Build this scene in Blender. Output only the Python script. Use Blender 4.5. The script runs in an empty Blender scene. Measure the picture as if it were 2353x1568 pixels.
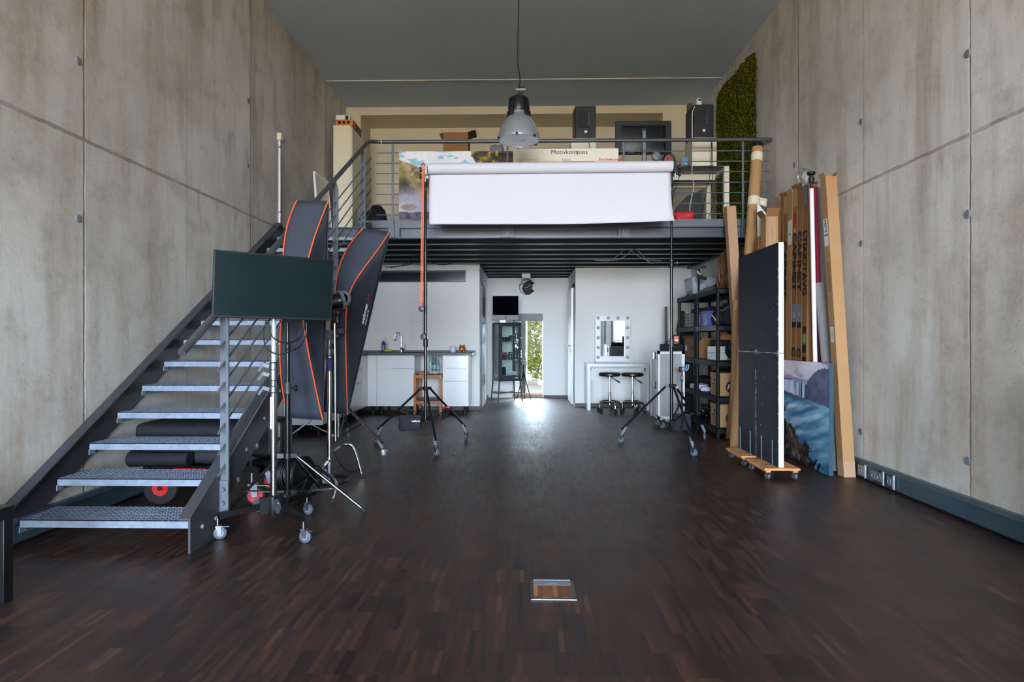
import bpy, bmesh, math, random
from mathutils import Vector, Matrix
random.seed(7)
S = bpy.context.scene
COL = S.collection
# ------------------------------------------------------------------ camera
FPX, CXP, HOR, EYE = 1400.0, 1176.5, 780.0, 1.15      # focal length in pixels, image centre, horizon row, eye height
YAW = math.atan(0.0204)
CS, SN = math.cos(YAW), math.sin(YAW)
cam = bpy.data.cameras.new('camera'); cam_o = bpy.data.objects.new('camera', cam); COL.objects.link(cam_o)
cam.sensor_fit = 'HORIZONTAL'; cam.sensor_width = 36.0; cam.lens = 36.0*FPX/2353.0
cam.shift_y = (HOR-784.0)/2353.0; cam.clip_start = 0.05; cam.clip_end = 200
cam_o.location = (0, 0, EYE); cam_o.rotation_euler = (math.pi/2, 0, YAW)
S.camera = cam_o
# ------------------------------------------------------------------ view, world, light
S.view_settings.view_transform = 'Standard'; S.view_settings.look = 'None'
S.view_settings.gamma = 1.0; S.view_settings.use_curve_mapping = False
S.view_settings.exposure = 3.2
S.cycles.max_bounces = 8; S.cycles.diffuse_bounces = 5; S.cycles.glossy_bounces = 4
S.cycles.transmission_bounces = 6; S.cycles.transparent_max_bounces = 12
S.cycles.sample_clamp_indirect = 6.0; S.cycles.caustics_reflective = False; S.cycles.caustics_refractive = False
W = bpy.data.worlds.new('sky'); S.world = W; W.use_nodes = True
wn = W.node_tree; wn.nodes.clear()
w_out = wn.nodes.new('ShaderNodeOutputWorld'); w_bg = wn.nodes.new('ShaderNodeBackground')
w_tc = wn.nodes.new('ShaderNodeTexCoord'); w_sep = wn.nodes.new('ShaderNodeSeparateXYZ'); w_r = wn.nodes.new('ShaderNodeValToRGB')
wn.links.new(w_tc.outputs['Generated'], w_sep.inputs[0]); wn.links.new(w_sep.outputs['Z'], w_r.inputs[0])
wn.links.new(w_r.outputs[0], w_bg.inputs[0]); wn.links.new(w_bg.outputs[0], w_out.inputs[0])
w_r.color_ramp.elements[0].position = 0.0; w_r.color_ramp.elements[0].color = (0.74, 0.86, 1.0, 1)
w_r.color_ramp.elements[1].position = 0.6; w_r.color_ramp.elements[1].color = (0.60, 0.80, 1.0, 1)
w_bg.inputs[1].default_value = 7.0
def area(name, loc, rot, sx, sy, power, col, portal=False, spread=180):
    l = bpy.data.lights.new(name, 'AREA'); l.shape = 'RECTANGLE'; l.size = sx; l.size_y = sy
    l.energy = power; l.color = col; l.spread = math.radians(spread)
    if portal: l.cycles.is_portal = True
    o = bpy.data.objects.new(name, l); COL.objects.link(o); o.location = loc; o.rotation_euler = rot
    return o
# sky light through the glazed front behind the camera and through the small window at the back
area('front_daylight', (-0.25, -6.5, 1.80), (math.pi/2, 0, 0), 4.9, 3.45, 1, (1, 1, 1), portal=True)
area('back_daylight', (0.09, 12.25, 0.87), (-math.pi/2, 0, 0), 0.62, 1.55, 1, (1, 1, 1), portal=True)
# ------------------------------------------------------------------ picture <-> place helpers
def at(u, v, Y):
    t = (u-CXP)/FPX; X = Y*(t*CS-SN)/(CS+t*SN); zc = -X*SN+Y*CS
    return Vector((X, Y, EYE+(HOR-v)/FPX*zc))
def atX(u, v, X):
    t = (u-CXP)/FPX; Y = X*(CS+t*SN)/(t*CS-SN); zc = -X*SN+Y*CS
    return Vector((X, Y, EYE+(HOR-v)/FPX*zc))
def fl(u, v, z=0.0):
    zc = FPX*(EYE-z)/(v-HOR); xc = (u-CXP)/FPX*zc
    return Vector((xc*CS-zc*SN, xc*SN+zc*CS, z))
# ------------------------------------------------------------------ mesh helpers
OFF = {}
def lin(c):
    return tuple(((x/255.0)/12.92 if x/255.0 <= 0.04045 else ((x/255.0+0.055)/1.055)**2.4) for x in c)
class MB:
    def __init__(s): s.v = []; s.f = []
    def add(s, vs, fs):
        n = len(s.v); s.v += [Vector(p) for p in vs]; s.f += [tuple(i+n for i in f) for f in fs]; return s
    def hexa(s, b, t):
        return s.add(list(b)+list(t), [(3,2,1,0),(4,5,6,7),(0,1,5,4),(1,2,6,5),(2,3,7,6),(3,0,4,7)])
    def box(s, x0, x1, y0, y1, z0, z1):
        return s.hexa([(x0,y0,z0),(x1,y0,z0),(x1,y1,z0),(x0,y1,z0)], [(x0,y0,z1),(x1,y0,z1),(x1,y1,z1),(x0,y1,z1)])
    def cbox(s, c, sx, sy, sz, rz=0.0):
        R = Matrix.Rotation(rz, 3, 'Z'); c = Vector(c)
        q = [c+R@Vector((a*sx/2, b*sy/2, 0)) for a, b in ((-1,-1),(1,-1),(1,1),(-1,1))]
        return s.hexa([p-Vector((0,0,sz/2)) for p in q], [p+Vector((0,0,sz/2)) for p in q])
    def obox(s, c, a, b, d):
        c, a, b, d = map(Vector, (c, a, b, d))
        q = [c-a-b, c+a-b, c+a+b, c-a+b]
        return s.hexa([p-d for p in q], [p+d for p in q])
    def bar(s, p, q, w, h, up=(0,0,1)):
        p, q = Vector(p), Vector(q); d = (q-p).normalized(); a = d.cross(Vector(up))
        if a.length < 1e-5: a = Vector((1,0,0))
        a.normalize(); b = a.cross(d)
        return s.obox((p+q)/2, (q-p)/2, a*w/2, b*h/2)
    def prism(s, poly, e):
        e = Vector(e); n = len(poly); P = [Vector(p) for p in poly]
        return s.add(P+[p+e for p in P], [tuple(range(n))[::-1], tuple(range(n, 2*n))]+[(i,(i+1)%n,(i+1)%n+n,i+n) for i in range(n)])
    def tube(s, pts, r, n=8, closed=False, caps=True):
        P = [Vector(p) for p in pts]; m = len(P); rr = r if isinstance(r, (list, tuple)) else [r]*m
        T = []
        for i in range(m):
            a = P[i-1] if (i > 0 or closed) else P[i]; b = P[(i+1) % m] if (i < m-1 or closed) else P[i]
            d = b-a; T.append(d.normalized() if d.length > 1e-9 else Vector((0,0,1)))
        x = T[0].cross(Vector((0,0,1)))
        if x.length < 1e-3: x = T[0].cross(Vector((0,1,0)))
        x.normalize(); vs = []
        for i in range(m):
            x = x-T[i]*x.dot(T[i])
            if x.length < 1e-6: x = T[i].orthogonal()
            x.normalize(); y = T[i].cross(x)
            vs += [P[i]+(x*math.cos(2*math.pi*k/n)+y*math.sin(2*math.pi*k/n))*rr[i] for k in range(n)]
        fs = []
        for i in range(m if closed else m-1):
            j = (i+1) % m
            fs += [(i*n+k, i*n+(k+1) % n, j*n+(k+1) % n, j*n+k) for k in range(n)]
        if caps and not closed: fs += [tuple(range(n))[::-1], tuple((m-1)*n+k for k in range(n))]
        return s.add(vs, fs)
    def lathe(s, prof, c=(0,0,0), ax=(0,0,1), n=24, ring=False):
        c, ax = Vector(c), Vector(ax).normalized(); x = ax.orthogonal().normalized(); y = ax.cross(x); vs = []
        for r, h in prof:
            vs += [c+ax*h+(x*math.cos(2*math.pi*k/n)+y*math.sin(2*math.pi*k/n))*max(r, 1e-5) for k in range(n)]
        m = len(prof); fs = []
        for i in range(m-1): fs += [(i*n+k, i*n+(k+1) % n, (i+1)*n+(k+1) % n, (i+1)*n+k) for k in range(n)]
        if ring: fs += [((m-1)*n+k, (m-1)*n+(k+1) % n, (k+1) % n, k) for k in range(n)]; return s.add(vs, fs)
        if prof[0] == prof[-1]: return s.add(vs, fs)
        if prof[0][0] > 1e-4: fs.append(tuple(range(n))[::-1])
        if prof[-1][0] > 1e-4: fs.append(tuple((m-1)*n+k for k in range(n)))
        return s.add(vs, fs)
    def disc(s, c, ax, r, h, n=20): return s.lathe([(r, -h/2), (r, h/2)], c, ax, n)
    def ball(s, c, r, n=14, sc=(1,1,1)):
        m = n//2; vs = []; fs = []
        for i in range(m+1):
            a = math.pi*i/m
            for k in range(n):
                b = 2*math.pi*k/n
                vs.append(Vector(c)+Vector((r*sc[0]*math.sin(a)*math.cos(b), r*sc[1]*math.sin(a)*math.sin(b), r*sc[2]*math.cos(a))))
        for i in range(m): fs += [(i*n+k, (i+1)*n+k, (i+1)*n+(k+1) % n, i*n+(k+1) % n) for k in range(n)]
        return s.add(vs, fs)
    def grid(s, fn, nu, nv):
        vs = [fn(i/nu, j/nv) for j in range(nv+1) for i in range(nu+1)]
        return s.add(vs, [(j*(nu+1)+i, j*(nu+1)+i+1, (j+1)*(nu+1)+i+1, (j+1)*(nu+1)+i) for j in range(nv) for i in range(nu)])
    def build(s, name, mat, parent=None, smooth=True, bevel=0, solid=0, fixn=True, keep=False, sub=0, label=None, angle=35):
        if parent is not None:
            r = parent
            while r.parent: r = r.parent
            off = OFF.get(r.name, Vector((0,0,0)))
        elif keep: off = Vector((0,0,0))
        else:
            xs, ys, zs = [p.x for p in s.v], [p.y for p in s.v], [p.z for p in s.v]
            off = Vector(((min(xs)+max(xs))/2, (min(ys)+max(ys))/2, min(zs)))
        me = bpy.data.meshes.new(name); me.from_pydata([tuple(p-off) for p in s.v], [], s.f); me.validate()
        if fixn:
            b = bmesh.new(); b.from_mesh(me); bmesh.ops.remove_doubles(b, verts=b.verts, dist=1e-6)
            bmesh.ops.recalc_face_normals(b, faces=b.faces); b.to_mesh(me); b.free()
        me.materials.append(mat)
        if smooth:
            for p in me.polygons: p.use_smooth = True
            me.set_sharp_from_angle(angle=math.radians(angle))
        o = bpy.data.objects.new(name, me); COL.objects.link(o); o.parent = parent
        if parent is None:
            o.location = off; OFF[o.name] = off
        if solid:
            m = o.modifiers.new('thickness', 'SOLIDIFY'); m.thickness = solid; m.offset = 0
        if bevel:
            m = o.modifiers.new('soft_edges', 'BEVEL'); m.width = bevel; m.segments = 2; m.limit_method = 'ANGLE'; m.angle_limit = math.radians(40)
        if sub:
            m = o.modifiers.new('smooth_form', 'SUBSURF'); m.levels = sub; m.render_levels = sub
        if label: o['label'] = label
        return o
def tag(o, label, cat, group=None):
    o['label'] = label; o['category'] = cat
    if group: o['group'] = group
    return o
def thing(name, label, cat, loc=(0,0,0), group=None, world=True):
    o = bpy.data.objects.new(name, None); COL.objects.link(o); o.empty_display_size = 0.1; o.location = loc
    OFF[o.name] = Vector(loc) if world else Vector((0,0,0))
    return tag(o, label, cat, group)
def struct(o): o['kind'] = 'structure'; return o
def dup(root, loc, rz=None, label=None):
    def cp(o, par):
        c = o.copy(); COL.objects.link(c); c.parent = par
        for ch in [x for x in KIDS.get(o.name, [])]: cp(ch, c)
        return c
    KIDS.clear()
    for o in COL.objects:
        if o.parent: KIDS.setdefault(o.parent.name, []).append(o)
    r = cp(root, None); r.location = loc
    if rz is not None: r.rotation_euler = (0, 0, rz)
    if label: r['label'] = label
    return r
KIDS = {}
def lettering(txt, size, o, ux, uy, parent, mat, name='lettering', ext=0.0006, align='LEFT', xs=1.0, shear=0.0, bold=0.0):
    cu = bpy.data.curves.new('t', 'FONT'); cu.body = txt; cu.size = size; cu.extrude = ext; cu.align_x = align; cu.shear = shear; cu.offset = bold
    tmp = bpy.data.objects.new('t', cu); me = bpy.data.meshes.new_from_object(tmp); bpy.data.objects.remove(tmp); bpy.data.curves.remove(cu)
    o, ux, uy = Vector(o), Vector(ux).normalized(), Vector(uy).normalized(); uz = ux.cross(uy)
    mb = MB(); mb.add([o+ux*(v.co.x*xs)+uy*v.co.y+uz*v.co.z for v in me.vertices], [tuple(p.vertices) for p in me.polygons])
    bpy.data.meshes.remove(me)
    return mb.build(name, mat, parent, smooth=False, fixn=False)
def bez(P, n):
    P = [Vector(p) for p in P]; out = []
    for i in range(n+1):
        t = i/n; Q = P[:]
        while len(Q) > 1: Q = [a.lerp(b, t) for a, b in zip(Q, Q[1:])]
        out.append(Q[0])
    return out
def spline(P, k=6):
    P = [Vector(p) for p in P]; out = []
    for i in range(len(P)-1):
        a, b, c, d = P[max(i-1, 0)], P[i], P[i+1], P[min(i+2, len(P)-1)]
        for j in range(k):
            t = j/k
            out.append(0.5*((2*b)+(c-a)*t+(2*a-5*b+4*c-d)*t*t+(3*b-a-3*c+d)*t**3))
    return out+[P[-1]]
# ------------------------------------------------------------------ materials
class G:
    def __init__(s, name):
        s.m = bpy.data.materials.new(name); s.m.use_nodes = True; s.t = s.m.node_tree; s.t.nodes.clear()
        s.out = s.n('ShaderNodeOutputMaterial')
    def n(s, ty, **k):
        x = s.t.nodes.new(ty)
        for a, b in k.items(): setattr(x, a, b)
        return x
    def set(s, sock, val):
        if isinstance(val, bpy.types.NodeSocket): s.t.links.new(val, sock)
        elif isinstance(val, (tuple, list)) and len(val) == 3 and sock.type == 'RGBA': sock.default_value = (*val, 1)
        else: sock.default_value = val
    def pos(s): return s.n('ShaderNodeNewGeometry').outputs['Position']
    def obj(s): return s.n('ShaderNodeTexCoord').outputs['Object']
    def math(s, op, a, b=0.0, c=None):
        x = s.n('ShaderNodeMath', operation=op); s.set(x.inputs[0], a); s.set(x.inputs[1], b)
        if c is not None: s.set(x.inputs[2], c)
        return x.outputs[0]
    def sep(s, v): x = s.n('ShaderNodeSeparateXYZ'); s.set(x.inputs[0], v); return x.outputs
    def comb(s, a, b, c):
        x = s.n('ShaderNodeCombineXYZ'); s.set(x.inputs[0], a); s.set(x.inputs[1], b); s.set(x.inputs[2], c); return x.outputs[0]
    def mul(s, v, sc):
        x = s.n('ShaderNodeVectorMath', operation='MULTIPLY'); s.set(x.inputs[0], v); x.inputs[1].default_value = sc; return x.outputs[0]
    def noise(s, v, sc, det=3.0, rough=0.55):
        x = s.n('ShaderNodeTexNoise'); s.set(x.inputs['Vector'], v); x.inputs['Scale'].default_value = sc
        x.inputs['Detail'].default_value = det; x.inputs['Roughness'].default_value = rough; return x.outputs['Fac']
    def white(s, v): x = s.n('ShaderNodeTexWhiteNoise', noise_dimensions='3D'); s.set(x.inputs['Vector'], v); return x.outputs['Value']
    def voro(s, v, sc, feat='F1', out='Distance'):
        x = s.n('ShaderNodeTexVoronoi', feature=feat); s.set(x.inputs['Vector'], v); x.inputs['Scale'].default_value = sc; return x.outputs[out]
    def ramp(s, f, stops, interp='LINEAR'):
        x = s.n('ShaderNodeValToRGB'); s.set(x.inputs[0], f); r = x.color_ramp; r.interpolation = interp
        while len(r.elements) < len(stops): r.elements.new(0.5)
        for e, (p, c) in zip(r.elements, stops): e.position = p; e.color = (*c, 1) if len(c) == 3 else c
        return x.outputs[0]
    def step(s, f, a, b):
        x = s.n('ShaderNodeMapRange'); s.set(x.inputs[0], f); x.inputs[1].default_value = a; x.inputs[2].default_value = b; x.clamp = True; return x.outputs[0]
    def mix(s, f, a, b, mode='MIX'):
        x = s.n('ShaderNodeMix', data_type='RGBA', blend_type=mode); s.set(x.inputs[0], f); s.set(x.inputs[6], a); s.set(x.inputs[7], b); return x.outputs[2]
    def bsdf(s, col, rough=0.5, metal=0.0, spec=0.5, bump=None, bstr=0.2, bdist=0.01, **k):
        p = s.n('ShaderNodeBsdfPrincipled'); s.set(p.inputs['Base Color'], col); s.set(p.inputs['Roughness'], rough)
        s.set(p.inputs['Metallic'], metal); p.inputs['Specular IOR Level'].default_value = spec
        for a, b in k.items(): s.set(p.inputs[a.replace('_', ' ')], b)
        if bump is not None:
            x = s.n('ShaderNodeBump'); x.inputs['Strength'].default_value = bstr; x.inputs['Distance'].default_value = bdist
            s.set(x.inputs['Height'], bump); s.t.links.new(x.outputs[0], p.inputs['Normal'])
        s.t.links.new(p.outputs[0], s.out.inputs[0]); return p
def M(name, c, rough=0.5, metal=0.0, var=0.12, sc=6.0, bump=0.0, bsc=60.0, spec=0.5, **k):
    """plain painted / plastic / fabric material with a little procedural variation in colour and gloss"""
    g = G(name); v = g.obj(); n = g.noise(v, sc, 4.0); L = lin(c)
    col = g.mix(n, tuple(x*(1-var) for x in L), tuple(min(1, x*(1+var)) for x in L))
    r = g.math('MULTIPLY_ADD', n, 0.12, rough-0.06)
    g.bsdf(col, r, metal, spec, g.noise(v, bsc, 2.0) if bump else None, bump, 0.004, **k)
    return g.m
# ------------------------------------------------------------------ setting materials
def concrete(name, flip):
    g = G(name); p = g.pos(); x, y, z = g.sep(p)
    yz = g.comb(y, z, flip)
    big = g.noise(yz, 0.55, 4.0, 0.6)
    streak = g.noise(g.comb(g.math('MULTIPLY', y, 2.2), g.math('MULTIPLY', z, 0.28), flip), 1.6, 5.0, 0.62)
    fine = g.noise(yz, 22.0, 5.0, 0.65); mid = g.noise(yz, 4.0, 5.0, 0.62)
    col = g.ramp(big, [(0.30, lin((172,166,155))), (0.52, lin((210,206,199))), (0.72, lin((229,227,224)))])
    col = g.mix(g.math('MULTIPLY', g.step(streak, 0.47, 0.78), 0.9), col, lin((146,124,94)))
    col = g.mix(g.math('MULTIPLY', g.step(mid, 0.52, 0.72), 0.42), col, lin((136,126,112)))
    col = g.mix(g.math('MULTIPLY', g.step(fine, 0.35, 0.75), 0.30), col, lin((220,218,214)))
    # casting pores
    pore = g.math('LESS_THAN', g.voro(yz, 17.0), 0.075); col = g.mix(g.math('MULTIPLY', pore, 0.55), col, lin((88,82,72)))
    wob = g.math('MULTIPLY', g.math('SUBTRACT', g.noise(yz, 9.0, 3.0), 0.5), 0.016)
    ya = g.math('ADD', g.math('SUBTRACT', y, 3.93), wob)
    def line(per, w, off=0.0):
        m = g.math('PINGPONG', g.math('ADD', ya, off), per/2); return g.step(m, w, w*0.35)
    strong = line(2.43, 0.011); faint = line(2.43, 0.006, 1.215)
    za = g.math('ABSOLUTE', g.math('SUBTRACT', g.math('ADD', z, wob), 2.455)); hor = g.step(za, 0.014, 0.005)
    brk = g.step(g.noise(yz, 5.0, 4.0, 0.7), 0.36, 0.55)
    joint = g.math('MAXIMUM', g.math('MULTIPLY', g.math('MAXIMUM', strong, hor), g.math('MULTIPLY_ADD', brk, 0.5, 0.5)), g.math('MULTIPLY', faint, 0.45))
    jc = g.mix(g.step(g.noise(yz, 2.2, 3.0), 0.45, 0.62), lin((112,101,84)), lin((142,112,74)))
    col = g.mix(g.math('MULTIPLY', joint, 0.62), col, jc)
    # rust runs close to the joints
    near = g.math('MAXIMUM', g.step(g.math('PINGPONG', ya, 1.215), 0.10, 0.0), g.math('MULTIPLY', g.step(g.math('ABSOLUTE', g.math('SUBTRACT', z, 2.36)), 0.16, 0.0), 0.8))
    runs = g.step(g.noise(g.comb(g.math('MULTIPLY', y, 14.0), g.math('MULTIPLY', z, 1.4), flip), 1.0, 3.0), 0.56, 0.74)
    col = g.mix(g.math('MULTIPLY', g.math('MULTIPLY', near, runs), 0.6), col, lin((140,98,52)))
    h = g.math('ADD', g.math('MULTIPLY', fine, 0.25), g.math('ADD', g.math('MULTIPLY', joint, -0.9), g.math('MULTIPLY', pore, -0.4)))
    g.bsdf(col, g.math('MULTIPLY_ADD', mid, 0.2, 0.55), 0, 0.35, h, 0.5, 0.02)
    return g.m
def parquet(name, dark=True):
    g = G(name); x, y, z = g.sep(g.pos())
    row = g.math('FLOOR', g.math('DIVIDE', y, 0.160)); shift = g.math('MULTIPLY', g.white(g.comb(row, 3.0, 1.0)), 0.08)
    xs = g.math('DIVIDE', g.math('ADD', x, shift), 0.0225); colm = g.math('FLOOR', xs)
    a = g.white(g.comb(colm, row, 0.0)); grp = g.white(g.comb(g.math('FLOOR', g.math('DIVIDE', colm, 3.0)), row, 4.0))
    r = g.math('ADD', g.math('MULTIPLY', a, 0.62), g.math('MULTIPLY', grp, 0.38))
    grain = g.noise(g.comb(g.math('MULTIPLY', x, 130.0), g.math('MULTIPLY', y, 7.0), a), 1.0, 4.0, 0.7)
    fleck = g.step(g.noise(g.comb(g.math('MULTIPLY', x, 70.0), g.math('MULTIPLY', y, 26.0), g.math('MULTIPLY', a, 9.0)), 1.0, 3.0, 0.6), 0.63, 0.74)
    if dark: st = [(0.0, lin((30,21,19))), (0.30, lin((44,28,24))), (0.62, lin((59,37,29))), (0.86, lin((75,47,35))), (1.0, lin((90,60,43)))]
    else: st = [(0.0, lin((88,50,30))), (0.5, lin((120,72,42))), (1.0, lin((190,130,80)))]
    col = g.ramp(r, st)
    col = g.mix(g.math('MULTIPLY', g.step(grain, 0.35, 0.7), 0.45), col, g.mix(0.5, col, lin((18,13,13))))
    col = g.mix(g.math('MULTIPLY', fleck, 0.42), col, lin((112,74,46)))
    fx = g.math('PINGPONG', xs, 0.5); fy = g.math('PINGPONG', g.math('DIVIDE', y, 0.160), 0.5)
    gap = g.math('MAXIMUM', g.step(fx, 0.035, 0.0), g.step(fy, 0.008, 0.0))
    col = g.mix(g.math('MULTIPLY', gap, 0.6), col, lin((16,12,13)))
    seam = g.step(g.math('ABSOLUTE', g.math('SUBTRACT', y, 2.795)), 0.0035, 0.002)
    if dark: col = g.mix(seam, col, lin((22,24,32)))
    dust = g.noise(g.comb(x, y, 0.0), 1.3, 4.0)
    rough = g.math('ADD', g.math('MULTIPLY_ADD', dust, 0.16, 0.30), g.math('MULTIPLY', a, 0.10))
    h = g.math('ADD', g.math('MULTIPLY', a, 0.30), g.math('ADD', g.math('MULTIPLY', grain, 0.25), g.math('MULTIPLY', gap, -0.6)))
    g.bsdf(col, rough, 0, 0.5, h, 0.22, 0.003)
    return g.m
def plaster(name, c, bump=0.12):
    g = G(name); p = g.pos(); n = g.noise(p, 1.2, 4.0); f = g.noise(p, 140.0, 2.0); L = lin(c)
    g.bsdf(g.mix(n, tuple(v*0.96 for v in L), tuple(min(1, v*1.03) for v in L)), 0.7, 0, 0.3, f, bump, 0.003); return g.m
def glass_mat(name, tint=(1,1,1), ior=1.08, rough=0.0):
    g = G(name); t = g.n('ShaderNodeBsdfTransparent'); t.inputs[0].default_value = (*tint, 1)
    s = g.n('ShaderNodeBsdfGlossy'); s.inputs['Roughness'].default_value = rough; s.inputs[0].default_value = (1, 1, 1, 1)
    f = g.n('ShaderNodeFresnel'); f.inputs[0].default_value = ior
    n = g.noise(g.pos(), 2.0); k = g.math('MULTIPLY', f.outputs[0], g.math('MULTIPLY_ADD', n, 0.1, 0.9))
    m = g.n('ShaderNodeMixShader'); g.set(m.inputs[0], k); g.t.links.new(t.outputs[0], m.inputs[1]); g.t.links.new(s.outputs[0], m.inputs[2])
    g.t.links.new(m.outputs[0], g.out.inputs[0]); return g.m
def cardboard(name, c):
    g = G(name); v = g.obj(); L = lin(c)
    n = g.noise(v, 3.0, 4.0); fib = g.noise(g.mul(v, (60, 60, 8)), 1.0, 3.0)
    col = g.mix(n, tuple(x*0.86 for x in L), tuple(min(1, x*1.10) for x in L))
    col = g.mix(g.math('MULTIPLY', fib, 0.25), col, tuple(x*0.72 for x in L))
    g.bsdf(col, 0.72, 0, 0.25, fib, 0.15, 0.002); return g.m
def wood(name, c, ax=2):
    g = G(name); v = g.obj(); L = lin(c); sc = [40, 40, 40]; sc[ax] = 3
    n = g.noise(g.mul(v, tuple(sc)), 1.0, 4.0, 0.65)
    g.bsdf(g.mix(n, tuple(x*0.62 for x in L), tuple(min(1, x*1.2) for x in L)), 0.5, 0, 0.4, n, 0.15, 0.002); return g.m
def fabric(name, c, var=0.3):
    g = G(name); v = g.obj(); L = lin(c); n = g.noise(v, 5.0, 5.0, 0.65); w = g.noise(v, 240.0, 2.0); cr = g.noise(g.mul(v, (6, 6, 2)), 1.0, 4.0)
    col = g.mix(n, tuple(x*(1-var) for x in L), tuple(min(1, x*(1+var)) for x in L))
    col = g.mix(g.math('MULTIPLY', g.step(w, 0.55, 0.8), 0.12), col, lin((120,126,138)))
    g.bsdf(col, 0.8, 0, 0.3, g.math('ADD', g.math('MULTIPLY', cr, 1.0), g.math('MULTIPLY', w, 0.15)), 0.5, 0.02); return g.m
def galvanised(name):
    g = G(name); v = g.pos(); s = g.voro(v, 38.0, 'F1', 'Color'); n = g.noise(v, 9.0, 4.0)
    col = g.mix(g.math('MULTIPLY', n, 0.8), lin((132,142,154)), lin((176,186,198)))
    col = g.mix(0.10, col, g.math('MULTIPLY', g.sep(s)[0], 0.8)); col = g.mix(1.0, col, lin((215,222,235)), 'MULTIPLY')
    g.bsdf(col, g.math('MULTIPLY_ADD', n, 0.3, 0.35), 0.3, 0.5, n, 0.1, 0.004); return g.m
def brushed(name, c, rough=0.25):
    g = G(name); v = g.obj(); n = g.noise(g.mul(v, (200, 200, 4)), 1.0, 3.0); L = lin(c)
    g.bsdf(g.mix(n, tuple(x*0.88 for x in L), L), g.math('MULTIPLY_ADD', n, 0.15, rough-0.05), 1.0, 0.5); return g.m
def moss_mat():
    g = G('moss'); p = g.pos(); a = g.noise(p, 14.0, 5.0, 0.7); b = g.voro(p, 45.0)
    col = g.ramp(a, [(0.3, lin((92,100,20))), (0.5, lin((150,152,34))), (0.7, lin((196,182,56)))])
    col = g.mix(g.step(b, 0.25, 0.7), col, lin((70,78,18)))
    g.bsdf(col, 0.9, 0, 0.1, b, 0.9, 0.05); return g.m
def printmat(name, gloss=0.5):
    g = G(name); a = g.n('ShaderNodeAttribute'); a.attribute_name = 'print'
    w = g.noise(g.obj(), 300.0, 2.0); g.bsdf(a.outputs['Color'], gloss, 0, 0.3, w, 0.08, 0.002); return g.m
def screen_mat(name, c, rough, spec=0.5, tint=(1,1,1,1)):
    g = G(name); n = g.noise(g.obj(), 4.0, 3.0); L = lin(c)
    g.bsdf(g.mix(n, tuple(x*0.8 for x in L), tuple(x*1.2 for x in L)), g.math('MULTIPLY_ADD', n, 0.06, rough), 0, spec, Specular_Tint=tint); return g.m
CONC_F = plaster('front_wall_plaster', (150,146,138)); CONC_L = concrete('concrete_left_wall', 3.7); CONC_R = concrete('concrete_right_wall', 11.3)
PARQ = parquet('dark_parquet'); PARQ2 = parquet('floor_box_parquet', False)
WHITEW = plaster('white_plaster', (226,226,225)); CREAMW = plaster('upper_wall_plaster', (205,196,174)); CEILM = plaster('ceiling_paint', (186,202,224))
GLASS = glass_mat('clear_glass'); CABGLASS = glass_mat('cabinet_glass', (0.90,0.94,0.93), 1.16)
STEEL = M('blue_grey_steel', (88,95,106), 0.42, 0.0, 0.14, 3.0, 0.05, 60, 0.5)
STEELD = M('dark_steel', (58,60,66), 0.42, 0.0, 0.12, 3.0, 0.05, 60, 0.5)
RAILM = M('brown_grey_handrail', (84,84,86), 0.4, 0.3, 0.12, 3.0)
BEAMM = M('mezzanine_steel', (74,80,88), 0.35, 0.35, 0.12, 2.0)
SHEET = M('trapezoidal_sheet_metal', (56,60,66), 0.34, 0.55, 0.12, 2.0)
TRUNK = M('trunking_metal', (82,104,116), 0.35, 0.5, 0.1, 3.0)
GALV = galvanised('galvanised_steel'); CHROME = brushed('chrome', (226,222,218), 0.12); ALU = brushed('brushed_aluminium', (176,180,182), 0.34)
LAMPM = M('satin_lamp_metal', (158,163,168), 0.34, 0.45, 0.06)
SILVER = M('silver_plastic', (176,184,190), 0.35, 0.3, 0.06); NICKEL = brushed('satin_nickel', (124,128,134), 0.42)
BLACK = M('black_plastic', (17,18,20), 0.4, 0, 0.2); BLACKM = M('black_metal_tube', (20,21,23), 0.25, 0.2, 0.15, 4.0, 0, 60, 0.6)
SHELFB = M('black_shelf_plastic', (24,26,29), 0.6, 0, 0.2, 6, 0, 60, 0.3)
RUBBER = M('black_rubber', (26,26,28), 0.75, 0, 0.25, 10.0, 0.2, 90); GREYD = M('dull_grey_metal', (80,84,90), 0.4, 0.4, 0.1); GREYP = M('grey_plastic', (120,124,130), 0.5, 0, 0.1)
GREYW = M('grey_caster_rubber', (74,78,90), 0.5, 0, 0.1); SOCK = M('pale_grey_socket', (112,122,130), 0.45, 0, 0.08)
WHITEP = M('white_lacquer', (226,228,230), 0.22, 0, 0.03, 3.0); CREAMP = M('cream_lacquer', (222,214,192), 0.35, 0, 0.04, 3.0)
PAPERW = M('white_background_paper', (220,221,232), 0.85, 0, 0.02, 2.0, 0.05, 200, 0.2)
ORANGE = M('orange_piping', (240,92,44), 0.6, 0, 0.1); ORANGEC = M('orange_chain', (255,104,54), 0.45, 0, 0.08)
RED = M('red_plastic', (206,22,34), 0.4, 0, 0.1); REDT = M('red_print', (200,40,48), 0.6)
SOFTB = fabric('softbox_fabric', (56,61,72), 0.25); SOFTS = fabric('softbox_side_fabric', (44,48,58), 0.25); NYLON = fabric('black_nylon', (34,37,44), 0.4)
BAGM = fabric('dark_bag_fabric', (26,28,34), 0.4)
CARD1 = cardboard('cardboard_tan', (176,136,96)); CARD2 = cardboard('cardboard_brown', (144,103,64)); CARD3 = cardboard('cardboard_pale', (184,148,118)); CARDB = cardboard('archive_box_card', (190,152,110))
OAK = wood('oiled_wood', (190,118,56)); OAKY = wood('oiled_wood_slat', (206,142,86), 0); DWOOD = wood('dark_brown_wood', (86,56,36), 0)
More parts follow.
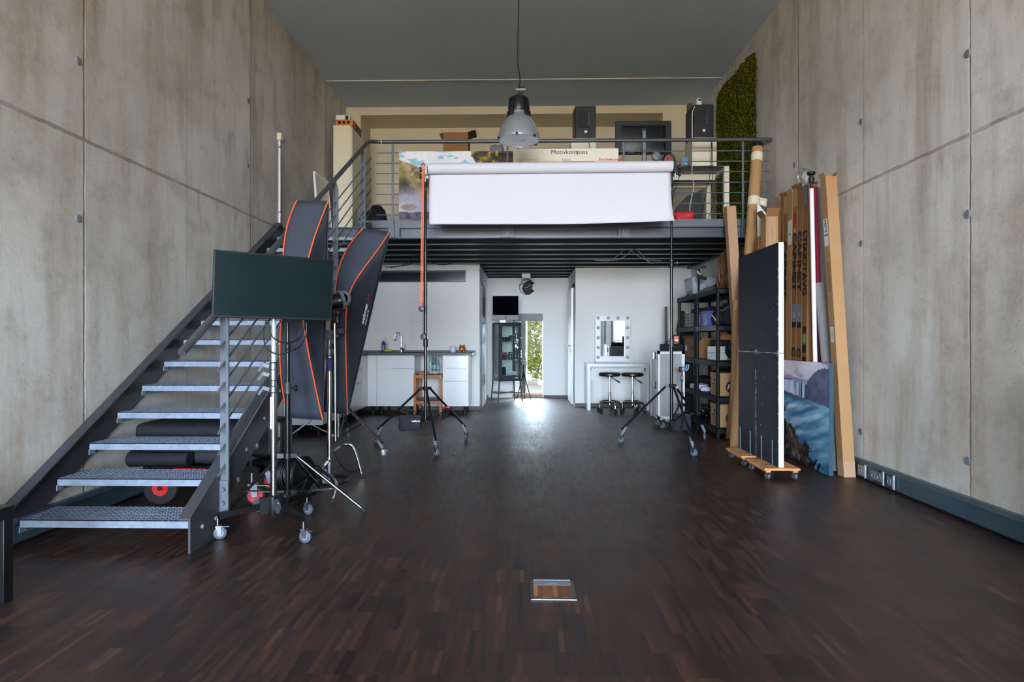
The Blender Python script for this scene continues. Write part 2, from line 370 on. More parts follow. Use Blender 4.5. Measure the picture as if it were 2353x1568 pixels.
BLACKBOARD = M('black_painted_foam', (40,44,52), 0.75, 0, 0.18, 5.0, 0.15, 70, 0.2); FOAMW = M('white_foam_edge', (214,222,230), 0.8, 0, 0.03)
WORKTOP = M('dark_worktop', (68,72,80), 0.45, 0, 0.2, 8.0); MOSS = moss_mat(); PRINT = printmat('canvas_print')
SCREEN = screen_mat('matte_display', (6,16,19), 0.32, 0.42, (0.45,0.75,0.8,1)); SCREENB = screen_mat('glossy_dark_display', (6,7,10), 0.18, 0.0)
DARKGLASS = screen_mat('dark_window_glass', (30,36,38), 0.12); INK = M('black_ink', (26,22,20), 0.7); WHITEI = M('white_print', (236,236,238), 0.6)
TAPE = M('packing_tape', (172,122,70), 0.3); LABELW = M('white_label', (222,224,226), 0.6, 0, 0.06); LABELB = M('blue_label', (96,130,152), 0.5); CRIM = M('crimson_paper', (160,18,52), 0.75, 0, 0.08)
GREYPAPER = M('grey_paper', (140,136,140), 0.8, 0, 0.06); WHITETUBE = M('white_tube', (230,230,236), 0.4, 0, 0.05); MIRROR = brushed('mirror_glass', (235,240,242), 0.0)
GREYCASE = M('grey_flightcase_laminate', (142,142,146), 0.6, 0, 0.14, 4.0, 0.1); BLUEG = M('blue_grip_sleeve', (48,66,120), 0.6); BLUEB = M('blue_plastic', (66,74,156), 0.45)
FROST = M('frosted_plastic', (170,176,190), 0.4); GREEN = M('lime_sponge', (170,196,40), 0.85, 0, 0.15, 30, 0.4); PURPLE = M('purple_bottle', (60,40,120), 0.3)
CERAM = M('brown_glazed_ceramic', (168,92,36), 0.18, 0, 0.15); PLASTICW = M('soft_white_plastic', (214,218,220), 0.4); GREENCAB = M('dark_green_grey_metal', (52,60,62), 0.4, 0.2, 0.1)
LEATHER = M('black_vinyl', (24,25,27), 0.35, 0, 0.15, 10, 0.1); SKIN = M('painted_skin', (206,150,130), 0.6, 0, 0.08); HAIR = wood('brown_hair', (96,60,36))
TEALP = M('pale_blue_plastic', (110,150,186), 0.45); BLUETAPE = M('blue_tape', (36,112,210), 0.6); CABLEB = M('black_cable', (20,20,22), 0.5); CABLEW = M('white_cable', (214,214,214), 0.5)
# ------------------------------------------------------------------ room shell
XL, XR, YF, YK, YM, YE, ZD, ZS, ZC = -2.88, 2.83, -6.5, 9.9, 10.4, 12.0, 2.467, 2.36, 4.90
XA, XB = -0.73, 0.87                      # entry recess
def sbox(name, mat, *b, parent=None, bevel=0):
    o = MB().box(*b).build(name, mat, parent, smooth=False, keep=parent is None, bevel=bevel)
    if parent is None: struct(o)
    return o
sbox('floor', PARQ, XL-0.3, XR+0.3, YF-0.3, YE+0.3, -0.15, 0.0)
sbox('ceiling', CEILM, XL-0.3, XR+0.3, YF-0.3, 10.75, ZC, ZC+0.2)
wl = sbox('wall_left', CONC_L, XL-0.25, XL, YF-0.3, 12.3, 0, ZC)
wr = sbox('wall_right', CONC_R, XR, XR+0.25, YF-0.3, 12.3, 0, ZC)
for w, X, sg, ps in ((wl, XL, 1, ((180,140),(180,503),(569,381),(570,232))), (wr, XR, -1, ((2224,123),(2224,492),(1979,280),(1979,560),(2224,1060),(1979,992),(1826,380)))):
    for u, v in ps:
        p = atX(u, v, X); MB().lathe([(0.0, 0.008), (0.022, 0.008), (0.028, 0.003), (0.029, -0.002)], p, (sg, 0, 0), 20).build('tie_plug', GREYP, w)
def holed(name, mat, x0, x1, y0, y1, z0, z1, hx0, hx1, hz0, hz1):
    mb = MB()
    for a, b, c, d in ((x0,hx0,z0,z1),(hx1,x1,z0,z1),(hx0,hx1,z0,hz0),(hx0,hx1,hz1,z1)):
        if b-a > 1e-4 and d-c > 1e-4: mb.box(a, b, y0, y1, c, d)
    return struct(mb.build(name, mat, smooth=False, keep=True))
# glazed front behind the camera
holed('wall_front', CONC_F, XL, XR, YF-0.3, YF-0.05, 0, ZC, -2.7, 2.2, 0.06, 3.55)
def glazing(name, x0, x1, yc, z0, z1, nx, nz, fr, mat, glass, d=0.07):
    w = bpy.data.objects.new(name, None); COL.objects.link(w); w['kind'] = 'structure'; mb = MB()
    for i in range(nx+1):
        x = x0+(x1-x0)*i/nx; mb.box(max(x0, x-fr/2), min(x1, x+fr/2), yc-d/2, yc+d/2, z0, z1)
    for k in range(nz+1):
        z = z0+(z1-z0)*k/nz; mb.box(x0, x1, yc-d/2+.002, yc+d/2-.002, max(z0, z-fr/2), min(z1, z+fr/2))
    mb.build('window_frame', mat, w, smooth=False); MB().box(x0, x1, yc-.004, yc+.004, z0, z1).build('pane', glass, w, smooth=False); return w
glazing('window_1', -2.7, 2.2, YF-0.17, 0.06, 3.55, 4, 1, 0.09, STEELD, GLASS)
# ground floor back walls
holed('wall_kitchen', WHITEW, XL, XA, YK, YK+0.16, 0, ZD-0.02, at(560,640,YK).x, at(1070,640,YK).x, at(900,649,YK).z, at(900,622,YK).z)
sbox('wall_recess_left', WHITEW, XA-0.14, XA, YK+0.16, YE, 0, ZD-0.02)
sbox('wall_vanity', WHITEW, XB, XR, YM, YM+0.16, 0, ZD-0.02)
sbox('wall_recess_right', WHITEW, XB, XB+0.14, YM+0.16, YE, 0, ZD-0.02)
wx0, wx1 = at(1180,800,YE).x, at(1247,800,YE).x; wz0, wz1 = at(1220,906,YE).z, at(1220,721,YE).z
holed('wall_back', WHITEW, XL, XR, YE, YE+0.25, 0, ZD+0.2, wx0, wx1, wz0, wz1)
w2 = bpy.data.objects.new('window_2', None); COL.objects.link(w2); w2['kind'] = 'structure'
mb = MB(); ux = at(1203,800,YE).x
mb.box(wx0, wx1, YE+.08, YE+.15, at(1220,738,YE).z, wz1); mb.box(ux-.045, ux+.04, YE+.06, YE+.14, wz0, wz1-.14); mb.box(wx0, wx0+.03, YE+.08, YE+.15, wz0, wz1)
mb.box(wx0, wx1, YE+.08, YE+.15, wz0, wz0+.02)
mb.build('window_frame', STEELD, w2, smooth=False)
MB().box(ux+.045, ux+.075, YE+.09, YE+.13, wz0+.02, wz1-.14).build('pale_edge_strip', ALU, w2, smooth=False)
MB().box(wx0, wx1, YE+.115, YE+.119, wz0, wz1).build('pane', GLASS, w2, smooth=False)
# kitchen strip window
w3 = bpy.data.objects.new('window_3', None); COL.objects.link(w3); w3['kind'] = 'structure'
a, b = at(560,649,YK), at(1070,622,YK)
MB().box(a.x, b.x, YK+.10, YK+.105, a.z, b.z).build('pane', DARKGLASS, w3, smooth=False)
m3 = MB(); m3.box(a.x, b.x, YK+.07, YK+.12, a.z, a.z+.02); m3.box(a.x, b.x, YK+.07, YK+.12, b.z-.02, b.z); m3.box(b.x-.02, b.x, YK+.07, YK+.12, a.z, b.z); m3.build('window_frame', STEELD, w3, smooth=False)
# doors in the recess
d1 = bpy.data.objects.new('door_1', None); COL.objects.link(d1); d1['kind'] = 'structure'
MB().box(XA, XA+.012, 10.05, 11.0, 0, 2.10).build('door_frame', STEEL, d1, smooth=False)
MB().box(XA+.012, XA+.03, 10.12, 10.93, 0.01, 2.04).build('door_leaf', STEELD, d1, smooth=False)
d2 = bpy.data.objects.new('door_2', None); COL.objects.link(d2); d2['kind'] = 'structure'
mb = MB(); mb.box(XB-.02, XB, 10.62, 10.70, 0, 2.12); mb.box(XB-.02, XB, 11.60, 11.68, 0, 2.12); mb.box(XB-.02, XB, 10.62, 11.68, 2.05, 2.12); mb.build('door_frame', STEEL, d2, smooth=False)
MB().box(XB-.045, XB-.015, 10.72, 11.60, 0.01, 2.05).build('door_leaf', WHITEP, d2, smooth=False)
h = MB(); h.tube([(XB-.045,10.80,1.03),(XB-.10,10.80,1.03),(XB-.10,10.92,1.03)], .011); h.disc((XB-.05,10.80,.95), (1,0,0), .018, .012); h.build('handle', NICKEL, d2)
# skirting
BB = M('dark_skirting', (58,48,44), 0.5)
for i, b in enumerate(((XL,XA,YK-.015,YK,0,.06),(XA,XA+.015,YK,10.05,0,.06),(XA,wx0-.5,YE-.015,YE,0,.05),(wx1+.02,XB,YE-.015,YE,0,.05),(XB-.015,XB,YM,10.62,0,.06),(XB,XR,YM-.015,YM,0,.06))):
    struct(MB().box(*b).build('baseboard_'+('kitchen','recess_left','back_left','back_right','recess_right','vanity')[i], BB, smooth=False, keep=True))
# steel trunking along both concrete walls
def trunking(nm, X, s):
    y0, y1 = -6.4, 9.6
    prof = [(0,.012),(.055,.012),(.062,.022),(.062,.026),(.055,.03),(.055,.118),(.062,.122),(.062,.128),(.04,.15),(0,.15)]
    return struct(MB().prism([(X+s*a, y0, b) for a, b in prof], (0, y1-y0, 0)).build(nm, TRUNK, smooth=False, keep=True))
trunking('baseboard_left', XL, 1); tr = trunking('baseboard_right', XR, -1)
def outlet(u0, u1, n, label):
    a, b = atX(u0, 1090, XR-.062), atX(u1, 1090, XR-.062); X = XR-.062
    t = thing('wall_outlet', label, 'outlet', (X, (a.y+b.y)/2, .03), 'outlets in the right trunking')
    MB().box(X-.006, X, b.y, a.y, .034, .116).build('cover_plate', ALU, t, bevel=.002)
    MB().box(X-.012, X-.001, b.y-.022, b.y-.002, .022, .13).build('end_clip', SILVER, t, bevel=.003)
    for i in range(n):
        y = a.y+(b.y-a.y)*(i+.5)/n; MB().box(X-.008, X-.004, y-.034, y+.034, .042, .108).build('insert', GREYP, t, smooth=False)
        if n < 3: MB().lathe([(.021,.0),(.021,.007),(.017,.007),(.015,.002),(0,.002)], (X-.007, y, .075), (-1,0,0), 18).build('socket', SOCK, t)
outlet(1972, 1988, 1, 'single outlet beside the foot of the tallest leaning carton'); outlet(2003, 2029, 2, 'double outlet in the middle of the right trunking row'); outlet(2039, 2053, 1, 'small data outlet at the right end of the trunking row')
# mezzanine: deck on trapezoidal sheet, front channel, kick plate
YD = 7.08
prof = []; y = YD+.12
while y < YE+.2:
    prof += [(y, ZS), (y+.12, ZS), (y+.16, ZS+.085), (y+.44, ZS+.085)]; y += .48
mb = MB(); nP = len(prof)
mb.add([(X, a, b) for X in (XL, XR) for a, b in prof], [(i, i+1, nP+i+1, nP+i) for i in range(nP-1)])
struct(mb.build('ceiling_sheet', SHEET, smooth=False, keep=True, solid=.004))
sbox('floor_mezzanine', DWOOD, XL, XR, YD+.06, YE+.2, ZD-.018, ZD)
zb0, zb1 = at(1200,546,YD).z, ZD-.005
fb = bpy.data.objects.new('trim_front_channel', None); COL.objects.link(fb); fb['kind'] = 'structure'
mb = MB(); mb.box(XL, XR, YD+.06, YD+.075, zb0, zb1); mb.box(XL, XR, YD, YD+.075, zb0, zb0+.014); mb.box(XL, XR, YD, YD+.075, zb1-.014, zb1); mb.build('channel', BEAMM, fb, smooth=False)
MB().box(XL+1.02, XR, YD+.005, YD+.013, ZD-.01, at(1200,505,YD).z).build('kick_plate', STEEL, fb, smooth=False)
sbox('trim_side_channel', SHEET, XR-.07, XR, YD+.08, YM, ZS-.02, ZS+.12)
# upper back wall with shallow recess, beam and side piers
sbox('wall_upper', CREAMW, XL, XR, 10.42, 10.75, ZD, ZC)
zb = at(1200,262,9.8).z
sbox('trim_beam', CREAMW, XL, XR, 9.8, 10.42, zb, ZC)
sbox('wall_pier_left', CREAMW, XL, at(829,300,9.8).x, 9.8, 10.42, ZD, zb); sbox('wall_pier_right', CREAMW, at(1523,300,9.8).x, XR, 9.8, 10.42, ZD, zb)
sbox('trim_ceiling_joint', WHITEP, XL, XR, 8.775, 8.80, ZC-.008, ZC)
# ------------------------------------------------------------------ outside
def matte(name, c, tr=0.0):
    g = G(name); n = g.noise(g.pos(), 1.8, 3.0); L = lin(c); col = g.mix(n, tuple(x*.6 for x in L), tuple(x*1.4 for x in L))
    d = g.n('ShaderNodeBsdfDiffuse'); g.set(d.inputs[0], col)
    if tr:
        t = g.n('ShaderNodeBsdfTranslucent'); g.set(t.inputs[0], col); m = g.n('ShaderNodeMixShader'); m.inputs[0].default_value = tr
        g.t.links.new(d.outputs[0], m.inputs[1]); g.t.links.new(t.outputs[0], m.inputs[2]); g.t.links.new(m.outputs[0], g.out.inputs[0])
    else: g.t.links.new(d.outputs[0], g.out.inputs[0])
    return g.m
GRASS = matte('outdoor_paving', (46,41,36)); LEAF = matte('leaf', (27,36,9), .4); LEAF2 = matte('leaf_yellow', (44,47,14), .4); BARK = wood('bark', (110,90,70))
sbox('ground_back', GRASS, -12, 12, 12.35, 40, -.15, -.05); sbox('ground_front', plaster('warm_bounce_ground', (190,148,102)), -20, 20, -36, -6.85, -.15, -.05)  # unseen front ground, its warm tone set to bounce light onto upper walls
def leafcloud(c, rad, n, size, seed):
    r = random.Random(seed); mb = MB()
    for _ in range(n):
        while True:
            d = Vector((r.uniform(-1,1), r.uniform(-1,1), r.uniform(-1,1)))
            if d.length < 1: break
        p = Vector(c)+Vector((d.x*rad[0], d.y*rad[1], d.z*rad[2])); a = Vector((r.uniform(-1,1), r.uniform(-1,1), r.uniform(-1,1))).normalized(); b = a.orthogonal().normalized(); s = size*r.uniform(.6,1.3)
        mb.add([p-a*s, p-b*s*.45, p+a*s, p+b*s*.45], [(0,1,2,3)])
    return mb
for i, (x, y, zc, rx, rz, lm, lab) in enumerate(((0.42,16.0,1.25,.75,1.15,LEAF2,'light green leafy tree outside the narrow back window'),(.15,17.8,1.5,.9,1.4,LEAF,'darker green tree behind the light one outside'))):
    t = thing('tree', lab, 'tree', (x, y, -.05)); MB().tube([(x,y,-.05),(x+.05,y,.6),(x,y,1.6)], [.07,.05,.03]).build('trunk', BARK, t)
    leafcloud((x,y,zc), (rx,.6,rz), 2300, .07, i+3).build('foliage', lm, t, smooth=False, fixn=False)
tag(leafcloud((.75,15.2,.12), (.22,.2,.16), 160, .05, 9).build('shrub', LEAF2, smooth=False, fixn=False), 'low yellow green shrub outside behind the window glass', 'shrub')
# ------------------------------------------------------------------ staircase
Y1, GO, RI, Z1 = 3.294, 0.2686, 0.165, 0.157
SL = RI/GO; XI, XO = -1.80, -1.788
sta = thing('steel_staircase', 'open grey steel staircase with grating treads and tubular handrail along the left wall', 'staircase', (-2.3, 3.3, 0))
def stringer(x0, x1, fl_side):
    top = lambda y: 0.19+SL*(y-3.225)
    poly = [(3.225,0),(3.225,.19),(6.98,top(6.98)),(7.14,top(6.98)),(7.14,top(6.98)-.30),(7.0,top(7.0)-.245),(3.51,.115),(3.51,0)]
    mb = MB().prism([(x0,a,b) for a, b in poly], (x1-x0,0,0)); s = fl_side
    w = .055*s; e = x1 if s > 0 else x0
    mb.hexa([(e,3.225,.178),(e+w,3.225,.178),(e+w,6.98,top(6.98)-.012),(e,6.98,top(6.98)-.012)], [(e,3.225,.19),(e+w,3.225,.19),(e+w,6.98,top(6.98)),(e,6.98,top(6.98))])
    return mb.build('stringer', STEELD, sta, smooth=False)
stringer(XL+.012, XL+.024, 1); sr = stringer(XI, XO, -1)
for k in range(14):
    for dy in (.05, .20):
        y = Y1+GO*k+dy; z = Z1+RI*k-.045
        MB().lathe([(0,.010),(.008,.010),(.012,.007),(.012,0)], (XO, y, z), (1,0,0), 10).build('bolt', GREYP, sr)
def tread(k):
    y0 = Y1+GO*k; z = Z1+RI*k; x0, x1, d = XL+.10, XI-.004, .27; t = .042; mb = MB()
    mb.box(x0, x1, y0, y0+.004, z-t, z); mb.box(x0, x1, y0, y0+.016, z-.004, z); mb.box(x0, x1, y0+d-.004, y0+d, z-t, z); mb.box(x0, x0+.005, y0, y0+d, z-.075, z); mb.box(x1-.005, x1, y0, y0+d, z-.075, z)
    n = 30
    for i in range(1, n): x = x0+(x1-x0)*i/n; mb.box(x-.0022, x+.0022, y0+.004, y0+d-.004, z-.030, z-.001)
    for j in range(1, 9): y = y0+d*j/9; mb.box(x0, x1, y-.004, y+.004, z-.014, z-.0005)
    for i in range(n):
        for j in range(9):
            x = x0+(x1-x0)*(i+.5)/n; y = y0+d*(j+.5)/9; mb.box(x-.003, x+.003, y-.013, y+.013, z-.004, z+.0015)
    o = mb.build('tread', GALV, sta, smooth=False, fixn=False)
    c = MB(); c.lathe([(0,.008),(.010,.008),(.010,0)], (x0+.005, y0+.05, z-.058), (1,0,0), 8); c.build('bolt', NICKEL, o)
for k in range(14): tread(k)
zh = lambda y: 1.085+SL*(y-3.13)
rl = sta
XR_ = -1.765
YH, ZH = 7.02, None
pend = at(852, 326, 7.02); ZR = pend.z; yb = 3.13+(ZR-1.085)/SL
hp = [(XR_-.01, 3.12, zh(3.12)), (XR_-.01, yb-.25, zh(yb-.25))]+bez([(XR_-.01, yb-.25, zh(yb-.25)), (XR_-.01, yb-.04, ZR-.01), (XR_-.005, yb+.06, ZR), (XR_+.10, yb+.07, ZR)], 8)[1:]
YRAIL = yb+.07
MB().tube(hp, .0215, 14).build('handrail', RAILM, rl)
for yy in (3.55, 5.66, 6.64):
    zb_ = .19+SL*(yy-3.225)-.23 if yy < 6 else at(839, 523, yy).z; zt = zh(yy)-.012
    mb = MB(); mb.prism([(XR_-.026,yy,zb_),(XR_+.024,yy,zb_),(XR_+.024,yy,zt-.075),(XR_+.004,yy,zt),(XR_-.026,yy,zt)], (0,.012,0))
    p = mb.build('post', STEEL, rl, smooth=False)
    b = MB(); b.box(XR_-.062, XR_-.022, yy-.004, yy+.0, zb_+.045, zb_+.15); b.box(XR_-.03, XR_+.028, yy-.012, yy-.001, zb_-.03, zb_+.16)
    for dz in (.03, .11): b.lathe([(0,.018),(.011,.018),(.013,.012),(.013,0)], (XR_, yy-.012, zb_+dz), (0,-1,0), 12)
    b.lathe([(0,.016),(.011,.016),(.013,.010),(.013,0)], (XR_-.045, yy-.004, zb_+.09), (0,-1,0), 12); b.build('bracket', STEEL, p)
for k in range(7):
    dz = .205+.121*k; mb = MB(); mb.tube([(XR_-.012+.014, 3.47, zh(3.47)-dz), (XR_+.002, yb+.0, zh(yb)-dz)], .006, 8); mb.build('rod', STEEL, rl)
# ------------------------------------------------------------------ mezzanine railing
mr = thing('mezzanine_railing', 'long grey tubular railing with thin horizontal rods along the mezzanine edge', 'railing', (0.4, YRAIL, ZD))
MB().tube([(XR_+.115, YRAIL, ZR), (XR-.005, YRAIL, ZR)], .0215, 14).build('handrail', RAILM, mr)
for u in (902, 1166, 1433, 1707):
    x = at(u, 400, YRAIL).x; z0 = at(u, 545, YRAIL).z; mb = MB(); mb.box(x-.011, x+.011, YRAIL-.006, YRAIL+.006, z0, ZR-.02); p = mb.build('post', STEEL, mr, smooth=False)
    b = MB(); b.box(x-.02, x-.006, YRAIL-.012, YRAIL+.03, z0-.005, z0+.13); b.box(x+.006, x+.02, YRAIL-.012, YRAIL+.03, z0-.005, z0+.13); b.box(x-.055, x+.075, YRAIL+.03, YRAIL+.038, z0, z0+.12)
    for sx in (-.04, .055):
        b.lathe([(0,.012),(.010,.012),(.011,0)], (x+sx, YRAIL+.03, z0+.06), (0,-1,0), 10)
    b.build('bracket', STEEL, p)
for v in (347.5, 371.5, 395.5, 419.5, 443.5, 467.5, 491.5):
    z = at(1550, v, YRAIL).z; MB().tube([(XR_+.05, YRAIL, z), (XR-.03, YRAIL, z)], .006, 8).build('rod', STEEL, mr)
# ------------------------------------------------------------------ pendant lamp
LY = 5.9; lc = at(1192, 324, LY); lx, zr = lc.x, lc.z
pl = thing('pendant_lamp', 'silver bell shaped industrial pendant lamp hanging on a black cord', 'lamp', (lx, LY, zr))
R0 = .204
MB().lathe([(R0-.006,0),(R0,.003),(R0+.002,.012),(.198,.05),(.185,.10),(.163,.15),(.138,.19),(.112,.22),(.088,.245),(.082,.26),(.082,.30),(.074,.30),(.074,.26),(.10,.22),(.126,.19),(.152,.15),(.174,.10),(.188,.05),(R0-.006,.0)], (lx,LY,zr), n=40).build('bell_shade', LAMPM, pl)
for k in range(4):
    for d in (-.09, 0, .09):
        a = math.pi/4+.25+k*math.pi/2+d; MB().tube([Vector((lx+math.cos(a)*r, LY+math.sin(a)*r, zr+h)) for r, h in ((.199,.05),(.186,.10),(.164,.15),(.139,.19),(.113,.22))], .003, 6).build('shade_rib', LAMPM, pl)
g = G('lamp_diffuser'); g.bsdf(g.mix(g.noise(g.obj(), 8.0), lin((196,208,222)), lin((214,224,236))), 0.25, 0, 0.5); DIFF = g.m
MB().lathe([(0,.02),(.06,.016),(.065,.008),(.09,.006),(R0-.012,.004),(R0-.012,.01),(0,.024)], (lx,LY,zr), n=40).build('diffuser', DIFF, pl)
mb = MB(); mb.lathe([(.092,.275),(.098,.29),(.098,.36),(.086,.40),(.055,.43),(.02,.445),(0,.445)], (lx,LY,zr), n=32)
for k in range(24):
    a = 2*math.pi*k/24; mb.bar((lx+.101*math.cos(a),LY+.101*math.sin(a),zr+.305),(lx+.092*math.cos(a),LY+.092*math.sin(a),zr+.405),.008,.008,(math.cos(a),math.sin(a),0))
mb.build('ballast_housing', BLACK, pl)
for a in (-.75, .5, 2.6, 4.0): MB().cbox((lx+.108*math.cos(a), LY+.108*math.sin(a), zr+.265), .03, .045, .08, a).build('latch', BLACK, pl, bevel=.005)
for a in (-2.75, -1.65, -.75, .6, 1.6): MB().cbox((lx+(R0+.002)*math.cos(a), LY+(R0+.002)*math.sin(a), zr+.005), .016, .024, .024, a).build('rim_clip', BLACK, pl, bevel=.003)
mb = MB(); mb.tube([(lx,LY,zr+.45),(lx,LY,zr+.50)], .007, 8); mb.box(lx-.03, lx+.065, LY-.012, LY+.012, zr+.485, zr+.505); mb.build('hook', NICKEL, pl)
cp = [at(u, v, LY) for u, v in ((1197,232),(1194,214),(1192,206),(1195,188),(1193,165),(1190,145),(1190,80),(1192,25),(1192,-20),(1191,-60),(1191,-93))]; cp[-1].z = ZC
MB().tube(spline(cp, 6), .0052, 6).build('cord', CABLEB, pl)
MB().tube([at(1199,207,LY)+Vector((.03*math.cos(a),0,.03*math.sin(a))) for a in [2*math.pi*i/20 for i in range(21)]], .005, 6).build('cord_loop', CABLEB, pl)
# ------------------------------------------------------------------ painted prints
def vnoise(x, y, seed=0):
    def h(i, j): n = (i*374761393+j*668265263+seed*974634777) & 0xffffffff; n = ((n ^ (n >> 13))*1274126177) & 0xffffffff; return ((n ^ (n >> 16)) & 0xffff)/65535.0
    i, j = math.floor(x), math.floor(y); fx, fy = x-i, y-j; fx = fx*fx*(3-2*fx); fy = fy*fy*(3-2*fy)
    return (h(i,j)*(1-fx)+h(i+1,j)*fx)*(1-fy)+(h(i,j+1)*(1-fx)+h(i+1,j+1)*fx)*fy
def fbm(x, y, s=0, o=4): return sum(vnoise(x*2**k, y*2**k, s+k)*.5**k for k in range(o))/sum(.5**k for k in range(o))
def lerp(a, b, t): t = max(0, min(1, t)); return tuple(p+(q-p)*t for p, q in zip(a, b))
def printed(name, parent, o, ux, uy, nx, ny, fn):
    o, ux, uy = Vector(o), Vector(ux), Vector(uy); mb = MB().grid(lambda s, t: o+ux*s+uy*t, nx, ny)
    ob = mb.build(name, PRINT, parent, smooth=False, fixn=False); me = ob.data; a = me.color_attributes.new('print', 'FLOAT_COLOR', 'POINT')
    for j in range(ny+1):
        for i in range(nx+1): a.data[j*(nx+1)+i].color = (*lin(fn(i/nx, j/ny)), 1)
    return ob
def art_falls(s, t):
    n = fbm(s*6, t*6, 1); n2 = fbm(s*18, t*18, 5); st = fbm(s*3+t*2, t*22-s*6, 9)
    if t > .86-.06*s+(.10*max(0, s-.55)/.45 if s > .6 else 0)*0:
        c = lerp((206,198,214), (244,238,240), fbm(s*3, t*9, 3)*1.6-.3); c = lerp(c, (120,116,150), (fbm(s*4, t*10, 8)-.52)*5)
    else: c = None
    cliff_top = .80+.02*math.sin(s*9)+.05*(n-.5) if s < .62 else .82+.13*min(1, (s-.62)/.22)+.04*(n2-.5)
    cliff_bot = .70-.10*s
    if cliff_bot < t < cliff_top:
        c = lerp((28,36,66), (70,84,122), n2*1.5-.3)
        if s < .50 and t < .80: c = lerp((204,220,244), (70,92,140), (fbm(s*34, t*2, 4)-.45)*3.2)
        if .53 < s < .57 and t < .82: c = (196,212,236)
    elif t <= cliff_bot:
        c = lerp((38,98,138), (196,218,236), st*1.8-.50); c = lerp(c, (24,60,96), (.35-t)*1.3); c = lerp(c, (50,126,146), (s-.6)*.8)
        if t > cliff_bot-.035: c = lerp((24,40,60), (110,170,190), s)
    if c is None: c = (150,146,176)
    edge = .52-.62*s+.14*(fbm(s*9, t*9, 12)-.5)
    if t < edge:
        c = lerp((16,16,18), (84,78,70), (n2-.42)*2.6); c = lerp(c, (96,104,38), (fbm(s*10, t*10, 20)-.56)*4 if s < .45 else 0)
        if fbm(s*14, t*14, 31) > .66: c = lerp(c, (150,140,160), .6)
    elif t < edge+.10 and fbm(s*16, t*16, 40) > .60: c = (20,20,26)
    return c
def art_valley(s, t):
    n = fbm(s*8, t*6, 2); n2 = fbm(s*22, t*18, 6)
    c = lerp((200,204,214), (232,230,236), n); 
    if t > .72 and fbm(s*6, t*14, 17) > .56: c = lerp(c, (70,160,190), .6)
    ridge = .88-.62*s+.06*(n-.5)
    if t < ridge: c = lerp((66,52,34), (190,170,120), n2*1.5-.25); c = lerp(c, (150,140,40), (fbm(s*7, t*7, 23)-.5)*3); c = lerp(c, (36,28,22), (ridge-t-.18)*4*(1 if n > .4 else .3))
    if t < .52: c = lerp(c, (176,170,196), min(1, (.52-t)*5)*(.55+.6*n))
    if math.hypot((s-.10)*1.3, (t-.17)*2.0) < .10+.03*(n-.5): c = lerp((120,100,96), (170,146,136), n2)
    if t < .095+.02*(n-.5): c = lerp((24,20,30), (96,80,100), n2*n2*2.2)
    if s > .72 and t > 1-1.5*(s-.68)+.15*(n-.5): c = lerp((30,22,14), (196,150,40), (n2-.40)*3)
    return c
def canvas(name, label, p, ux, uy, d, nx, ny, fn, edge, group=None):
    """stretched canvas: p lower left front corner, ux / uy spans, d thickness vector"""
    p, ux, uy, d = map(Vector, (p, ux, uy, d)); c = p+(ux+uy)/2
    t = thing(name, label, 'canvas print', (c.x, c.y, p.z))
    MB().hexa([p, p+ux, p+ux+d, p+d], [p+uy, p+ux+uy, p+ux+uy+d, p+uy+d]).build('stretcher_body', edge, t, smooth=False)
    e = d.normalized()*-.0015; printed('printed_face', t, p+e, ux, uy, nx, ny, fn); return t
# ------------------------------------------------------------------ on the mezzanine
YP = YRAIL-.045
a, b = at(917, 503, YP), at(1145, 347, YP)
canvas('landscape_canvas', 'bright mountain valley canvas print propped against the front of the mezzanine railing rods', (a.x, YP, a.z), (b.x-a.x, 0, 0), (0, 0, b.z-a.z), (0, .037, 0), 110, 84, art_valley, DWOOD)
a, b = at(1179, 480, YP), at(1421, 341, YP)
bd = thing('workshop_board', 'cream board with dark heading and red text propped against the mezzanine railing', 'board', ((a.x+b.x)/2, YP, ZD+.08))
CREAMB = M('cream_board', (226,220,206), 0.6, 0, 0.03)
MB().box(a.x, b.x, YP, YP+.037, ZD+.08, b.z).build('panel', CREAMB, bd, smooth=False)
def bt(txt, u, v, px, mat, align='LEFT', sh=0, bold=0):
    p = at(u, v, YP); lettering(txt, px*YP/FPX*1.38, (p.x, YP-.001, p.z), (1,0,0), (0,0,1), bd, mat, align=align, shear=sh, bold=bold)
bt('Motivkompass', 1266, 354.5, 10.5, INK); bt('\u00ae', 1324, 352, 5, INK); bt('Aktion', 1290, 369.5, 5.6, REDT); bt('Durchsetzung &', 1376, 369, 6.0, REDT, bold=.001); bt('Einfluss', 1376, 377, 6.0, REDT, bold=.001)
GOLD = M('gold_print', (176,160,96), 0.6); bt('Inspiration &', 1186, 371, 6.6, GOLD, sh=.25); bt('Kreativit\u00e4t', 1192, 378, 6.6, GOLD, sh=.25)
OR2 = M('orange_print', (236,176,84), 0.6)
for u0, u1, m in ((1229,1296,OR2),(1296,1366,REDT)):
    p, q = at(u0, 371, YP), at(u1, 380, YP); MB().box(p.x, q.x, YP-.0012, YP-.0002, q.z, p.z).build('printed_bar', m, bd, smooth=False)
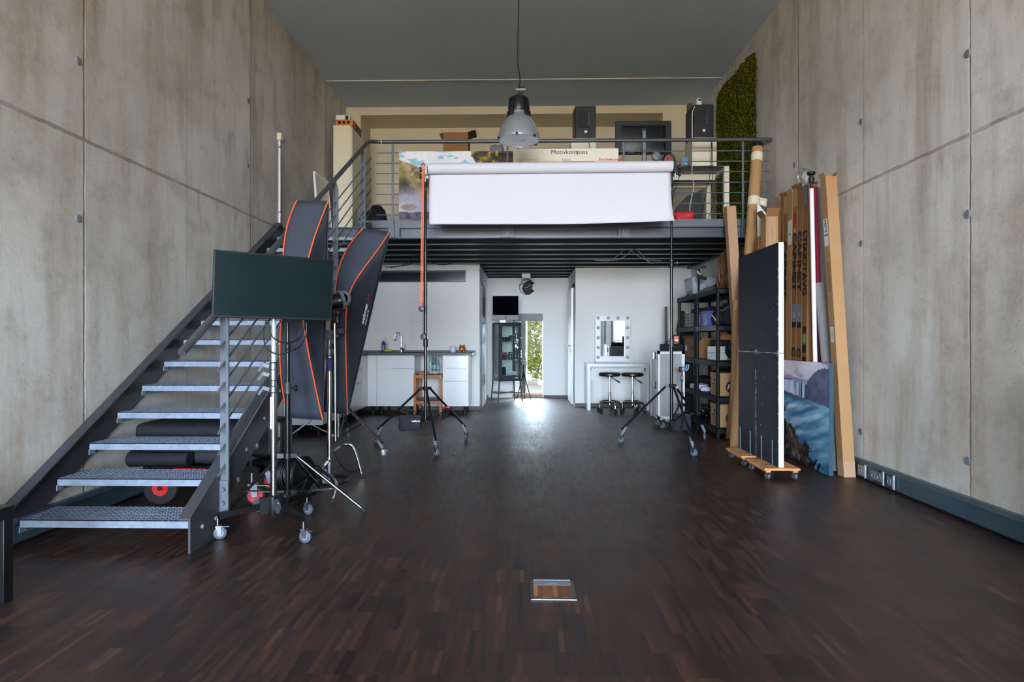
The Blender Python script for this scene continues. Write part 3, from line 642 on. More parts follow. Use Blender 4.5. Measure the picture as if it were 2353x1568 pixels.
# black bag, plank box, cabinets
def lump(name, mat, label, cat, c, sx, sy, sz, seed, parent=None, flat=.0):
    r = random.Random(seed); ph = [r.uniform(0, 6) for _ in range(6)]
    def f(s, t):
        a, b = s*2*math.pi, t*math.pi; x, y, z = math.sin(b)*math.cos(a), math.sin(b)*math.sin(a), math.cos(b)
        q = lambda w: math.copysign(abs(w)**.55, w); k = 1+.07*math.sin(3*a+ph[0]+2*b)+.05*math.sin(5*a+ph[1]-3*b)+.05*math.sin(4*b+ph[2])
        return Vector((c[0]+q(x)*sx/2*k, c[1]+q(y)*sy/2*k, c[2]+max(0, (q(z)*k+1)/2*sz)))
    o = MB().grid(f, 28, 16).build(name, mat, parent, angle=70)
    return tag(o, label, cat) if parent is None else o
p = at(867, 500, 9.3); lump('duffel_bag', BAGM, 'small dark bag on the upper deck floor beside the left railing corner', 'bag', (p.x, 9.3, ZD), .30, .24, at(867,478,9.3).z-ZD, 4)
p0 = atX(766, 400, -2.80); Yc = 8.75
cab = thing('tall_cabinet', 'tall cream wardrobe cabinet at the left end of the upper deck', 'cabinet', (-2.67, Yc+.4, ZD))
xa, xb = at(765.5,400,Yc).x, at(806,400,Yc).x; zt = at(780,288,Yc).z
MB().box(max(xa, XL+.01), xb, Yc, 9.55, ZD, zt).build('carcass', CREAMP, cab, bevel=.004)
for i in range(2):
    y0 = Yc+.02+i*.385; MB().box(xb, xb+.018, y0, y0+.38, ZD+.06, zt-.02).build('door', CREAMP, cab, bevel=.003)
def carton(name, label, c, sx, sy, sz, mat, rz=0, group=None, tape=True, cat='box'):
    t = thing(name, label, cat, c, group); mb = MB().cbox((c[0],c[1],c[2]+sz/2), sx, sy, sz, rz); mb.build('box_body', mat, t, bevel=.003)
    if tape: MB().cbox((c[0],c[1],c[2]+sz+.0008), sx*1.002, .05, .0015, rz).build('tape', TAPE, t, smooth=False)
    return t
z = zt
ORB = M('orange_carton', (196,120,50), 0.6, 0, .3, 12)
t = carton('photo_box', 'flat orange printed carton on top of the tall cabinet', (xa+.16, Yc+.08, z), .25, .14, .085, ORB, tape=False)
for i in range(3): MB().lathe([(.022,0),(.022,.002),(.012,.002),(.012,0)], (xa+.09+.065*i, Yc+.01, z+.045), (0,-1,0), 14).build('printed_ring', INK, t, smooth=False)
t = carton('photo_box', 'pale printed carton lying on the orange one above the cabinet', (xa+.13, Yc+.09, z+.085), .20, .12, .075, LABELW, tape=False)
MB().cbox((xa+.19, Yc+.028, z+.12), .045, .004, .06).build('printed_patch', INK, t, smooth=False)
carton('dark_brown_box', 'dark brown box at the rear of the tall cabinet top', (xb-.07, Yc+.44, z), .12, .34, .14, DWOOD, tape=False)
carton('red_brown_box', 'narrow upright maroon box between the cartons on the cabinet', (xb-.10, Yc+.19, z), .05, .12, .17, M('maroon_box', (92,36,28), .5), tape=False)
carton('white_flat_box', 'white flat box lying furthest back on the tall cabinet', (xa+.12, Yc+.73, z), .2, .18, .15, CREAMP, tape=False)
# whiteboard leaning at the left wall of the deck
q = [Vector(v) for v in ((XL+.06, 7.65, ZD+.0), (XL+.16, 8.55, ZD), (XL+.16, 8.55, ZD+.72), (XL+.02, 7.65, ZD+.72))]
A = atX(723, 396, XL+.05)
wbd = thing('framed_board', 'cream board with thin white frame leaning on the left wall above the stairs', 'board', (XL+.05, A.y+.4, ZD))
y0, y1, zt2 = A.y, min(A.y+.85, 8.72), A.z
MB().hexa([(XL+.10,y0,ZD),(XL+.125,y0,ZD),(XL+.125,y1,ZD),(XL+.10,y1,ZD)], [(XL+.03,y0,zt2),(XL+.055,y0,zt2),(XL+.055,y1,zt2),(XL+.03,y1,zt2)]).build('panel', CREAMB, wbd, smooth=False)
mb = MB()
for (pa, pb) in (((XL+.115,y0,ZD),(XL+.045,y0,zt2)),((XL+.115,y1,ZD),(XL+.045,y1,zt2)),((XL+.045,y0,zt2),(XL+.045,y1,zt2))): mb.bar(pa, pb, .03, .03, (1,0,0))
mb.build('frame', WHITEP, wbd, smooth=False)
# cable riser on the left wall
A, B = atX(645, 309, XL+.03), atX(646, 517, XL+.03); B.z = max(B.z, 2.535)
t = thing('cable_riser', 'thin white conduit with junction box on the left wall above the stairs', 'conduit', (XL+.02, A.y, B.z))
MB().tube([(XL+.016, A.y, B.z-.03), (XL+.016, A.y, A.z)], .013, 8).build('conduit', WHITEP, t); MB().box(XL, XL+.05, A.y-.035, A.y+.035, A.z-.07, A.z+.01).build('junction_box', CREAMP, t, bevel=.004)
for f in (.1, .85): MB().box(XL, XL+.034, A.y-.02, A.y+.02, B.z+(A.z-B.z)*f-.008, B.z+(A.z-B.z)*f+.008).build('clip', GREYP, t)
# lectern like carton on a stand behind the canvas
t = thing('open_carton', 'open brown carton with spread flaps behind the mountain print', 'box', (at(1055,340,8.6).x, 8.6, ZD)); a, b = at(1022,345,8.6), at(1078,312,8.6)
MB().box(a.x, b.x, 8.45, 8.75, ZD, b.z).build('box_body', CARD2, t, smooth=False)
MB().prism([(b.x,8.45,b.z),(b.x+.10,8.45,b.z+.03),(b.x+.10,8.75,b.z+.03),(b.x,8.75,b.z)], (0,0,.006)).build('flap', DWOOD, t, smooth=False); MB().prism([(a.x,8.45,b.z),(a.x-.06,8.45,b.z-.02),(a.x-.06,8.75,b.z-.02),(a.x,8.75,b.z)], (0,0,.006)).build('flap', CREAMP, t, smooth=False)
a, b = at(1142,380,7.6), at(1181,350,7.6)
t = thing('wicker_box', 'brown woven box standing between the mountain print and the cream board', 'box', ((a.x+b.x)/2, 7.7, ZD)); MB().box(a.x, b.x, 7.6, 7.85, ZD, b.z).build('box_body', DWOOD, t, bevel=.006); MB().box(a.x-.005, b.x+.005, 7.595, 7.855, b.z, b.z+.012).build('rim', BLACK, t)
p = at(1142, 346, 7.75); tag(lump('crumpled_foil', GREYP, 'x', 'packaging', (p.x, 7.75, b.z+.012), .17, .12, .12, 8), 'crumpled grey plastic bag on the woven box below the lamp', 'packaging')
# speakers and plinths
def plinth(u0, u1, vt, Y, d, label, z0=None):
    a, b = at(u0, vt, Y), at(u1, vt, Y); z0 = ZD if z0 is None else z0
    return tag(MB().box(a.x, b.x, Y, Y+d, z0, a.z).build('plinth', CREAMP, bevel=.004), label, 'plinth'), a, b
DY = YRAIL+.30
zdesk = at(1665, 381, DY).z
_, a, b = plinth(1312, 1370, 318, DY+.18, .26, 'white plinth under the left loudspeaker, standing on the desk', zdesk)
def speaker(a, b, Y, d, h, label, port):
    t = thing('studio_speaker', label, 'loudspeaker', ((a+b)/2, Y+d/2, port))
    mb = MB().hexa([(a,Y,port),(b,Y,port),(b+.02,Y+d,port),(a-.02,Y+d,port)], [(a,Y,port+h),(b,Y,port+h),(b+.02,Y+d,port+h),(a-.02,Y+d,port+h)]); mb.build('cabinet', BLACK, t, bevel=.008)
    w = b-a; p = MB(); p.box(a+w*.16, a+w*.70, Y-.003, Y, port+h*.32, port+h*.84); p.build('amplifier_plate', RUBBER, t, smooth=False)
    MB().lathe([(.026,.004),(.030,.003),(.030,0),(.022,0),(.022,-.05),(0,-.05)], (a+w*.45, Y-.002, port+h*.72), (0,-1,0), 20).build('bass_port', RUBBER, t)
    MB().box(a+w*.45, a+w*.58, Y-.002, Y, port+h*.18, port+h*.25).build('rating_label', LABELW, t, smooth=False)
    k = MB()
    for i in range(7): k.lathe([(.006,.006),(.007,0)], (a+w*.66, Y-.003, port+h*(.42+.06*i)), (0,-1,0), 8)
    k.build('control_knob', GREYP, t); return t
zt3 = at(1340, 318, DY+.18).z
sp = speaker(at(1322,300,DY+.2).x, at(1369,300,DY+.2).x, DY+.2, .22, at(1340,243,DY+.2).z-zt3, 'grey black monitor loudspeaker left of the desk display, seen from behind', zt3)
mb = MB()
for i in range(3): mb.tube([(at(1352,242,DY+.3).x+i*.03, DY+.3, zt3+at(1340,243,DY+.2).z-zt3), (at(1352,242,DY+.3).x+i*.03, DY+.3, zt3+at(1340,243,DY+.2).z-zt3+.012)], .007, 8)
mb.build('top_screw', NICKEL, sp)
a = at(1606, 316, DY+.05); b = at(1647, 316, DY+.05)
_, a, b = plinth(1590, 1647, 316, DY+.05, .32, 'white plinth carrying the right loudspeaker at the desk end', zdesk)
zt4 = a.z
speaker(at(1594,300,DY+.06).x, at(1640,300,DY+.06).x, DY+.06, .30, at(1610,240,DY+.06).z-zt4, 'black monitor loudspeaker with white camera on top, right of the desk display', zt4)
t = thing('security_camera', 'small white indoor camera standing on the right loudspeaker', 'camera', (at(1606,240,DY+.12).x, DY+.12, at(1606,240,DY+.06).z)); zz = at(1610,240,DY+.06).z; xx = at(1606,240,DY+.12).x
MB().lathe([(0,0),(.034,0),(.034,.03),(.034,.06),(.030,.082),(.018,.096),(0,.10)], (xx,DY+.12,zz), n=20).build('body', PLASTICW, t); MB().ball((xx,DY+.098,zz+.066), .019, 12).build('lens', BLACK, t)
t = tag(MB().box(at(1580,230,DY+.3).x, at(1591,230,DY+.3).x, DY+.28, DY+.34, zz, zz+.10).build('dark_box', DWOOD, bevel=.003), 'small dark upright box behind the white camera', 'box')
# desk with two frames, display
dk = thing('white_desk', 'white workstation desk seen from below behind the right of the railing', 'desk', (1.6, DY+.4, ZD)); xr = at(1676,400,DY).x; xl = at(1290,400,DY).x
g_ = M('grey_underside', (128,130,138), 0.5)
MB().box(xl, xr, DY, DY+.78, zdesk-.006, zdesk).build('desk_top', g_, dk, smooth=False)
mb = MB(); mb.box(xl, xr-.06, DY+.36, DY+.40, zdesk-.075, zdesk-.006); mb.box(xl, xr, DY+.74, DY+.78, zdesk-.075, zdesk-.006); mb.box(xr-.06, xr, DY+.04, DY+.78, zdesk-.05, zdesk-.006); mb.build('apron', CREAMP, dk, smooth=False)
for x, y in ((xr-.06, DY), (xl, DY), (xr-.06, DY+.72), (xl, DY+.72)): MB().box(x, x+.06, y, y+.06, ZD, zdesk-.006).build('leg', CREAMP, dk, bevel=.003)
t = thing('desk_drawer_unit', 'low black rolling cabinet under the desk behind the railing rods', 'cabinet', (at(1590,470,DY+.5).x, DY+.5, ZD)); xa_, xb_ = at(1560,470,DY+.45).x, at(1612,470,DY+.45).x
MB().prism([(xa_-.2,DY+.45,ZD),(xb_,DY+.45,ZD),(xb_,DY+.45,ZD+.58),(xb_-.18,DY+.45,ZD+.50),(xa_-.2,DY+.45,ZD+.12)], (0,.25,0)).build('body', BLACK, t, smooth=False)
mn = thing('desk_display', 'large dark desk display seen from behind between the loudspeakers', 'monitor', (at(1480,377,DY+.30).x, DY+.3, zdesk)); Ym = DY+.22
a, b = at(1414, 355, Ym), at(1543, 277, Ym)
MB().box(a.x, b.x, Ym, Ym+.03, a.z, b.z).build('back_shell', BLACK, mn, bevel=.006)
w, h_ = b.x-a.x, b.z-a.z; MB().hexa([(a.x+w*.1,Ym,a.z+h_*.06),(b.x-w*.1,Ym,a.z+h_*.06),(b.x-w*.1,Ym,b.z-h_*.14),(a.x+w*.1,Ym,b.z-h_*.14)], [(a.x+w*.17,Ym-.025,a.z+h_*.24),(b.x-w*.16,Ym-.025,a.z+h_*.24),(b.x-w*.16,Ym-.025,b.z-h_*.25),(a.x+w*.17,Ym-.025,b.z-h_*.25)]).build('rear_bulge', BLACK, mn, bevel=.006)
lettering('ViewSonic', .03, (a.x+w*.5, Ym-.002, b.z-h_*.11), (1,0,0), (0,0,1), mn, GREYD, align='CENTER')
xc = (a.x+b.x)/2+.0; mb = MB(); mb.box(xc-.026, xc+.026, Ym-.055, Ym-.025, zdesk, b.z-h_*.27); mb.build('stand_column', NICKEL, mn, bevel=.008)
MB().box(xc-.02, xc+.02, Ym-.057, Ym-.054, b.z-h_*.34, b.z-h_*.30).build('cable_slot', BLACK, mn, smooth=False)
MB().box(xc-.10, xc+.10, Ym-.10, Ym+.12, zdesk, zdesk+.012).build('stand_foot', NICKEL, mn, bevel=.004)
mb = MB(); mb.box(a.x+w*.24, a.x+w*.34, Ym-.004, Ym-.001, a.z+h_*.06, a.z+h_*.17); mb.box(a.x+w*.68, a.x+w*.75, Ym-.004, Ym-.001, a.z+h_*.06, a.z+h_*.14); mb.build('sticker', LABELW, mn, smooth=False)
# small things on and under the desk
p = at(1506, 366, DY+.16); t = thing('desk_fan', 'round grey fan head standing on the desk below the display', 'fan', (p.x, DY+.16, zdesk)); MB().lathe([(.0,.0),(.05,.0),(.06,.02),(.05,.05),(.02,.06),(0,.06)], (p.x,DY+.14,p.z+.02), (0,-1,0), 20).build('head', GREYP, t); MB().tube([(p.x,DY+.15,zdesk),(p.x,DY+.15,p.z)], .012, 8).build('stem', GREYP, t)
p = at(1537, 366, DY+.04); t = thing('headphones', 'red and black headphones hanging at the desk edge beside the paper roll', 'headphones', (p.x, DY+.04, zdesk)); MB().tube(spline([(p.x-.08,DY+.03,zdesk+.02),(p.x-.06,DY+.03,zdesk+.12),(p.x,DY+.03,zdesk+.16),(p.x+.06,DY+.03,zdesk+.10),(p.x+.075,DY+.03,zdesk+.0)], 5), .013, 8).build('headband', BLACK, t)
MB().box(p.x-.022, p.x+.0, DY+.005, DY+.03, zdesk+.02, zdesk+.13).build('red_strap', RED, t, bevel=.004)
p = at(1573, 374, DY+.02); q = at(1581, 360, DY+.02); printed('x', None, (at(1568,381,DY).x, DY-.004, at(1568,381,DY).z), (.062,0,0), (0,0,.10), 8, 10, lambda s, t: (90,170,190) if t < .25 else ((196,96,70) if (.3 < t < .5 and .3 < s < .8) else (84,150,208)))
o = COL.objects[-1]; o.name = 'postcard'; tag(o, 'small blue postcard leaning at the front of the desk', 'postcard')
p = at(1569, 500, 7.35); lump('red_bag', RED, 'shiny red plastic bag on the deck floor beneath the desk', 'bag', (p.x, 7.36, ZD), .28, .20, at(1569,487,7.35).z-ZD, 12)
def cable(label, pts, r, mat, cat='cable', grp=None, name='cable', k=6):
    if 'deck underside' in label or 'below the deck' in label or 'under the deck' in label:
        pts = list(pts); pts[len(pts)//2].z = ZS-.003
    return tag(MB().tube(spline(pts, k), r, 6).build(name, mat), label, cat, grp)
yc_ = DY-.02
cable('thin white cable hanging from the camera past the desk front', [at(u, v, yc_) for u, v in ((1597,244),(1591,262),(1591,320),(1591,372),(1590,395),(1594,430),(1590,450),(1585,480),(1590,503))], .005, CABLEW)
cable('black cable hanging from the right loudspeaker down to the deck', [at(u, v, yc_+.005) for u, v in ((1635,322),(1634,380),(1631,405),(1618,463),(1612,500))], .004, CABLEB)
cable('dark cable hanging beside the right desk leg', [at(u, v, yc_-.005) for u, v in ((1636,322),(1638,395),(1635,430),(1640,455),(1634,485),(1627,503))], .004, CABLEB)
cable('black cable below the left loudspeaker behind the cream board', [at(u, v, DY+.17) for u, v in ((1352,300),(1352,322),(1355,338),(1357,350))], .004, CABLEB)
cable('black cable drooping from the desk clamp end of the roller', [at(u, v, DY-.03) for u, v in ((1566,384),(1560,410),(1550,440),(1544,470),(1543,500))], .004, CABLEB)
cable('thin cable lying along the desk front edge', [at(u, v, DY-.01) for u, v in ((1560,378),(1590,382),(1612,382),(1640,381))], .004, CABLEB)
# moss panels on the right wall
def moss(label, pts, seed):
    r = random.Random(seed); mb = MB(); P = [atX(u, v, XR-.02) for u, v in pts]; ys = [p.y for p in P]; zs = [p.z for p in P]
    def top(y):
        for i in range(len(P)-1):
            if P[i].y >= y >= P[i+1].y: t = (P[i].y-y)/(P[i].y-P[i+1].y+1e-9); return P[i].z+(P[i+1].z-P[i].z)*t
        return P[-1].z
    y0, y1 = min(ys), max(ys); z0 = top.z0 if hasattr(top, 'z0') else None
    return P, top, y0, y1, r
P, top, y0, y1, r_ = moss('', [(1649,222),(1668,190),(1690,168),(1712,140),(1722,128),(1740,120)], 3)
def fm(s, t):
    y = y1+(y0-y1)*s; zt_ = top(y)+.02*(vnoise(s*40, 3, 5)-.5); z = ZD+.02+(zt_-ZD-.02)*t
    return Vector((XR-.012-.045*fbm(s*46, t*70, 3, 3), y+.012*(vnoise(t*60, s*3, 9)-.5), z))
tag(MB().grid(fm, 90, 130).build('moss_carpet', MOSS, fixn=False, angle=80), 'tall green moss panel on the right concrete wall beside the upper deck', 'moss')
def fm2(s, t): return Vector((XR-.012-.045*fbm(s*20, t*20, 3, 3), 8.6+(7.9-8.6)*s, 1.85+(.45+.08*vnoise(s*14, 2, 4))*t))
tag(MB().grid(fm2, 26, 22).build('moss_patch', MOSS, fixn=False, angle=80), 'small moss patch on the right wall above the black shelves', 'moss')
# hanging loose cables and emergency light under the deck
cable('loose black wires hanging from the deck underside on the left', [at(u, v, 8.70) for u, v in ((884,614),(912,613),(945,606),(965,600),(990,603),(1015,609),(1037,606))], .006, CABLEB)
cable('second loose black wire below the deck on the left', [at(u, v, 8.73) for u, v in ((896,616),(930,608),(955,604),(965,597))], .006, CABLEB)
cable('loose grey wires hanging from the deck underside on the right', [at(u, v, 8.22) for u, v in ((1363,597),(1395,600),(1430,593),(1460,593),(1490,602),(1506,604))], .005, GREYP)
cable('second thin grey wire under the deck on the right', [at(u, v, 8.25) for u, v in ((1370,599),(1410,594),(1440,590),(1480,596),(1520,600))], .004, GREYP)
t = thing('emergency_light', 'small white emergency light box under the entry sheet ceiling', 'lamp', (at(1209,626,11.2).x, 11.2, ZS-.06)); a, b = at(1199,630,11.2), at(1219,622,11.2)
MB().box(a.x, b.x, 11.2, 11.30, ZS-.075, ZS).build('housing', PLASTICW, t, bevel=.006); MB().box(a.x+.01, b.x-.01, 11.21, 11.29, ZS-.082, ZS-.074).build('lens', FROST, t)
# ------------------------------------------------------------------ stands and casters
def caster(par, x, y, ztop, rw, ang, wheel=GREYW, fork=NICKEL, socket=None, brake=True, tread=None, name='caster'):
    ki = .74 if tread else .55
    c, s_ = math.cos(ang), math.sin(ang); d = Vector((c, s_, 0)); n = Vector((-s_, c, 0)); o = Vector((x, y, 0)); a = o+d*rw*.35+Vector((0,0,rw))
    mb = MB(); top = Vector((x, y, ztop))
    mb.lathe([(rw*.32,-rw*.18),(rw*.40,-rw*.1),(rw*.40,rw*.08),(rw*.2,rw*.12)], (x, y, rw*2.18), (0,0,1), 14)
    for q in (-1, 1):
        b = n*q*rw*.36; mb.prism([Vector((x,y,rw*2.2))+b-d*rw*.35, Vector((x,y,rw*2.2))+b+d*rw*.55, a+b+d*rw*.25-Vector((0,0,rw*.15)), a+b-d*rw*.25-Vector((0,0,rw*.15))], n*q*.003)
    mb.tube([a-n*rw*.44, a+n*rw*.44], rw*.10, 8)
    if ztop > rw*2.25: mb.tube([(x,y,rw*2.2),(x,y,ztop)], rw*.18, 8)
    f = mb.build(name, fork, par)
    MB().lathe([(rw*ki,-rw*.26),(rw*.86,-rw*.27),(rw*.98,-rw*.20),(rw,0),(rw*.98,rw*.20),(rw*.86,rw*.27),(rw*ki,rw*.26)], a, n, 24, ring=True).build('wheel', tread or wheel, f)
    MB().lathe([(0,-rw*.20),(rw*.2,-rw*.30),(rw*.3,-rw*.2),(rw*(ki+.01),-rw*.22),(rw*(ki+.01),rw*.22),(rw*.3,rw*.2),(rw*.2,rw*.30),(0,rw*.20)], a, n, 20).build('hub', wheel if tread else SOCK, f)
    if brake: MB().bar(a+d*rw*.2+Vector((0,0,rw*1.02)), a+d*rw*1.35+Vector((0,0,rw*.92)), rw*.55, rw*.09).build('brake_lever', fork, f)
    if socket:
        MB().tube([Vector((x,y,ztop-.03)), Vector((x,y,ztop))+socket*.07], .016, 10).build('leg_socket', SOCK, f)
    return f
def collar(par, x, y, z, r, h, mat, knob=None, ka=0.0):
    c = MB().lathe([(r*.85,-h/2),(r,-h/2+.004),(r,h/2-.004),(r*.85,h/2)], (x,y,z), (0,0,1), 16).build('collar', mat, par)
    if knob:
        d = Vector((math.cos(ka), math.sin(ka), 0)); mb = MB(); p = Vector((x,y,z)); mb.tube([p+d*r*.8, p+d*(r+.028)], .005, 6); mb.lathe([(.018,-.008),(.021,-.004),(.021,.006),(.016,.010)], p+d*(r+.034), d, 14); mb.build('knob', knob, c)
    return c
def tripod(name, label, cat, cx, cy, zhub, zlow, feet, tube_r, leg_r, mat, poles, collars=(), foot='rubber', rw=.036, double=False, group=None, legmat=None, strut_f=.52):
    """light stand: poles = [(z0, z1, r, mat)], feet = [(x, y)] on the floor"""
    t = thing(name, label, cat, (cx, cy, 0), group); legmat = legmat or mat
    for z0, z1, r, m in poles: MB().tube([(cx,cy,z0),(cx,cy,z1)], r, 14).build('pole', m, t)
    for k in collars: collar(t, cx, cy, *k)
    mb = MB(); mb.lathe([(tube_r+.004,-.022),(tube_r+.010,-.018),(tube_r+.010,.018),(tube_r+.004,.022)], (cx,cy,zhub), (0,0,1), 16)
    lo = MB(); lo.lathe([(tube_r+.004,-.018),(tube_r+.008,-.014),(tube_r+.008,.014),(tube_r+.004,.018)], (cx,cy,zlow), (0,0,1), 16)
    for fx, fy in feet:
        d = Vector((fx-cx, fy-cy, 0)).normalized(); c = Vector((cx, cy, 0)); zf = (rw*2.35+.06) if foot == 'caster' else .012
        a = c+d*(tube_r+.035)+Vector((0,0,zhub)); e = Vector((fx, fy, zf)); ax = (a-e).normalized()
        mb.bar(c+d*.01+Vector((0,0,zhub)), a+d*.012, .026, .030); lo.bar(c+d*.01+Vector((0,0,zlow)), c+d*(tube_r+.045)+Vector((0,0,zlow)), .024, .022)
        L = MB(); off = Vector((0,0,1)).cross(d)*.013
        if double: L.tube([a+off, e+off], leg_r, 10); L.tube([a-off, e-off], leg_r, 10)
        else: L.tube([a, e], leg_r, 10)
        leg = L.build('leg', legmat, t)
        m = a.lerp(e, strut_f); st = MB().bar(c+d*(tube_r+.03)+Vector((0,0,zlow)), m, .020, .008).build('strut', BLACKM if mat is not CHROME else CHROME, t)
        rv = MB().ball(m, .008, 8)
        rv.build('rivet', NICKEL, st)
        if foot == 'caster': caster(t, fx, fy, zf-.02, rw, math.atan2(d.y, d.x)+.6*(1 if fx > cx else -.5), socket=ax)
        else: MB().tube([e+ax*.03, e-ax*.004], leg_r+.003, 10).build('rubber_foot', RUBBER, leg)
    mb.build('hub', BLACK if mat is not CHROME else NICKEL, t); lo.build('lower_hub', BLACK if mat is not CHROME else NICKEL, t); return t
# ------------------------------------------------------------------ display on rolling stand
sx, sy = at(629, 1170, 3.64).x, 3.64
ts = thing('display_stand', 'chrome rolling stand with black folding legs carrying the big display', 'stand', (sx, sy, 0))
zz = lambda v: at(629, v, sy).z
MB().tube([(sx,sy,.10),(sx,sy,zz(905))], .0185, 18).build('pole', CHROME, ts); MB().tube([(sx,sy,zz(905)),(sx,sy,zz(838))], .0165, 16).build('pole', CHROME, ts); MB().tube([(sx,sy,zz(838)),(sx,sy,zz(640))], .0135, 16).build('pole', M('white_pole', (206,214,226), .25, .3), ts)
for v, h in ((895,.045),(862,.07),(842,.05)):
    c = MB().lathe([(.020,-h/2),(.026,-h/2+.006),(.026,h/2-.006),(.020,h/2)], (sx,sy,zz(v)), n=16).build('collar', NICKEL, ts)
    k = MB(); p = Vector((sx-.02, sy-.015, zz(v))); k.bar(p, p+Vector((-.035,-.01,.012)), .022, .014, (0,1,0)); k.bar(p+Vector((-.03,-.01,.012)), p+Vector((-.06,-.012,-.03)), .016, .008, (0,1,0)); k.build('clamp_lever', GREYD, c)
MB().box(sx-.014, sx-.004, sy-.0195, sy-.0185, zz(985), zz(912)).build('label_strip', LABELW, ts, smooth=False)
hb = MB(); zh_ = .155; hb.lathe([(.03,-.06),(.034,-.05),(.034,.05),(.026,.06)], (sx,sy,zh_), n=16)
cps = [fl(697,1248), fl(705,1183), fl(500,1240)]
for i, p in enumerate(cps):
    p = Vector((p.x, p.y, 0)); d = Vector((p.x-sx, p.y-sy, 0)).normalized(); a = Vector((sx,sy,zh_))+d*.05; e = Vector((p.x,p.y,.135))-d*.01
    hb.obox(Vector((sx,sy,zh_))+d*.05, d*.03, Vector((-d.y,d.x,0))*.016, (0,0,.05))
    leg = MB().bar(a, e, .026, .036).build('leg', BLACKM, ts)
    pl_ = MB().disc(Vector((sx,sy,zh_+.005))+d*.075+Vector((-d.y,d.x,0))*-.017, Vector((-d.y,d.x,0)), .042, .004, 18).build('hinge_plate', STEELD, leg)
    MB().lathe([(0,.006),(.008,.005),(.010,0)], Vector((sx,sy,zh_+.025))+d*.085+Vector((-d.y,d.x,0))*-.019, (d.y,-d.x,0), 10).build('rivet', NICKEL, pl_)
    caster(ts, p.x, p.y, .12, .036, (2.9,-.3,.4)[i] if i != 0 else -.2)
hb.build('hub', BLACK, ts)
tl, trr, br, bl = at(492,573,3.315), at(768,597,3.70), at(762,737,3.69), at(487,729,3.305)
tv = thing('wide_display', 'wide dark flat display tilted on the chrome rolling stand beside the stairs', 'monitor', (sx, sy-.05, bl.z))
nrm = (trr-tl).cross(bl-tl).normalized()
if nrm.y > 0: nrm = -nrm
MB().hexa([bl-nrm*.022, br-nrm*.022, br, bl], [tl-nrm*.022, trr-nrm*.022, trr, tl]).build('bezel', BLACK, tv, bevel=.003)
def ins(s, t): return bl.lerp(br, s).lerp(tl.lerp(trr, s), t)
MB().add([ins(.012,.03)+nrm*.0008, ins(.988,.03)+nrm*.0008, ins(.988,.98)+nrm*.0008, ins(.012,.98)+nrm*.0008], [(0,1,2,3)]).build('screen', SCREEN, tv, smooth=False)
c = ins(.5,.45); MB().hexa([ins(.2,.08)-nrm*.022, ins(.8,.08)-nrm*.022, ins(.8,.75)-nrm*.022, ins(.2,.75)-nrm*.022], [ins(.3,.2)-nrm*.045, ins(.7,.2)-nrm*.045, ins(.7,.65)-nrm*.045, ins(.3,.65)-nrm*.045]).build('rear_housing', BLACK, tv, bevel=.004)
MB().bar(c-nrm*.044, (sx, sy-.017, c.z), .09, .09).build('mount_plate', STEELD, tv)
for i, pts in enumerate((((612,735,3.59),(607,770,3.59),(612,800,3.59),(640,815,3.59),(665,808,3.62),(690,795,3.7),(703,770,3.74),(704,742,3.74)),((617,735,3.59),(622,765,3.59),(632,780,3.59),(655,788,3.60),(680,783,3.7),(697,765,3.74),(700,738,3.74)))):
    tag(MB().tube(spline([at(*p) for p in pts], 6), .0042, 6).build('cable', CABLEB), ('long black cable looping below the display down past the chrome pole', 'shorter black cable loop hanging under the display')[i], 'cable')
# ------------------------------------------------------------------ strip softboxes
def softbox(label, tl, tr, br, bl, ring, rr, seam_tl, seam_tr, seam_bl, seam_br, logo=None):
    """opening corners, ring centre and seam control points (place coordinates)"""
    cen = (tl+tr+br+bl)/4; ax = (cen-ring).normalized(); ux = (tr-tl).normalized(); uy = ax.cross(ux).normalized()
    if uy.z < 0: uy = -uy
    ux = (ux-ax*ux.dot(ax)).normalized()
    t = thing('strip_softbox', label, 'softbox', (ring.x, ring.y, min(bl.z, br.z)), 'strip softboxes')
    R = lambda sx, sz: ring+ux*sx*rr*.72+uy*sz*rr*.72
    S_ = {k: bez([p]+c+[R(*q)], 14) for k, p, c, q in (('tl',tl,seam_tl,(-1,1)),('tr',tr,seam_tr,(1,1)),('bl',bl,seam_bl,(-1,-1)),('br',br,seam_br,(1,-1)))}
    n = 14
    def panel(a, b, nm, mat, sag):
        def f(s, q):
            i = min(n-1, int(q*n)); w = q*n-i; p = S_[a][i].lerp(S_[a][i+1], w); r = S_[b][i].lerp(S_[b][i+1], w); m = p.lerp(r, s)
            return m+(cen-m).normalized()*sag*math.sin(math.pi*s)*math.sin(math.pi*min(1, q*1.0))
        MB().grid(f, 8, n).build(nm, mat, t, angle=60, solid=.003)
    panel('tl','tr','end_panel',SOFTB,.01); panel('br','bl','end_panel',SOFTB,.01); panel('tr','br','side_panel',SOFTS,.012); panel('bl','tl','side_panel',SOFTS,.012)
    MB().add([tl+ax*.002, tr+ax*.002, br+ax*.002, bl+ax*.002], [(0,1,2,3)]).build('diffuser', PAPERW, t, smooth=False)
    mb = MB()
    for p, q in ((tl,tr),(tr,br),(br,bl),(bl,tl)): mb.tube([p,q], .005, 6)
    mb.build('rim_binding', SOFTS, t)
    for k in S_: MB().tube([p+(p-cen).normalized()*.003-ax*.003 for p in S_[k]], .0052, 6).build('seam_piping', ORANGE, t)
    MB().lathe([(rr*.7,-.01),(rr*.95,-.01),(rr*.95,.012),(rr*.7,.012)], ring-ax*.005, ax, 28, ring=True).build('speed_ring', SOCK, t)
    return t, S_, ax, ux, uy
P = at
D1 = 4.40
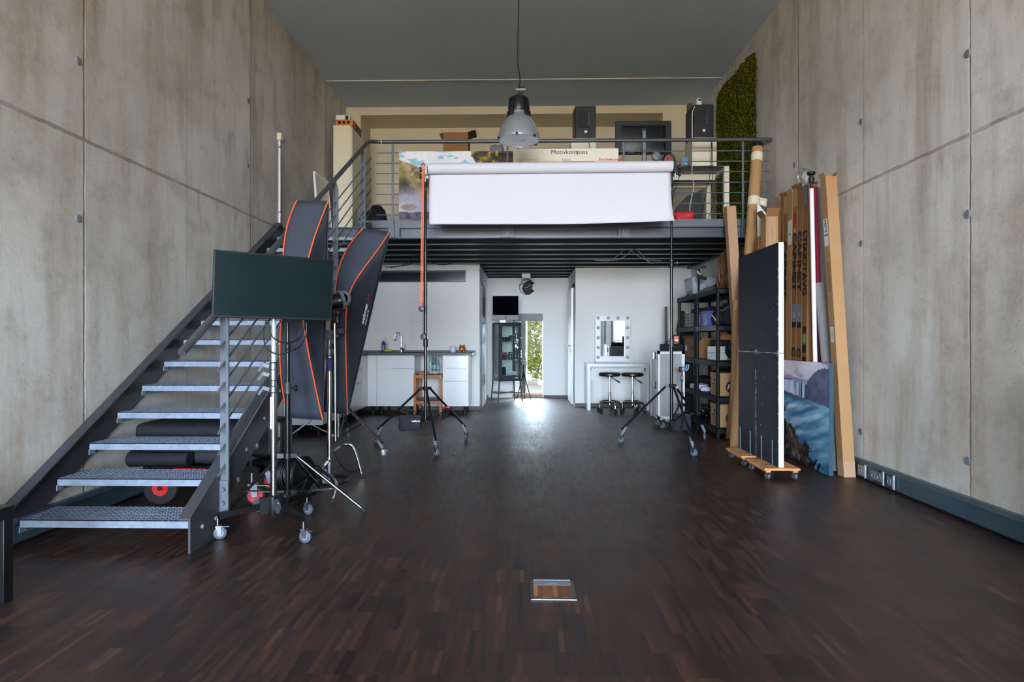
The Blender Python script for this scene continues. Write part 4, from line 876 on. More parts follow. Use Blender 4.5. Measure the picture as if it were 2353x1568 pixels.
sb1, S1, ax1, ux1, uy1 = softbox('left strip softbox with orange seams standing directly behind the dark display', P(683,462,D1), P(755,463,D1), P(742,965,D1), P(664,960,D1), P(674,690,4.10), .085,
    [P(652,520,4.32), P(646,590,4.15)], [P(728,525,4.32), P(704,595,4.15)], [P(640,880,4.32), P(640,780,4.15)], [P(722,880,4.32), P(704,790,4.15)])
D2 = 5.22
sb2, S2, ax2, ux2, uy2 = softbox('right strip softbox leaning outwards in front of the white kitchen', P(834,527,D2), P(896,533,D2), P(799,953,D2), P(742,946,D2), P(784,690,4.88), .085,
    [P(800,560,5.1), P(772,610,4.95)], [P(855,600,5.1), P(812,640,4.95)], [P(748,860,5.1), P(762,760,4.95)], [P(797,880,5.1), P(792,760,4.95)])
# writing on the long right side of the second box: fitted to the panel
pa = S2['tr'][6].lerp(S2['br'][6], .5); e1, e2 = S2['tr'][0], S2['br'][0]; dn = (e1-e2).normalized()
n2 = (S2['br'][4]-S2['tr'][4]).cross(S2['tr'][0]-S2['tr'][8]).normalized()
if n2.x < 0 and n2.y > 0: n2 = -n2
def side_pt(u, v):
    # point of the side panel seen at picture u, v: between the outer edge and the ring plane
    best = None
    for i in range(0, 14):
        for j in range(0, 41):
            p = S2['tr'][i].lerp(S2['br'][i], j/40); zc = -p.x*SN+p.y*CS; U = CXP+FPX*(p.x*CS+p.y*SN)/zc; V = HOR-FPX*(p.z-EYE)/zc; e = (U-u)**2+(V-v)**2
            if best is None or e < best[0]: best = (e, p)
    return best[1]
pA, pB = side_pt(835, 745), side_pt(848, 690); tx = (pB-pA).normalized(); pn = tx.cross((side_pt(860,715)-side_pt(835,715)).normalized()).normalized()
if pn.y > 0: pn = -pn
ty = pn.cross(tx).normalized()
lettering('walimex', .052, pA+pn*.016, tx, ty, sb2, WHITEI, shear=.2, bold=.001); lettering('pro', .040, pA+tx*.205+pn*.016+ty*.004, tx, ty, sb2, REDT, shear=.2)
lettering('Softbox 30x150', .020, pA+pn*.016-ty*.03, tx, ty, sb2, WHITEI)
# strobe head on the second box
def strobe(label, ring, ax, up, L, tilt):
    t = thing('studio_strobe', label, 'flash head', ring-ax*L, 'studio strobes'); side = ax.cross(up).normalized()
    MB().lathe([(0,-L),(.052,-L),(.060,-L+.012),(.060,-.04),(.066,-.03),(.066,-.012)], ring, ax, 24).build('housing', BLACK, t, angle=40)
    MB().lathe([(.066,-.03),(.078,-.026),(.078,-.008),(.066,-.004)], ring, ax, 24, ring=True).build('mount_ring', SOCK, t)
    k = MB(); 
    for i, (a, b) in enumerate(((.0,.026),(.024,-.01),(-.024,-.01))): k.lathe([(.011,0),(.011,.012),(0,.012)], ring-ax*L+side*a+up*b, -ax, 12)
    k.build('dial', GREYP, t)
    MB().ball(ring-ax*(L+.004)-side*.03+up*.03, .008, 8).build('modelling_button', WHITEP, t)
    mb = MB(); mb.obox(ring-ax*L*.5-up*.085, ax*.03, side*.016, up*.03); mb.build('stand_adapter', BLACK, t, bevel=.004)
    MB().lathe([(.018,0),(.022,.006),(.022,.022),(.014,.026)], ring-ax*L*.5-up*.09+side*.018, side, 14).build('tilt_knob', BLACK, t)
    lettering('VC', .022, ring-ax*L*.45+side*.0605-up*.008, ax, up, t, WHITEI); return t
hx = Vector((.78,.58,.24)).normalized()
r2 = P(788, 689, 4.78); up2 = Vector((0,0,1)); up2 = (up2-hx*up2.dot(hx)).normalized()
strobe('studio flash head at the back of the right leaning softbox', r2, hx, up2, .135, 0)
r1 = P(674, 690, 4.07); strobe('studio flash head hidden behind the wide display, fixed to the left softbox', r1, Vector((0,1,0)), Vector((0,0,1)), .12, 0)
# ------------------------------------------------------------------ stands of the two softboxes
bx, by = at(661, 1040, 4.0).x, 4.0
zv = lambda v: at(661, v, by).z
f1, f2 = fl(838,1178), fl(514,1188); f3 = (bx+.01, by+.62)
tripod('light_stand', 'black tripod light stand under the left softbox with a cable drum between its legs', 'stand', bx, by, zv(1047), zv(1130), [(f1.x,f1.y),(f2.x,f2.y),f3], .0175, .0105, BLACKM,
    [(zv(1135), zv(892), .0175, BLACKM), (zv(892), zv(800), .0145, BLACKM), (zv(800), zv(742), .012, BLACKM)], [(zv(892), .024, .085, STEELD, BLACK, 0.0), (zv(798), .018, .045, BLACK)], strut_f=.60)
# c-stand
cx, cy = at(757, 1080, 4.74).x, 4.74; cz = lambda v: at(757, v, cy).z
cs = thing('c_stand', 'chrome stand with blue sleeve and bent turtle legs holding the right softbox head', 'stand', (cx, cy, 0))
for z0, z1, r in ((cz(1092), cz(855), .0175), (cz(855), cz(820), .0178), (cz(800), cz(765), .016)): MB().tube([(cx,cy,z0),(cx,cy,z1)], r, 16).build('pole', CHROME, cs)
MB().tube([(cx,cy,cz(853)),(cx,cy,cz(822))], .0215, 16).build('grip_sleeve', BLUEG, cs)
for v0, v1, r in ((820,800,.024),(800,778,.021)):
    c = MB().lathe([(r*.9,cz(v0)),(r,cz(v0)+.005),(r,cz(v1)-.005),(r*.9,cz(v1))], (cx,cy,0), n=16).build('collar', NICKEL, cs)
    MB().bar((cx+r*.8,cy-.01,cz(v1)-.02), (cx+r+.022,cy-.02,cz(v1)-.03), .012, .03).build('clamp_lever', NICKEL, c)
hd = MB(); hd.box(cx-.02, cx+.02, cy-.02, cy+.02, cz(778), cz(758)); hd.lathe([(.030,0),(.032,.004),(.032,.020),(.026,.024)], (cx+.02,cy,cz(766)), (1,0,0), 20); hd.lathe([(.030,.026),(.030,.044),(.012,.048)], (cx+.02,cy,cz(766)), (1,0,0), 20); hd.build('grip_head', NICKEL, cs)
MB().bar((cx+.06,cy,cz(762)), (cx+.105,cy,cz(762)+.01), .05, .06).build('t_handle', BLACK, cs, bevel=.01)
ar = at(771, 1014, 4.70), at(769, 728, 4.70); MB().tube(ar, .0078, 12).build('grip_arm', CHROME, cs)
MB().box(ar[1].x-.022, ar[1].x+.022, ar[1].y-.02, ar[1].y+.02, ar[1].z-.05, ar[1].z+.01).build('arm_clamp', BLACK, cs, bevel=.005)
hb = MB(); hb.lathe([(.022,cz(1105)),(.026,cz(1100)),(.026,cz(1058)),(.020,cz(1050))], (cx,cy,0), n=16); hb.box(cx-.05, cx-.01, cy-.02, cy+.02, cz(1110), cz(1078)); hb.build('hub', NICKEL, cs)
tg = [fl(765,1153), fl(832,1096)]
MB().tube(spline([(cx,cy,.20),(cx+.02,cy-.20,.20),(cx+.03,cy-.27,.185),(tg[0].x,tg[0].y+.06,.12),(tg[0].x,tg[0].y,.012)], 5), .0125, 12).build('leg', CHROME, cs)
MB().tube(spline([(cx,cy,.25),(tg[1].x-.16,tg[1].y-.05,.27),(tg[1].x-.09,tg[1].y-.02,.27),(tg[1].x-.05,tg[1].y-.01,.20),(tg[1].x,tg[1].y,.012)], 5), .0125, 12).build('leg', CHROME, cs)
MB().tube(spline([(cx,cy,.16),(cx-.22,cy+.02,.16),(cx-.30,cy+.03,.15),(cx-.34,cy+.03,.10),(cx-.38,cy+.04,.012)], 5), .0125, 12).build('leg', CHROME, cs)
for q in (tg[0], tg[1], Vector((cx-.38,cy+.04,0))): MB().tube([(q.x,q.y,0),(q.x,q.y,.025)], .0145, 10).build('rubber_foot', RUBBER, cs)
# rolling chrome stand behind
g1, g2 = fl(879,1049), fl(801,1019); g3 = fl(650,1046)
rx, ry = (g1.x+g2.x+g3.x)/3, (g1.y+g2.y+g3.y)/3; rz = lambda v: at(776, v, ry).z
tripod('roller_stand', 'rolling chrome tripod stand with double legs behind the two softboxes', 'stand', rx, ry, rz(925), rz(1000), [(g1.x,g1.y),(g2.x,g2.y),(g3.x,g3.y)], .0175, .0085, CHROME,
    [(rz(1005), rz(820), .0175, CHROME), (rz(820), rz(740), .014, CHROME)], [(rz(820), .024, .06, NICKEL, BLACK, .3)], foot='caster', rw=.030, double=True)
# cable drum
dr = thing('cable_drum', 'black cable reel with grey socket plate between the black tripod legs', 'cable reel', (at(685,1100,4.32).x, 4.42, 0)); dc = at(678, 1083, 4.46); dcx = Vector((dc.x, dc.y, .155)); da = Vector((.96,-.28,0)).normalized()
MB().lathe([(.02,-.085),(.135,-.085),(.14,-.08),(.135,-.072),(.06,-.07)], dcx, da, 28).build('flange', BLACK, dr); MB().lathe([(.06,.068),(.135,.07),(.14,.075),(.135,.08),(.02,.08)], dcx, da, 28).build('flange', BLACK, dr)
mb = MB(); rr_ = random.Random(2)
for k in range(15):
    o = -.065+.009*k; r = .112+.012*((k*7) % 3)/2; y_ = Vector((0,0,1)).cross(da)
    mb.tube([dcx+da*(o+.006*math.sin(a*2+k))+(Vector((0,0,1))*math.sin(a)+y_*math.cos(a))*r for a in [2*math.pi*i/24 for i in range(24)]], .0062, 6, closed=True)
mb.build('wound_cable', CABLEB, dr)
for q in (-.02, .04): MB().obox(dcx-da*.095+Vector((0,0,q+.01))+Vector((0,0,.01)), da*.012, Vector((-da.y,da.x,0))*.035, Vector((0,0,.024))).build('socket', SILVER, dr, bevel=.004)
fr = MB(); yv = Vector((-da.y,da.x,0))
fr.tube(spline([dcx+da*.11+yv*.10-Vector((0,0,.147)), dcx+da*.11-yv*.10-Vector((0,0,.147)), dcx+da*.11-yv*.07-Vector((0,0,.10)), dcx+da*.11-Vector((0,0,.0))], 5), .008, 8); fr.tube(spline([dcx-da*.12+yv*.10-Vector((0,0,.147)), dcx-da*.12-yv*.10-Vector((0,0,.147)), dcx-da*.12-yv*.05-Vector((0,0,.08)), dcx-da*.12-Vector((0,0,.0))], 5), .008, 8); fr.tube([dcx-da*.12, dcx+da*.11], .012, 8); fr.build('frame', BLACKM, dr)
# loose cable on the floor
pts = [fl(u, v, .008) for u, v in ((700,1098),(730,1108),(765,1112),(795,1103),(792,1095),(765,1094),(735,1102),(728,1110),(755,1113),(788,1108),(799,1098),(780,1092),(745,1090),(715,1096),(706,1088),(722,1080),(745,1082),(748,1092),(725,1097),(700,1093))]
tag(MB().tube(spline(pts, 6), .0055, 6).build('cable', CABLEB), 'coiled black cable lying on the floor beside the chrome stand', 'cable')
tag(MB().tube(spline([at(762,1015,4.78), at(768,1040,4.80), fl(785,1070,.05), fl(805,1085,.01), fl(822,1080,.01), fl(826,1072,.008)], 6), .005, 6).build('cable', CABLEB), 'thin black cable hanging off the chrome stand onto the floor', 'cable')
# ------------------------------------------------------------------ under the stairs
ct = thing('equipment_cart', 'black folding trolley with red wheels loaded with bags under the stairs', 'cart', (-2.2, 4.6, 0))
w0 = fl(372, 1160); yw = w0.y
def wheel(par, c, ax, r, w, rim=RED, k=.46):
    c = Vector(c); MB().lathe([(r*k,-w*.42),(r*.75,-w*.5),(r*.93,-w*.4),(r,-w*.15),(r,w*.15),(r*.93,w*.4),(r*.75,w*.5),(r*k,w*.42)], c, ax, 32, ring=True).build('tyre', RUBBER, par); MB().lathe([(0,-w*.35),(r*.14,-w*.5),(r*.14,-w*.32),(r*k,-w*.36),(r*(k+.02),0),(r*k,w*.36),(r*.14,w*.32),(r*.14,w*.5),(0,w*.35)], c, ax, 28).build('rim', rim, par); MB().lathe([(0,-w*.56),(r*.13,-w*.56),(r*.13,w*.56),(0,w*.56)], c, ax, 16).build('hub_cap', BLACK, par)
zdk = .262
yf = yw+.06; X0, X1 = at(340,1075,yf).x, at(603,1060,yf).x
W1 = bpy.data.objects.new('wheel', None); COL.objects.link(W1); W1.parent = ct; wheel(W1, (at(371,1120,yw).x, yw, .118), (0.12,-1,0), .118, .06)
W2 = bpy.data.objects.new('wheel', None); COL.objects.link(W2); W2.parent = ct; wheel(W2, (at(371,1120,yw).x, yw+.56, .118), (0.12,-1,0), .118, .06)
fr = MB(); fr.box(X0, X1, yf-.02, yf+.02, zdk-.045, zdk); fr.box(X0, X1, yw+.44, yw+.48, zdk-.045, zdk); fr.box(X0, X0+.04, yw, yw+.46, zdk-.045, zdk); fr.box(X1-.04, X1, yw, yw+.46, zdk-.045, zdk); fr.box(X0+.02, X1-.02, yw+.02, yw+.46, zdk-.012, zdk-.004)
fr.bar((at(371,1120,yw).x, yf, .118), (at(371,1120,yw).x, yf, zdk-.02), .03, .03); fr.build('frame', BLACKM, ct, smooth=False)
lettering('Millenium', .052, (at(389,1078,yw).x, yf-.0215, zdk-.037), (1,0,0), (0,0,1), ct, RED, shear=.3, bold=.0012); lettering('Gig-Cart', .032, (at(424,1078,yw).x+.005, yf-.0215, zdk-.035), (1,0,0), (0,0,1), ct, RED, shear=.3, bold=.001)
for (u, v, yy) in ((585,1161,4.32),(622,1128,4.72)):
    p = fl(u, v); caster(ct, p.x-.02, p.y, zdk-.04, .068, .25, wheel=RED, fork=NICKEL, tread=RUBBER)
ct_y = yw
xg0, xg1 = at(305,1000,yw+.2).x, at(648,1000,yw+.2).x
def softbar(name, mat, label, cat, x0, x1, y0, y1, z0, z1, seed=1):
    r = random.Random(seed)
    def f(s, t):
        a = t*2*math.pi; c, q = math.cos(a), math.sin(a); k = lambda w: math.copysign(abs(w)**.45, w); e = min(1, s*14, (1-s)*14)**.5 if 0 < s < 1 else 0
        y = (y0+y1)/2+k(c)*(y1-y0)/2*e; z = (z0+z1)/2+k(q)*(z1-z0)/2*e*(1+.05*math.sin(s*23+seed)+.03*math.sin(s*51))
        return Vector((x0+(x1-x0)*s, y, max(z0, z)))
    return tag(MB().grid(f, 46, 20).build(name, mat, angle=60), label, cat)
softbar('gig_bag', NYLON, 'long black nylon bag lying on the red wheeled cart', 'bag', xg0+.02, at(572,1000,4.5).x, yw+.05, yw+.45, zdk, zdk+.135, 3)
softbar('stand_bag', BAGM, 'long flat black bag on top of the nylon bag below the stair treads', 'bag', xg0+.03, at(572,1000,4.5).x, yw+.10, yw+.5, zdk+.145, zdk+.285, 5)
rt = thing('bag_roll', 'round black stand roll beside the nylon bag end on the cart', 'bag', (at(300,1046,yw).x, yw-.05, zdk)); a, b = at(296,1046,yw-.03), at(395,1050,yw-.02)
MB().lathe([(0,0),(.05,0),(.056,.01),(.05,.10),(.048,.42),(0,.42)], (a.x, yw-.02, zdk+.058), (1,0,0), 20).build('roll', BAGM, rt)
c_ = at(618, 1010, 4.72); ca = thing('trolley_case', 'black ribbed hard case standing on the cart end right of the stairs', 'suitcase', (c_.x, 4.72, zdk))
x0, x1 = at(580,1000,4.55).x, at(655,1000,4.55).x; zt_ = at(610,962,4.55).z
MB().box(x0, x1, 4.50, 4.72, zdk+.001, zt_).build('shell', BLACK, ca, bevel=.03)
mb = MB()
for k in range(17): z = .30+(zt_-.34)*k/16; mb.tube([(x0+.03,4.498,z),(x0+(x1-x0)*.55,4.498,z)], .007, 6)
mb.build('ribs', RUBBER, ca)
MB().tube(spline([(x1-.08,4.49,zt_-.22),(x1-.06,4.46,zt_-.21),(x1-.03,4.46,zt_-.16),(x1-.02,4.49,zt_-.14)], 5), .009, 8).build('handle', BLACK, ca)
# black side table at the left edge of the picture
a = fl(31, 1378); xt, yt = a.x, a.y
tb = thing('side_table', 'black square side table cut off by the left picture edge', 'table', (xt-.27, yt-.27, 0)); zt5 = at(33, 1160, yt).z
MB().box(xt-.55, xt+.004, yt-.55, yt+.004, zt5-.052, zt5).build('table_top', BLACK, tb, bevel=.002)
for x, y in ((xt-.05,yt-.05),(xt-.546,yt-.05),(xt-.05,yt-.546),(xt-.546,yt-.546)): MB().box(x, x+.05, y, y+.05, 0, zt5-.052).build('leg', BLACK, tb, bevel=.002)
# ------------------------------------------------------------------ white paper roll on two rolling stands
def feet(*uv): return [(fl(u, v).x, fl(u, v).y) for u, v in uv]
FL_ = feet((1001,1048),(868,1019),(1070,1012)); FR_ = feet((1592,1049),(1429,1019),(1619,1013))
ctr = lambda F: (sum(p[0] for p in F)/3, sum(p[1] for p in F)/3)
YB = 6.60
xl_ = at(978, 800, YB).x; xr_ = at(1543, 800, YB).x; zl = lambda v: at(978, v, YB).z; zr_ = lambda v: at(1543, v, YB).z
ls = tripod('backdrop_stand', 'black rolling tripod stand at the left end of the white paper roll', 'stand', xl_, YB, zl(893), zl(966), FL_, .0185, .0125, BLACKM,
    [(zl(968), zl(780), .0185, BLACKM), (zl(780), zl(595), .0165, BLACKM), (zl(595), zl(418), .0125, BLACKM), (zl(440), zl(392), .015, STEELD)],
    [(zl(788), .025, .09, BLACK), (zl(588), .023, .10, BLACK, NICKEL, 2.6), (zl(425), .020, .05, BLACK)], foot='caster', rw=.040)
rs = tripod('backdrop_stand', 'black rolling tripod stand at the right end of the white paper roll', 'stand', xr_, YB, zr_(887), zr_(967), FR_, .0185, .0125, BLACKM,
    [(zr_(970), zr_(795), .0185, BLACKM), (zr_(795), zr_(598), .0165, BLACKM), (zr_(598), zr_(420), .0125, BLACKM), (zr_(440), zr_(392), .015, STEELD)],
    [(zr_(788), .025, .09, STEELD), (zr_(605), .023, .10, BLACK, NICKEL, 0.0), (zr_(425), .020, .05, BLACK), (zr_(890), .025, .03, BLACK, SILVER, 0.1)], foot='caster', rw=.040)
xrl, xrr = at(985, 384, YB-.075).x, at(1545, 384, YB-.075).x; rr_p = .056; YR = YB-.075; zrc = at(1265, 385, YR).z
tilt = lambda x: zrc+(x-(xrl+xrr)/2)*.004
for st, x, sg in ((ls, xl_, -1), (rs, xr_, 1)):
    xp = x; x = xrl-.024 if sg < 0 else xrr+.022; z = tilt(x); mb = MB(); mb.box(min(x,xp)-.008, max(x,xp)+.008, YB-.012, YB+.012, z-.085, z-.055); mb.box(x-.012, x+.012, YB-.11, YB-.014, z-.065, z+.03); mb.box(x-.012, x+.012, YB-.02, YB+.03, z-.09, z-.05); mb.box(min(x-sg*.01, x+sg*.05), max(x-sg*.01, x+sg*.05), YB-.035, YB-.02, z+.005, z+.028); mb.box(min(x-sg*.01, x+sg*.05), max(x-sg*.01, x+sg*.05), YB-.005, YB+.01, z-.055, z-.035); hk = mb.build('roller_hook', BLACK if sg > 0 else SILVER, st)
    for dz in (.01, -.06): MB().lathe([(.010,0),(.012,.03),(.026,.034),(.028,.05),(.022,.056)], (x+sg*.03, YB, z+dz), (sg,0,0), 16).build('clamp_knob', BLACK, hk)
    MB().bar((x+sg*.02,YB-.03,z-.03), (x+sg*.018,YB-.03,z-.13), .014, .010).build('safety_pin', CABLEW, hk)
pb = thing('paper_backdrop', 'wide roll of white background paper partly unrolled between two stands', 'backdrop paper', (0.2, YR, at(1265,517,YB).z))
mb = MB(); A_, B_ = Vector((xrl, YR, tilt(xrl))), Vector((xrr, YR, tilt(xrr))); dR = (B_-A_)
mb.lathe([(.026,0),(rr_p,0),(rr_p,dR.length),(.026,dR.length)], A_, dR, 40); mb.build('roll', PAPERW, pb)
MB().tube([A_-dR.normalized()*.010, B_+dR.normalized()*.008], .024, 16).build('core_tube', CARD2, pb)
xs0, xs1 = xrl+.001, min(at(1541, 450, YB-.03).x, xrr-.002); zbt = lambda s: at(984+557*s, 517.5-(.0 if s < .55 else 6.5*((s-.55)/.45)**1.3), YB).z
def sheet(s, t):
    x = xs0+(xs1-xs0)*s; z1 = tilt(x)-.0; z0 = zbt(s); q = 1-t
    curl = .05*(q**3)*math.sin(math.pi*.5)*(s**4)*.8
    return Vector((x+(.028*(q**4) if s > .985 else 0), YR+rr_p+.001-.030*math.sin(q*1.8)+.003*math.sin(s*9)*q-curl, z0+(z1-z0)*t))
MB().grid(sheet, 60, 30).build('hanging_sheet', PAPERW, pb, fixn=False, solid=.0012)
# chain drive on the left
dcn = thing('drive_chain', 'bright orange bead chain loop hanging beside the left backdrop stand', 'chain', (xl_-.04, YB-.13, at(969,712,YB-.13).z)); yc2 = YB-.135
c0, c1 = at(972, 382, yc2), at(968.5, 700, yc2)
for dx, nm in ((-.007,'chain'),(.009,'chain')):
    mb = MB(); n = 90
    for i in range(n):
        p = c0.lerp(c1, i/n); q = c0.lerp(c1, (i+.62)/n); mb.bar(p+Vector((dx,0,0)), q+Vector((dx,0,0)), .012, .006, (0,1,0))
    mb.tube([c0+Vector((dx,.002,0)), c1+Vector((dx,.002,0))], .0038, 6); mb.build(nm, ORANGEC, dcn, smooth=False)
MB().tube([c0+Vector((-.02,0,.01)), c0+Vector((0,0,.03)), c0+Vector((.02,0,.01))], .008, 8).build('chain_wheel', RED, dcn)
MB().box(c1.x-.014, c1.x+.014, yc2-.012, yc2+.012, c1.z-.02, c1.z+.03).build('clip', RED, dcn); MB().lathe([(0,-.012),(.028,-.010),(.034,0),(.028,.010),(0,.012)], (c1.x, yc2, c1.z-.045), (0,1,0), 20).build('chain_weight', BLACK, dcn)
bc = thing('bead_chain', 'black perforated chain strip hanging close to the left stand pole', 'chain', (xl_-.03, YB-.04, at(976,778,YB).z)); y3 = YB-.045
c0, c1 = at(973.5, 402, y3), at(973, 770, y3); mb = MB()
for i in range(120): p = c0.lerp(c1, i/120); q = c0.lerp(c1, (i+.5)/120); mb.bar(p, q, .014, .006, (0,1,0))
mb.tube([c0+Vector((-.006,0,0)), c1+Vector((-.006,0,0))], .003, 6); mb.tube([c0+Vector((.006,0,0)), c1+Vector((.006,0,0))], .003, 6); mb.build('chain', BLACK, bc, smooth=False)
MB().lathe([(0,-.012),(.028,-.010),(.034,0),(.028,.010),(0,.012)], (c1.x, y3, c1.z-.02), (0,1,0), 20).build('chain_weight', BLACK, bc)
# sandbags and clamps on the stand struts
def sandbag(label, p0, p1, Y, w, logo=None, handle=True, halves=1):
    a, b = at(p0[0], p0[1], Y), at(p1[0], p1[1], Y); x0, x1, z1, z0 = a.x, b.x, a.z, b.z
    t = thing('sandbag', label, 'sandbag', ((x0+x1)/2, Y, z0)); r = random.Random(int(p0[0]))
    for h in range(halves):
        xa, xb = x0+(x1-x0)*h/halves, x0+(x1-x0)*(h+1)/halves-.004
        def f(s, q):
            a2 = q*2*math.pi; k = lambda v: math.copysign(abs(v)**.5, v); wz = .25+.75*math.sin(min(1, (1-s)*1.2)*math.pi*.5)**.7 if True else 1
            bul = w*(.35+.65*math.sin(math.pi*min(1, max(0, .12+s*.85))))
            x = (xa+xb)/2+k(math.cos(a2))*(xb-xa)/2*(1+.03*math.sin(s*11+h)); y = Y+k(math.sin(a2))*bul*(1+.12*math.sin(x*60+s*9))
            return Vector((x, y, z1+(z0-z1)*s-.008*math.sin(x*38)*s))
        mb = MB().grid(f, 14, 28)
        v0 = len(mb.v); mb = MB().grid(lambda s, q: f(q, s), 30, 14); mb.build('pouch', NYLON, t, angle=75)
    if handle: MB().tube(spline([(x0+(x1-x0)*.36,Y,z1-.01),(x0+(x1-x0)*.37,Y,z1+.045),(x0+(x1-x0)*.68,Y,z1+.05),(x0+(x1-x0)*.72,Y,z1-.01)], 5), .008, 8).build('handle', NYLON, t)
    MB().box(x0+.01, x1-.01, Y-.014, Y+.014, z1-.012, z1+.006).build('top_seam', BAGM, t, bevel=.003)
    if logo: lettering(logo, .026, (x0+(x1-x0)*.60, Y-w*1.16, z0+(z1-z0)*.62), (1,0,0), (0,0,1), t, WHITEI, bold=.001, shear=.15)
    return t
sandbag('black sandbag with white lettering hanging on the left backdrop stand', (917,955), (969,990), 6.42, .05, 'walimex')
sandbag('double black sandbag hanging on the right backdrop stand', (1545,952), (1588,990), 6.75, .045, None, False, 2)
p = at(1025, 948, 6.62); sc_ = thing('spring_clamp', 'black spring clamp with red tips on the left stand leg', 'clamp', (p.x, p.y, p.z-.08)); q = at(1027, 938, 6.60)
MB().tube(spline([at(1028,936,6.58), at(1031,945,6.58), at(1024,958,6.58), at(1016,964,6.58)], 6), .012, 8).build('jaw', BLACK, sc_); MB().tube(spline([at(1022,950,6.56), at(1018,958,6.56), at(1016,963,6.56)], 4), .010, 8).build('jaw', BLACK, sc_); MB().ball(at(1029,936,6.57), .018, 10, (1.6,1,.7)).build('tip', RED, sc_)
# short black stand and grip behind the right stand
kx, ky = at(1567, 900, 7.6).x, 7.6; kz = lambda v: at(1567, v, ky).z
e1, e2, e3 = fl(1528,998), fl(1602,975), fl(1625,985)
ks = tripod('short_stand', 'short black tripod stand with clamp head in front of the grey flight case', 'stand', kx, ky, kz(930), kz(960), [(e1.x,e1.y),(kx+.23,ky+.12),(kx+.18,ky-.32)], .012, .008, BLACKM, [(kz(962), kz(900), .012, BLACKM), (kz(900), kz(852), .010, BLACKM)], [(kz(905), .018, .03, BLACK), (kz(870), .016, .08, NICKEL)])
mb = MB(); mb.lathe([(0,-.02),(.03,-.016),(.034,0),(.03,.016),(0,.02)], (kx-.025,ky-.02,kz(849)), (1,-.4,0), 18); mb.build('clamp_disc', BLACK, ks); MB().cbox((kx+.01,ky,kz(849)), .05, .04, .05).build('clamp_head', NICKEL, ks, bevel=.008)
cl = thing('spring_clip', 'pale blue plastic clamp sticking out from the short stand head', 'clamp', (kx+.05, ky, kz(852)))
MB().tube(spline([(kx+.036,ky,kz(852)),(kx+.05,ky,kz(846)),(kx+.06,ky,kz(838))], 4), .009, 8).build('jaw', TEALP, cl); MB().tube(spline([(kx+.05,ky,kz(852)),(kx+.075,ky,kz(848)),(kx+.085,ky,kz(838))], 4), .009, 8).build('jaw', TEALP, cl)
# ------------------------------------------------------------------ right side: foam boards, canvas, leaning cartons and rolls
bA, bB = fl(1788,1067,.095), fl(1697,1020,.095)
XBd = 2.075; yA = atX(1788, 900, XBd).y; yB = atX(1697, 900, XBd).y; yM = atX(1737, 900, XBd).y; zBd = atX(1788, 557, XBd).z; zB0 = .10
TH = atX(1788,900,XBd); wB = at(1801, 900, yA).x-XBd
vf = thing('foam_board_wall', 'tall black painted foam board pair with white edge standing on wooden dollies', 'board', (XBd+wB/2, (yA+yB)/2, zB0))
def board(y0, y1, z0, z1): 
    return MB().box(XBd+.004, XBd+wB, y0, y1, z0, z1).build('foam_panel', FOAMW, vf, smooth=False)
zm = atX(1788, 812, XBd).z
for y0, y1 in ((yA, yM-.003), (yM+.003, yB)):
    for z0, z1 in ((zB0, zm-.002), (zm+.002, zBd)):
        o = board(y0, y1, z0, z1)
        e = .006 if y0 == yA else 0
        MB().box(XBd, XBd+.0042, y0+.0005, y1-.0005, z0+.0005, z1-.0005).build('black_face', BLACKBOARD, o, smooth=False)
# chipped paint along the joints
r = random.Random(5); mb = MB()
def chip(y, z, a, b): mb.box(XBd-.0006, XBd-.0001, y-a, y+a, z-b, z+b)
for _ in range(46):
    z = zB0+.02+r.random()**1.5*.75; chip(yM+r.uniform(-.004,.004), z, r.uniform(.001,.004), r.uniform(.004,.03))
for _ in range(60): chip(r.uniform(yA, yB), zm+r.uniform(-.004,.004), r.uniform(.002,.012), r.uniform(.001,.002))
for c in (yA+.015, yM):
    for _ in range(16): chip(c+r.gauss(0,.02), zm+r.gauss(0,.018), r.uniform(.001,.006), r.uniform(.001,.005))
for _ in range(26): chip(yA+.003, r.uniform(.2,1.9), .003, r.uniform(.003,.016))
for _ in range(30): chip(r.uniform(yA,yB), r.uniform(.15,1.9), .0014, r.uniform(.001,.004))
mb.build('chipped_paint', FOAMW, vf, smooth=False)
def dolly(label, x0, x1, y0, y1, brs):
    t = thing('wooden_dolly', label, 'dolly', ((x0+x1)/2, (y0+y1)/2, 0), 'wooden dollies'); n = 7; w = (y1-y0)/n; zt = .098
    for i in range(n): MB().box(x0, x1, y0+w*i+.003, y0+w*(i+1)-.003, zt-.020, zt).build('slat', OAKY, t, bevel=.002)
    for x in (x0+.015, x1-.055): MB().box(x, x+.04, y0+.01, y1-.01, zt-.036, zt-.020).build('rail', OAKY, t, bevel=.002)
    for x, y in ((x0+.035,y0+.04),(x1-.035,y0+.04),(x0+.035,y1-.04),(x1-.035,y1-.04)):
        c = MB(); c.tube([(x,y,.062),(x,y,.045)], .010, 8); c = c.build('caster', GREYP, t); MB().lathe([(.012,-.012),(.026,-.014),(.029,-.006),(.029,.006),(.026,.014),(.012,.012)], (x+.004,y,.029), (.5,-.85,0), 18).build('wheel', STEELD, c)
        MB().lathe([(0,-.013),(.013,-.012),(.013,.012),(0,.013)], (x+.004,y,.029), (.5,-.85,0), 12).build('hub', GREYP, c)
    for y in brs:
        MB().box(XBd-.008, XBd-.003, y-.010, y+.010, zt, .31).build('bracket', NICKEL, t, smooth=False); MB().box(XBd-.055, XBd-.004, y-.012, y+.012, zt, zt+.004).build('bracket_foot', NICKEL, t, smooth=False)
        MB().tube([(XBd-.03,y,zt-.04),(XBd-.03,y,zt-.06)], .004, 6).build('bolt', NICKEL, t)
y1702, y1725, y1751, y1776 = (atX(u, 1000, XBd).y for u in (1702,1725,1751,1776))
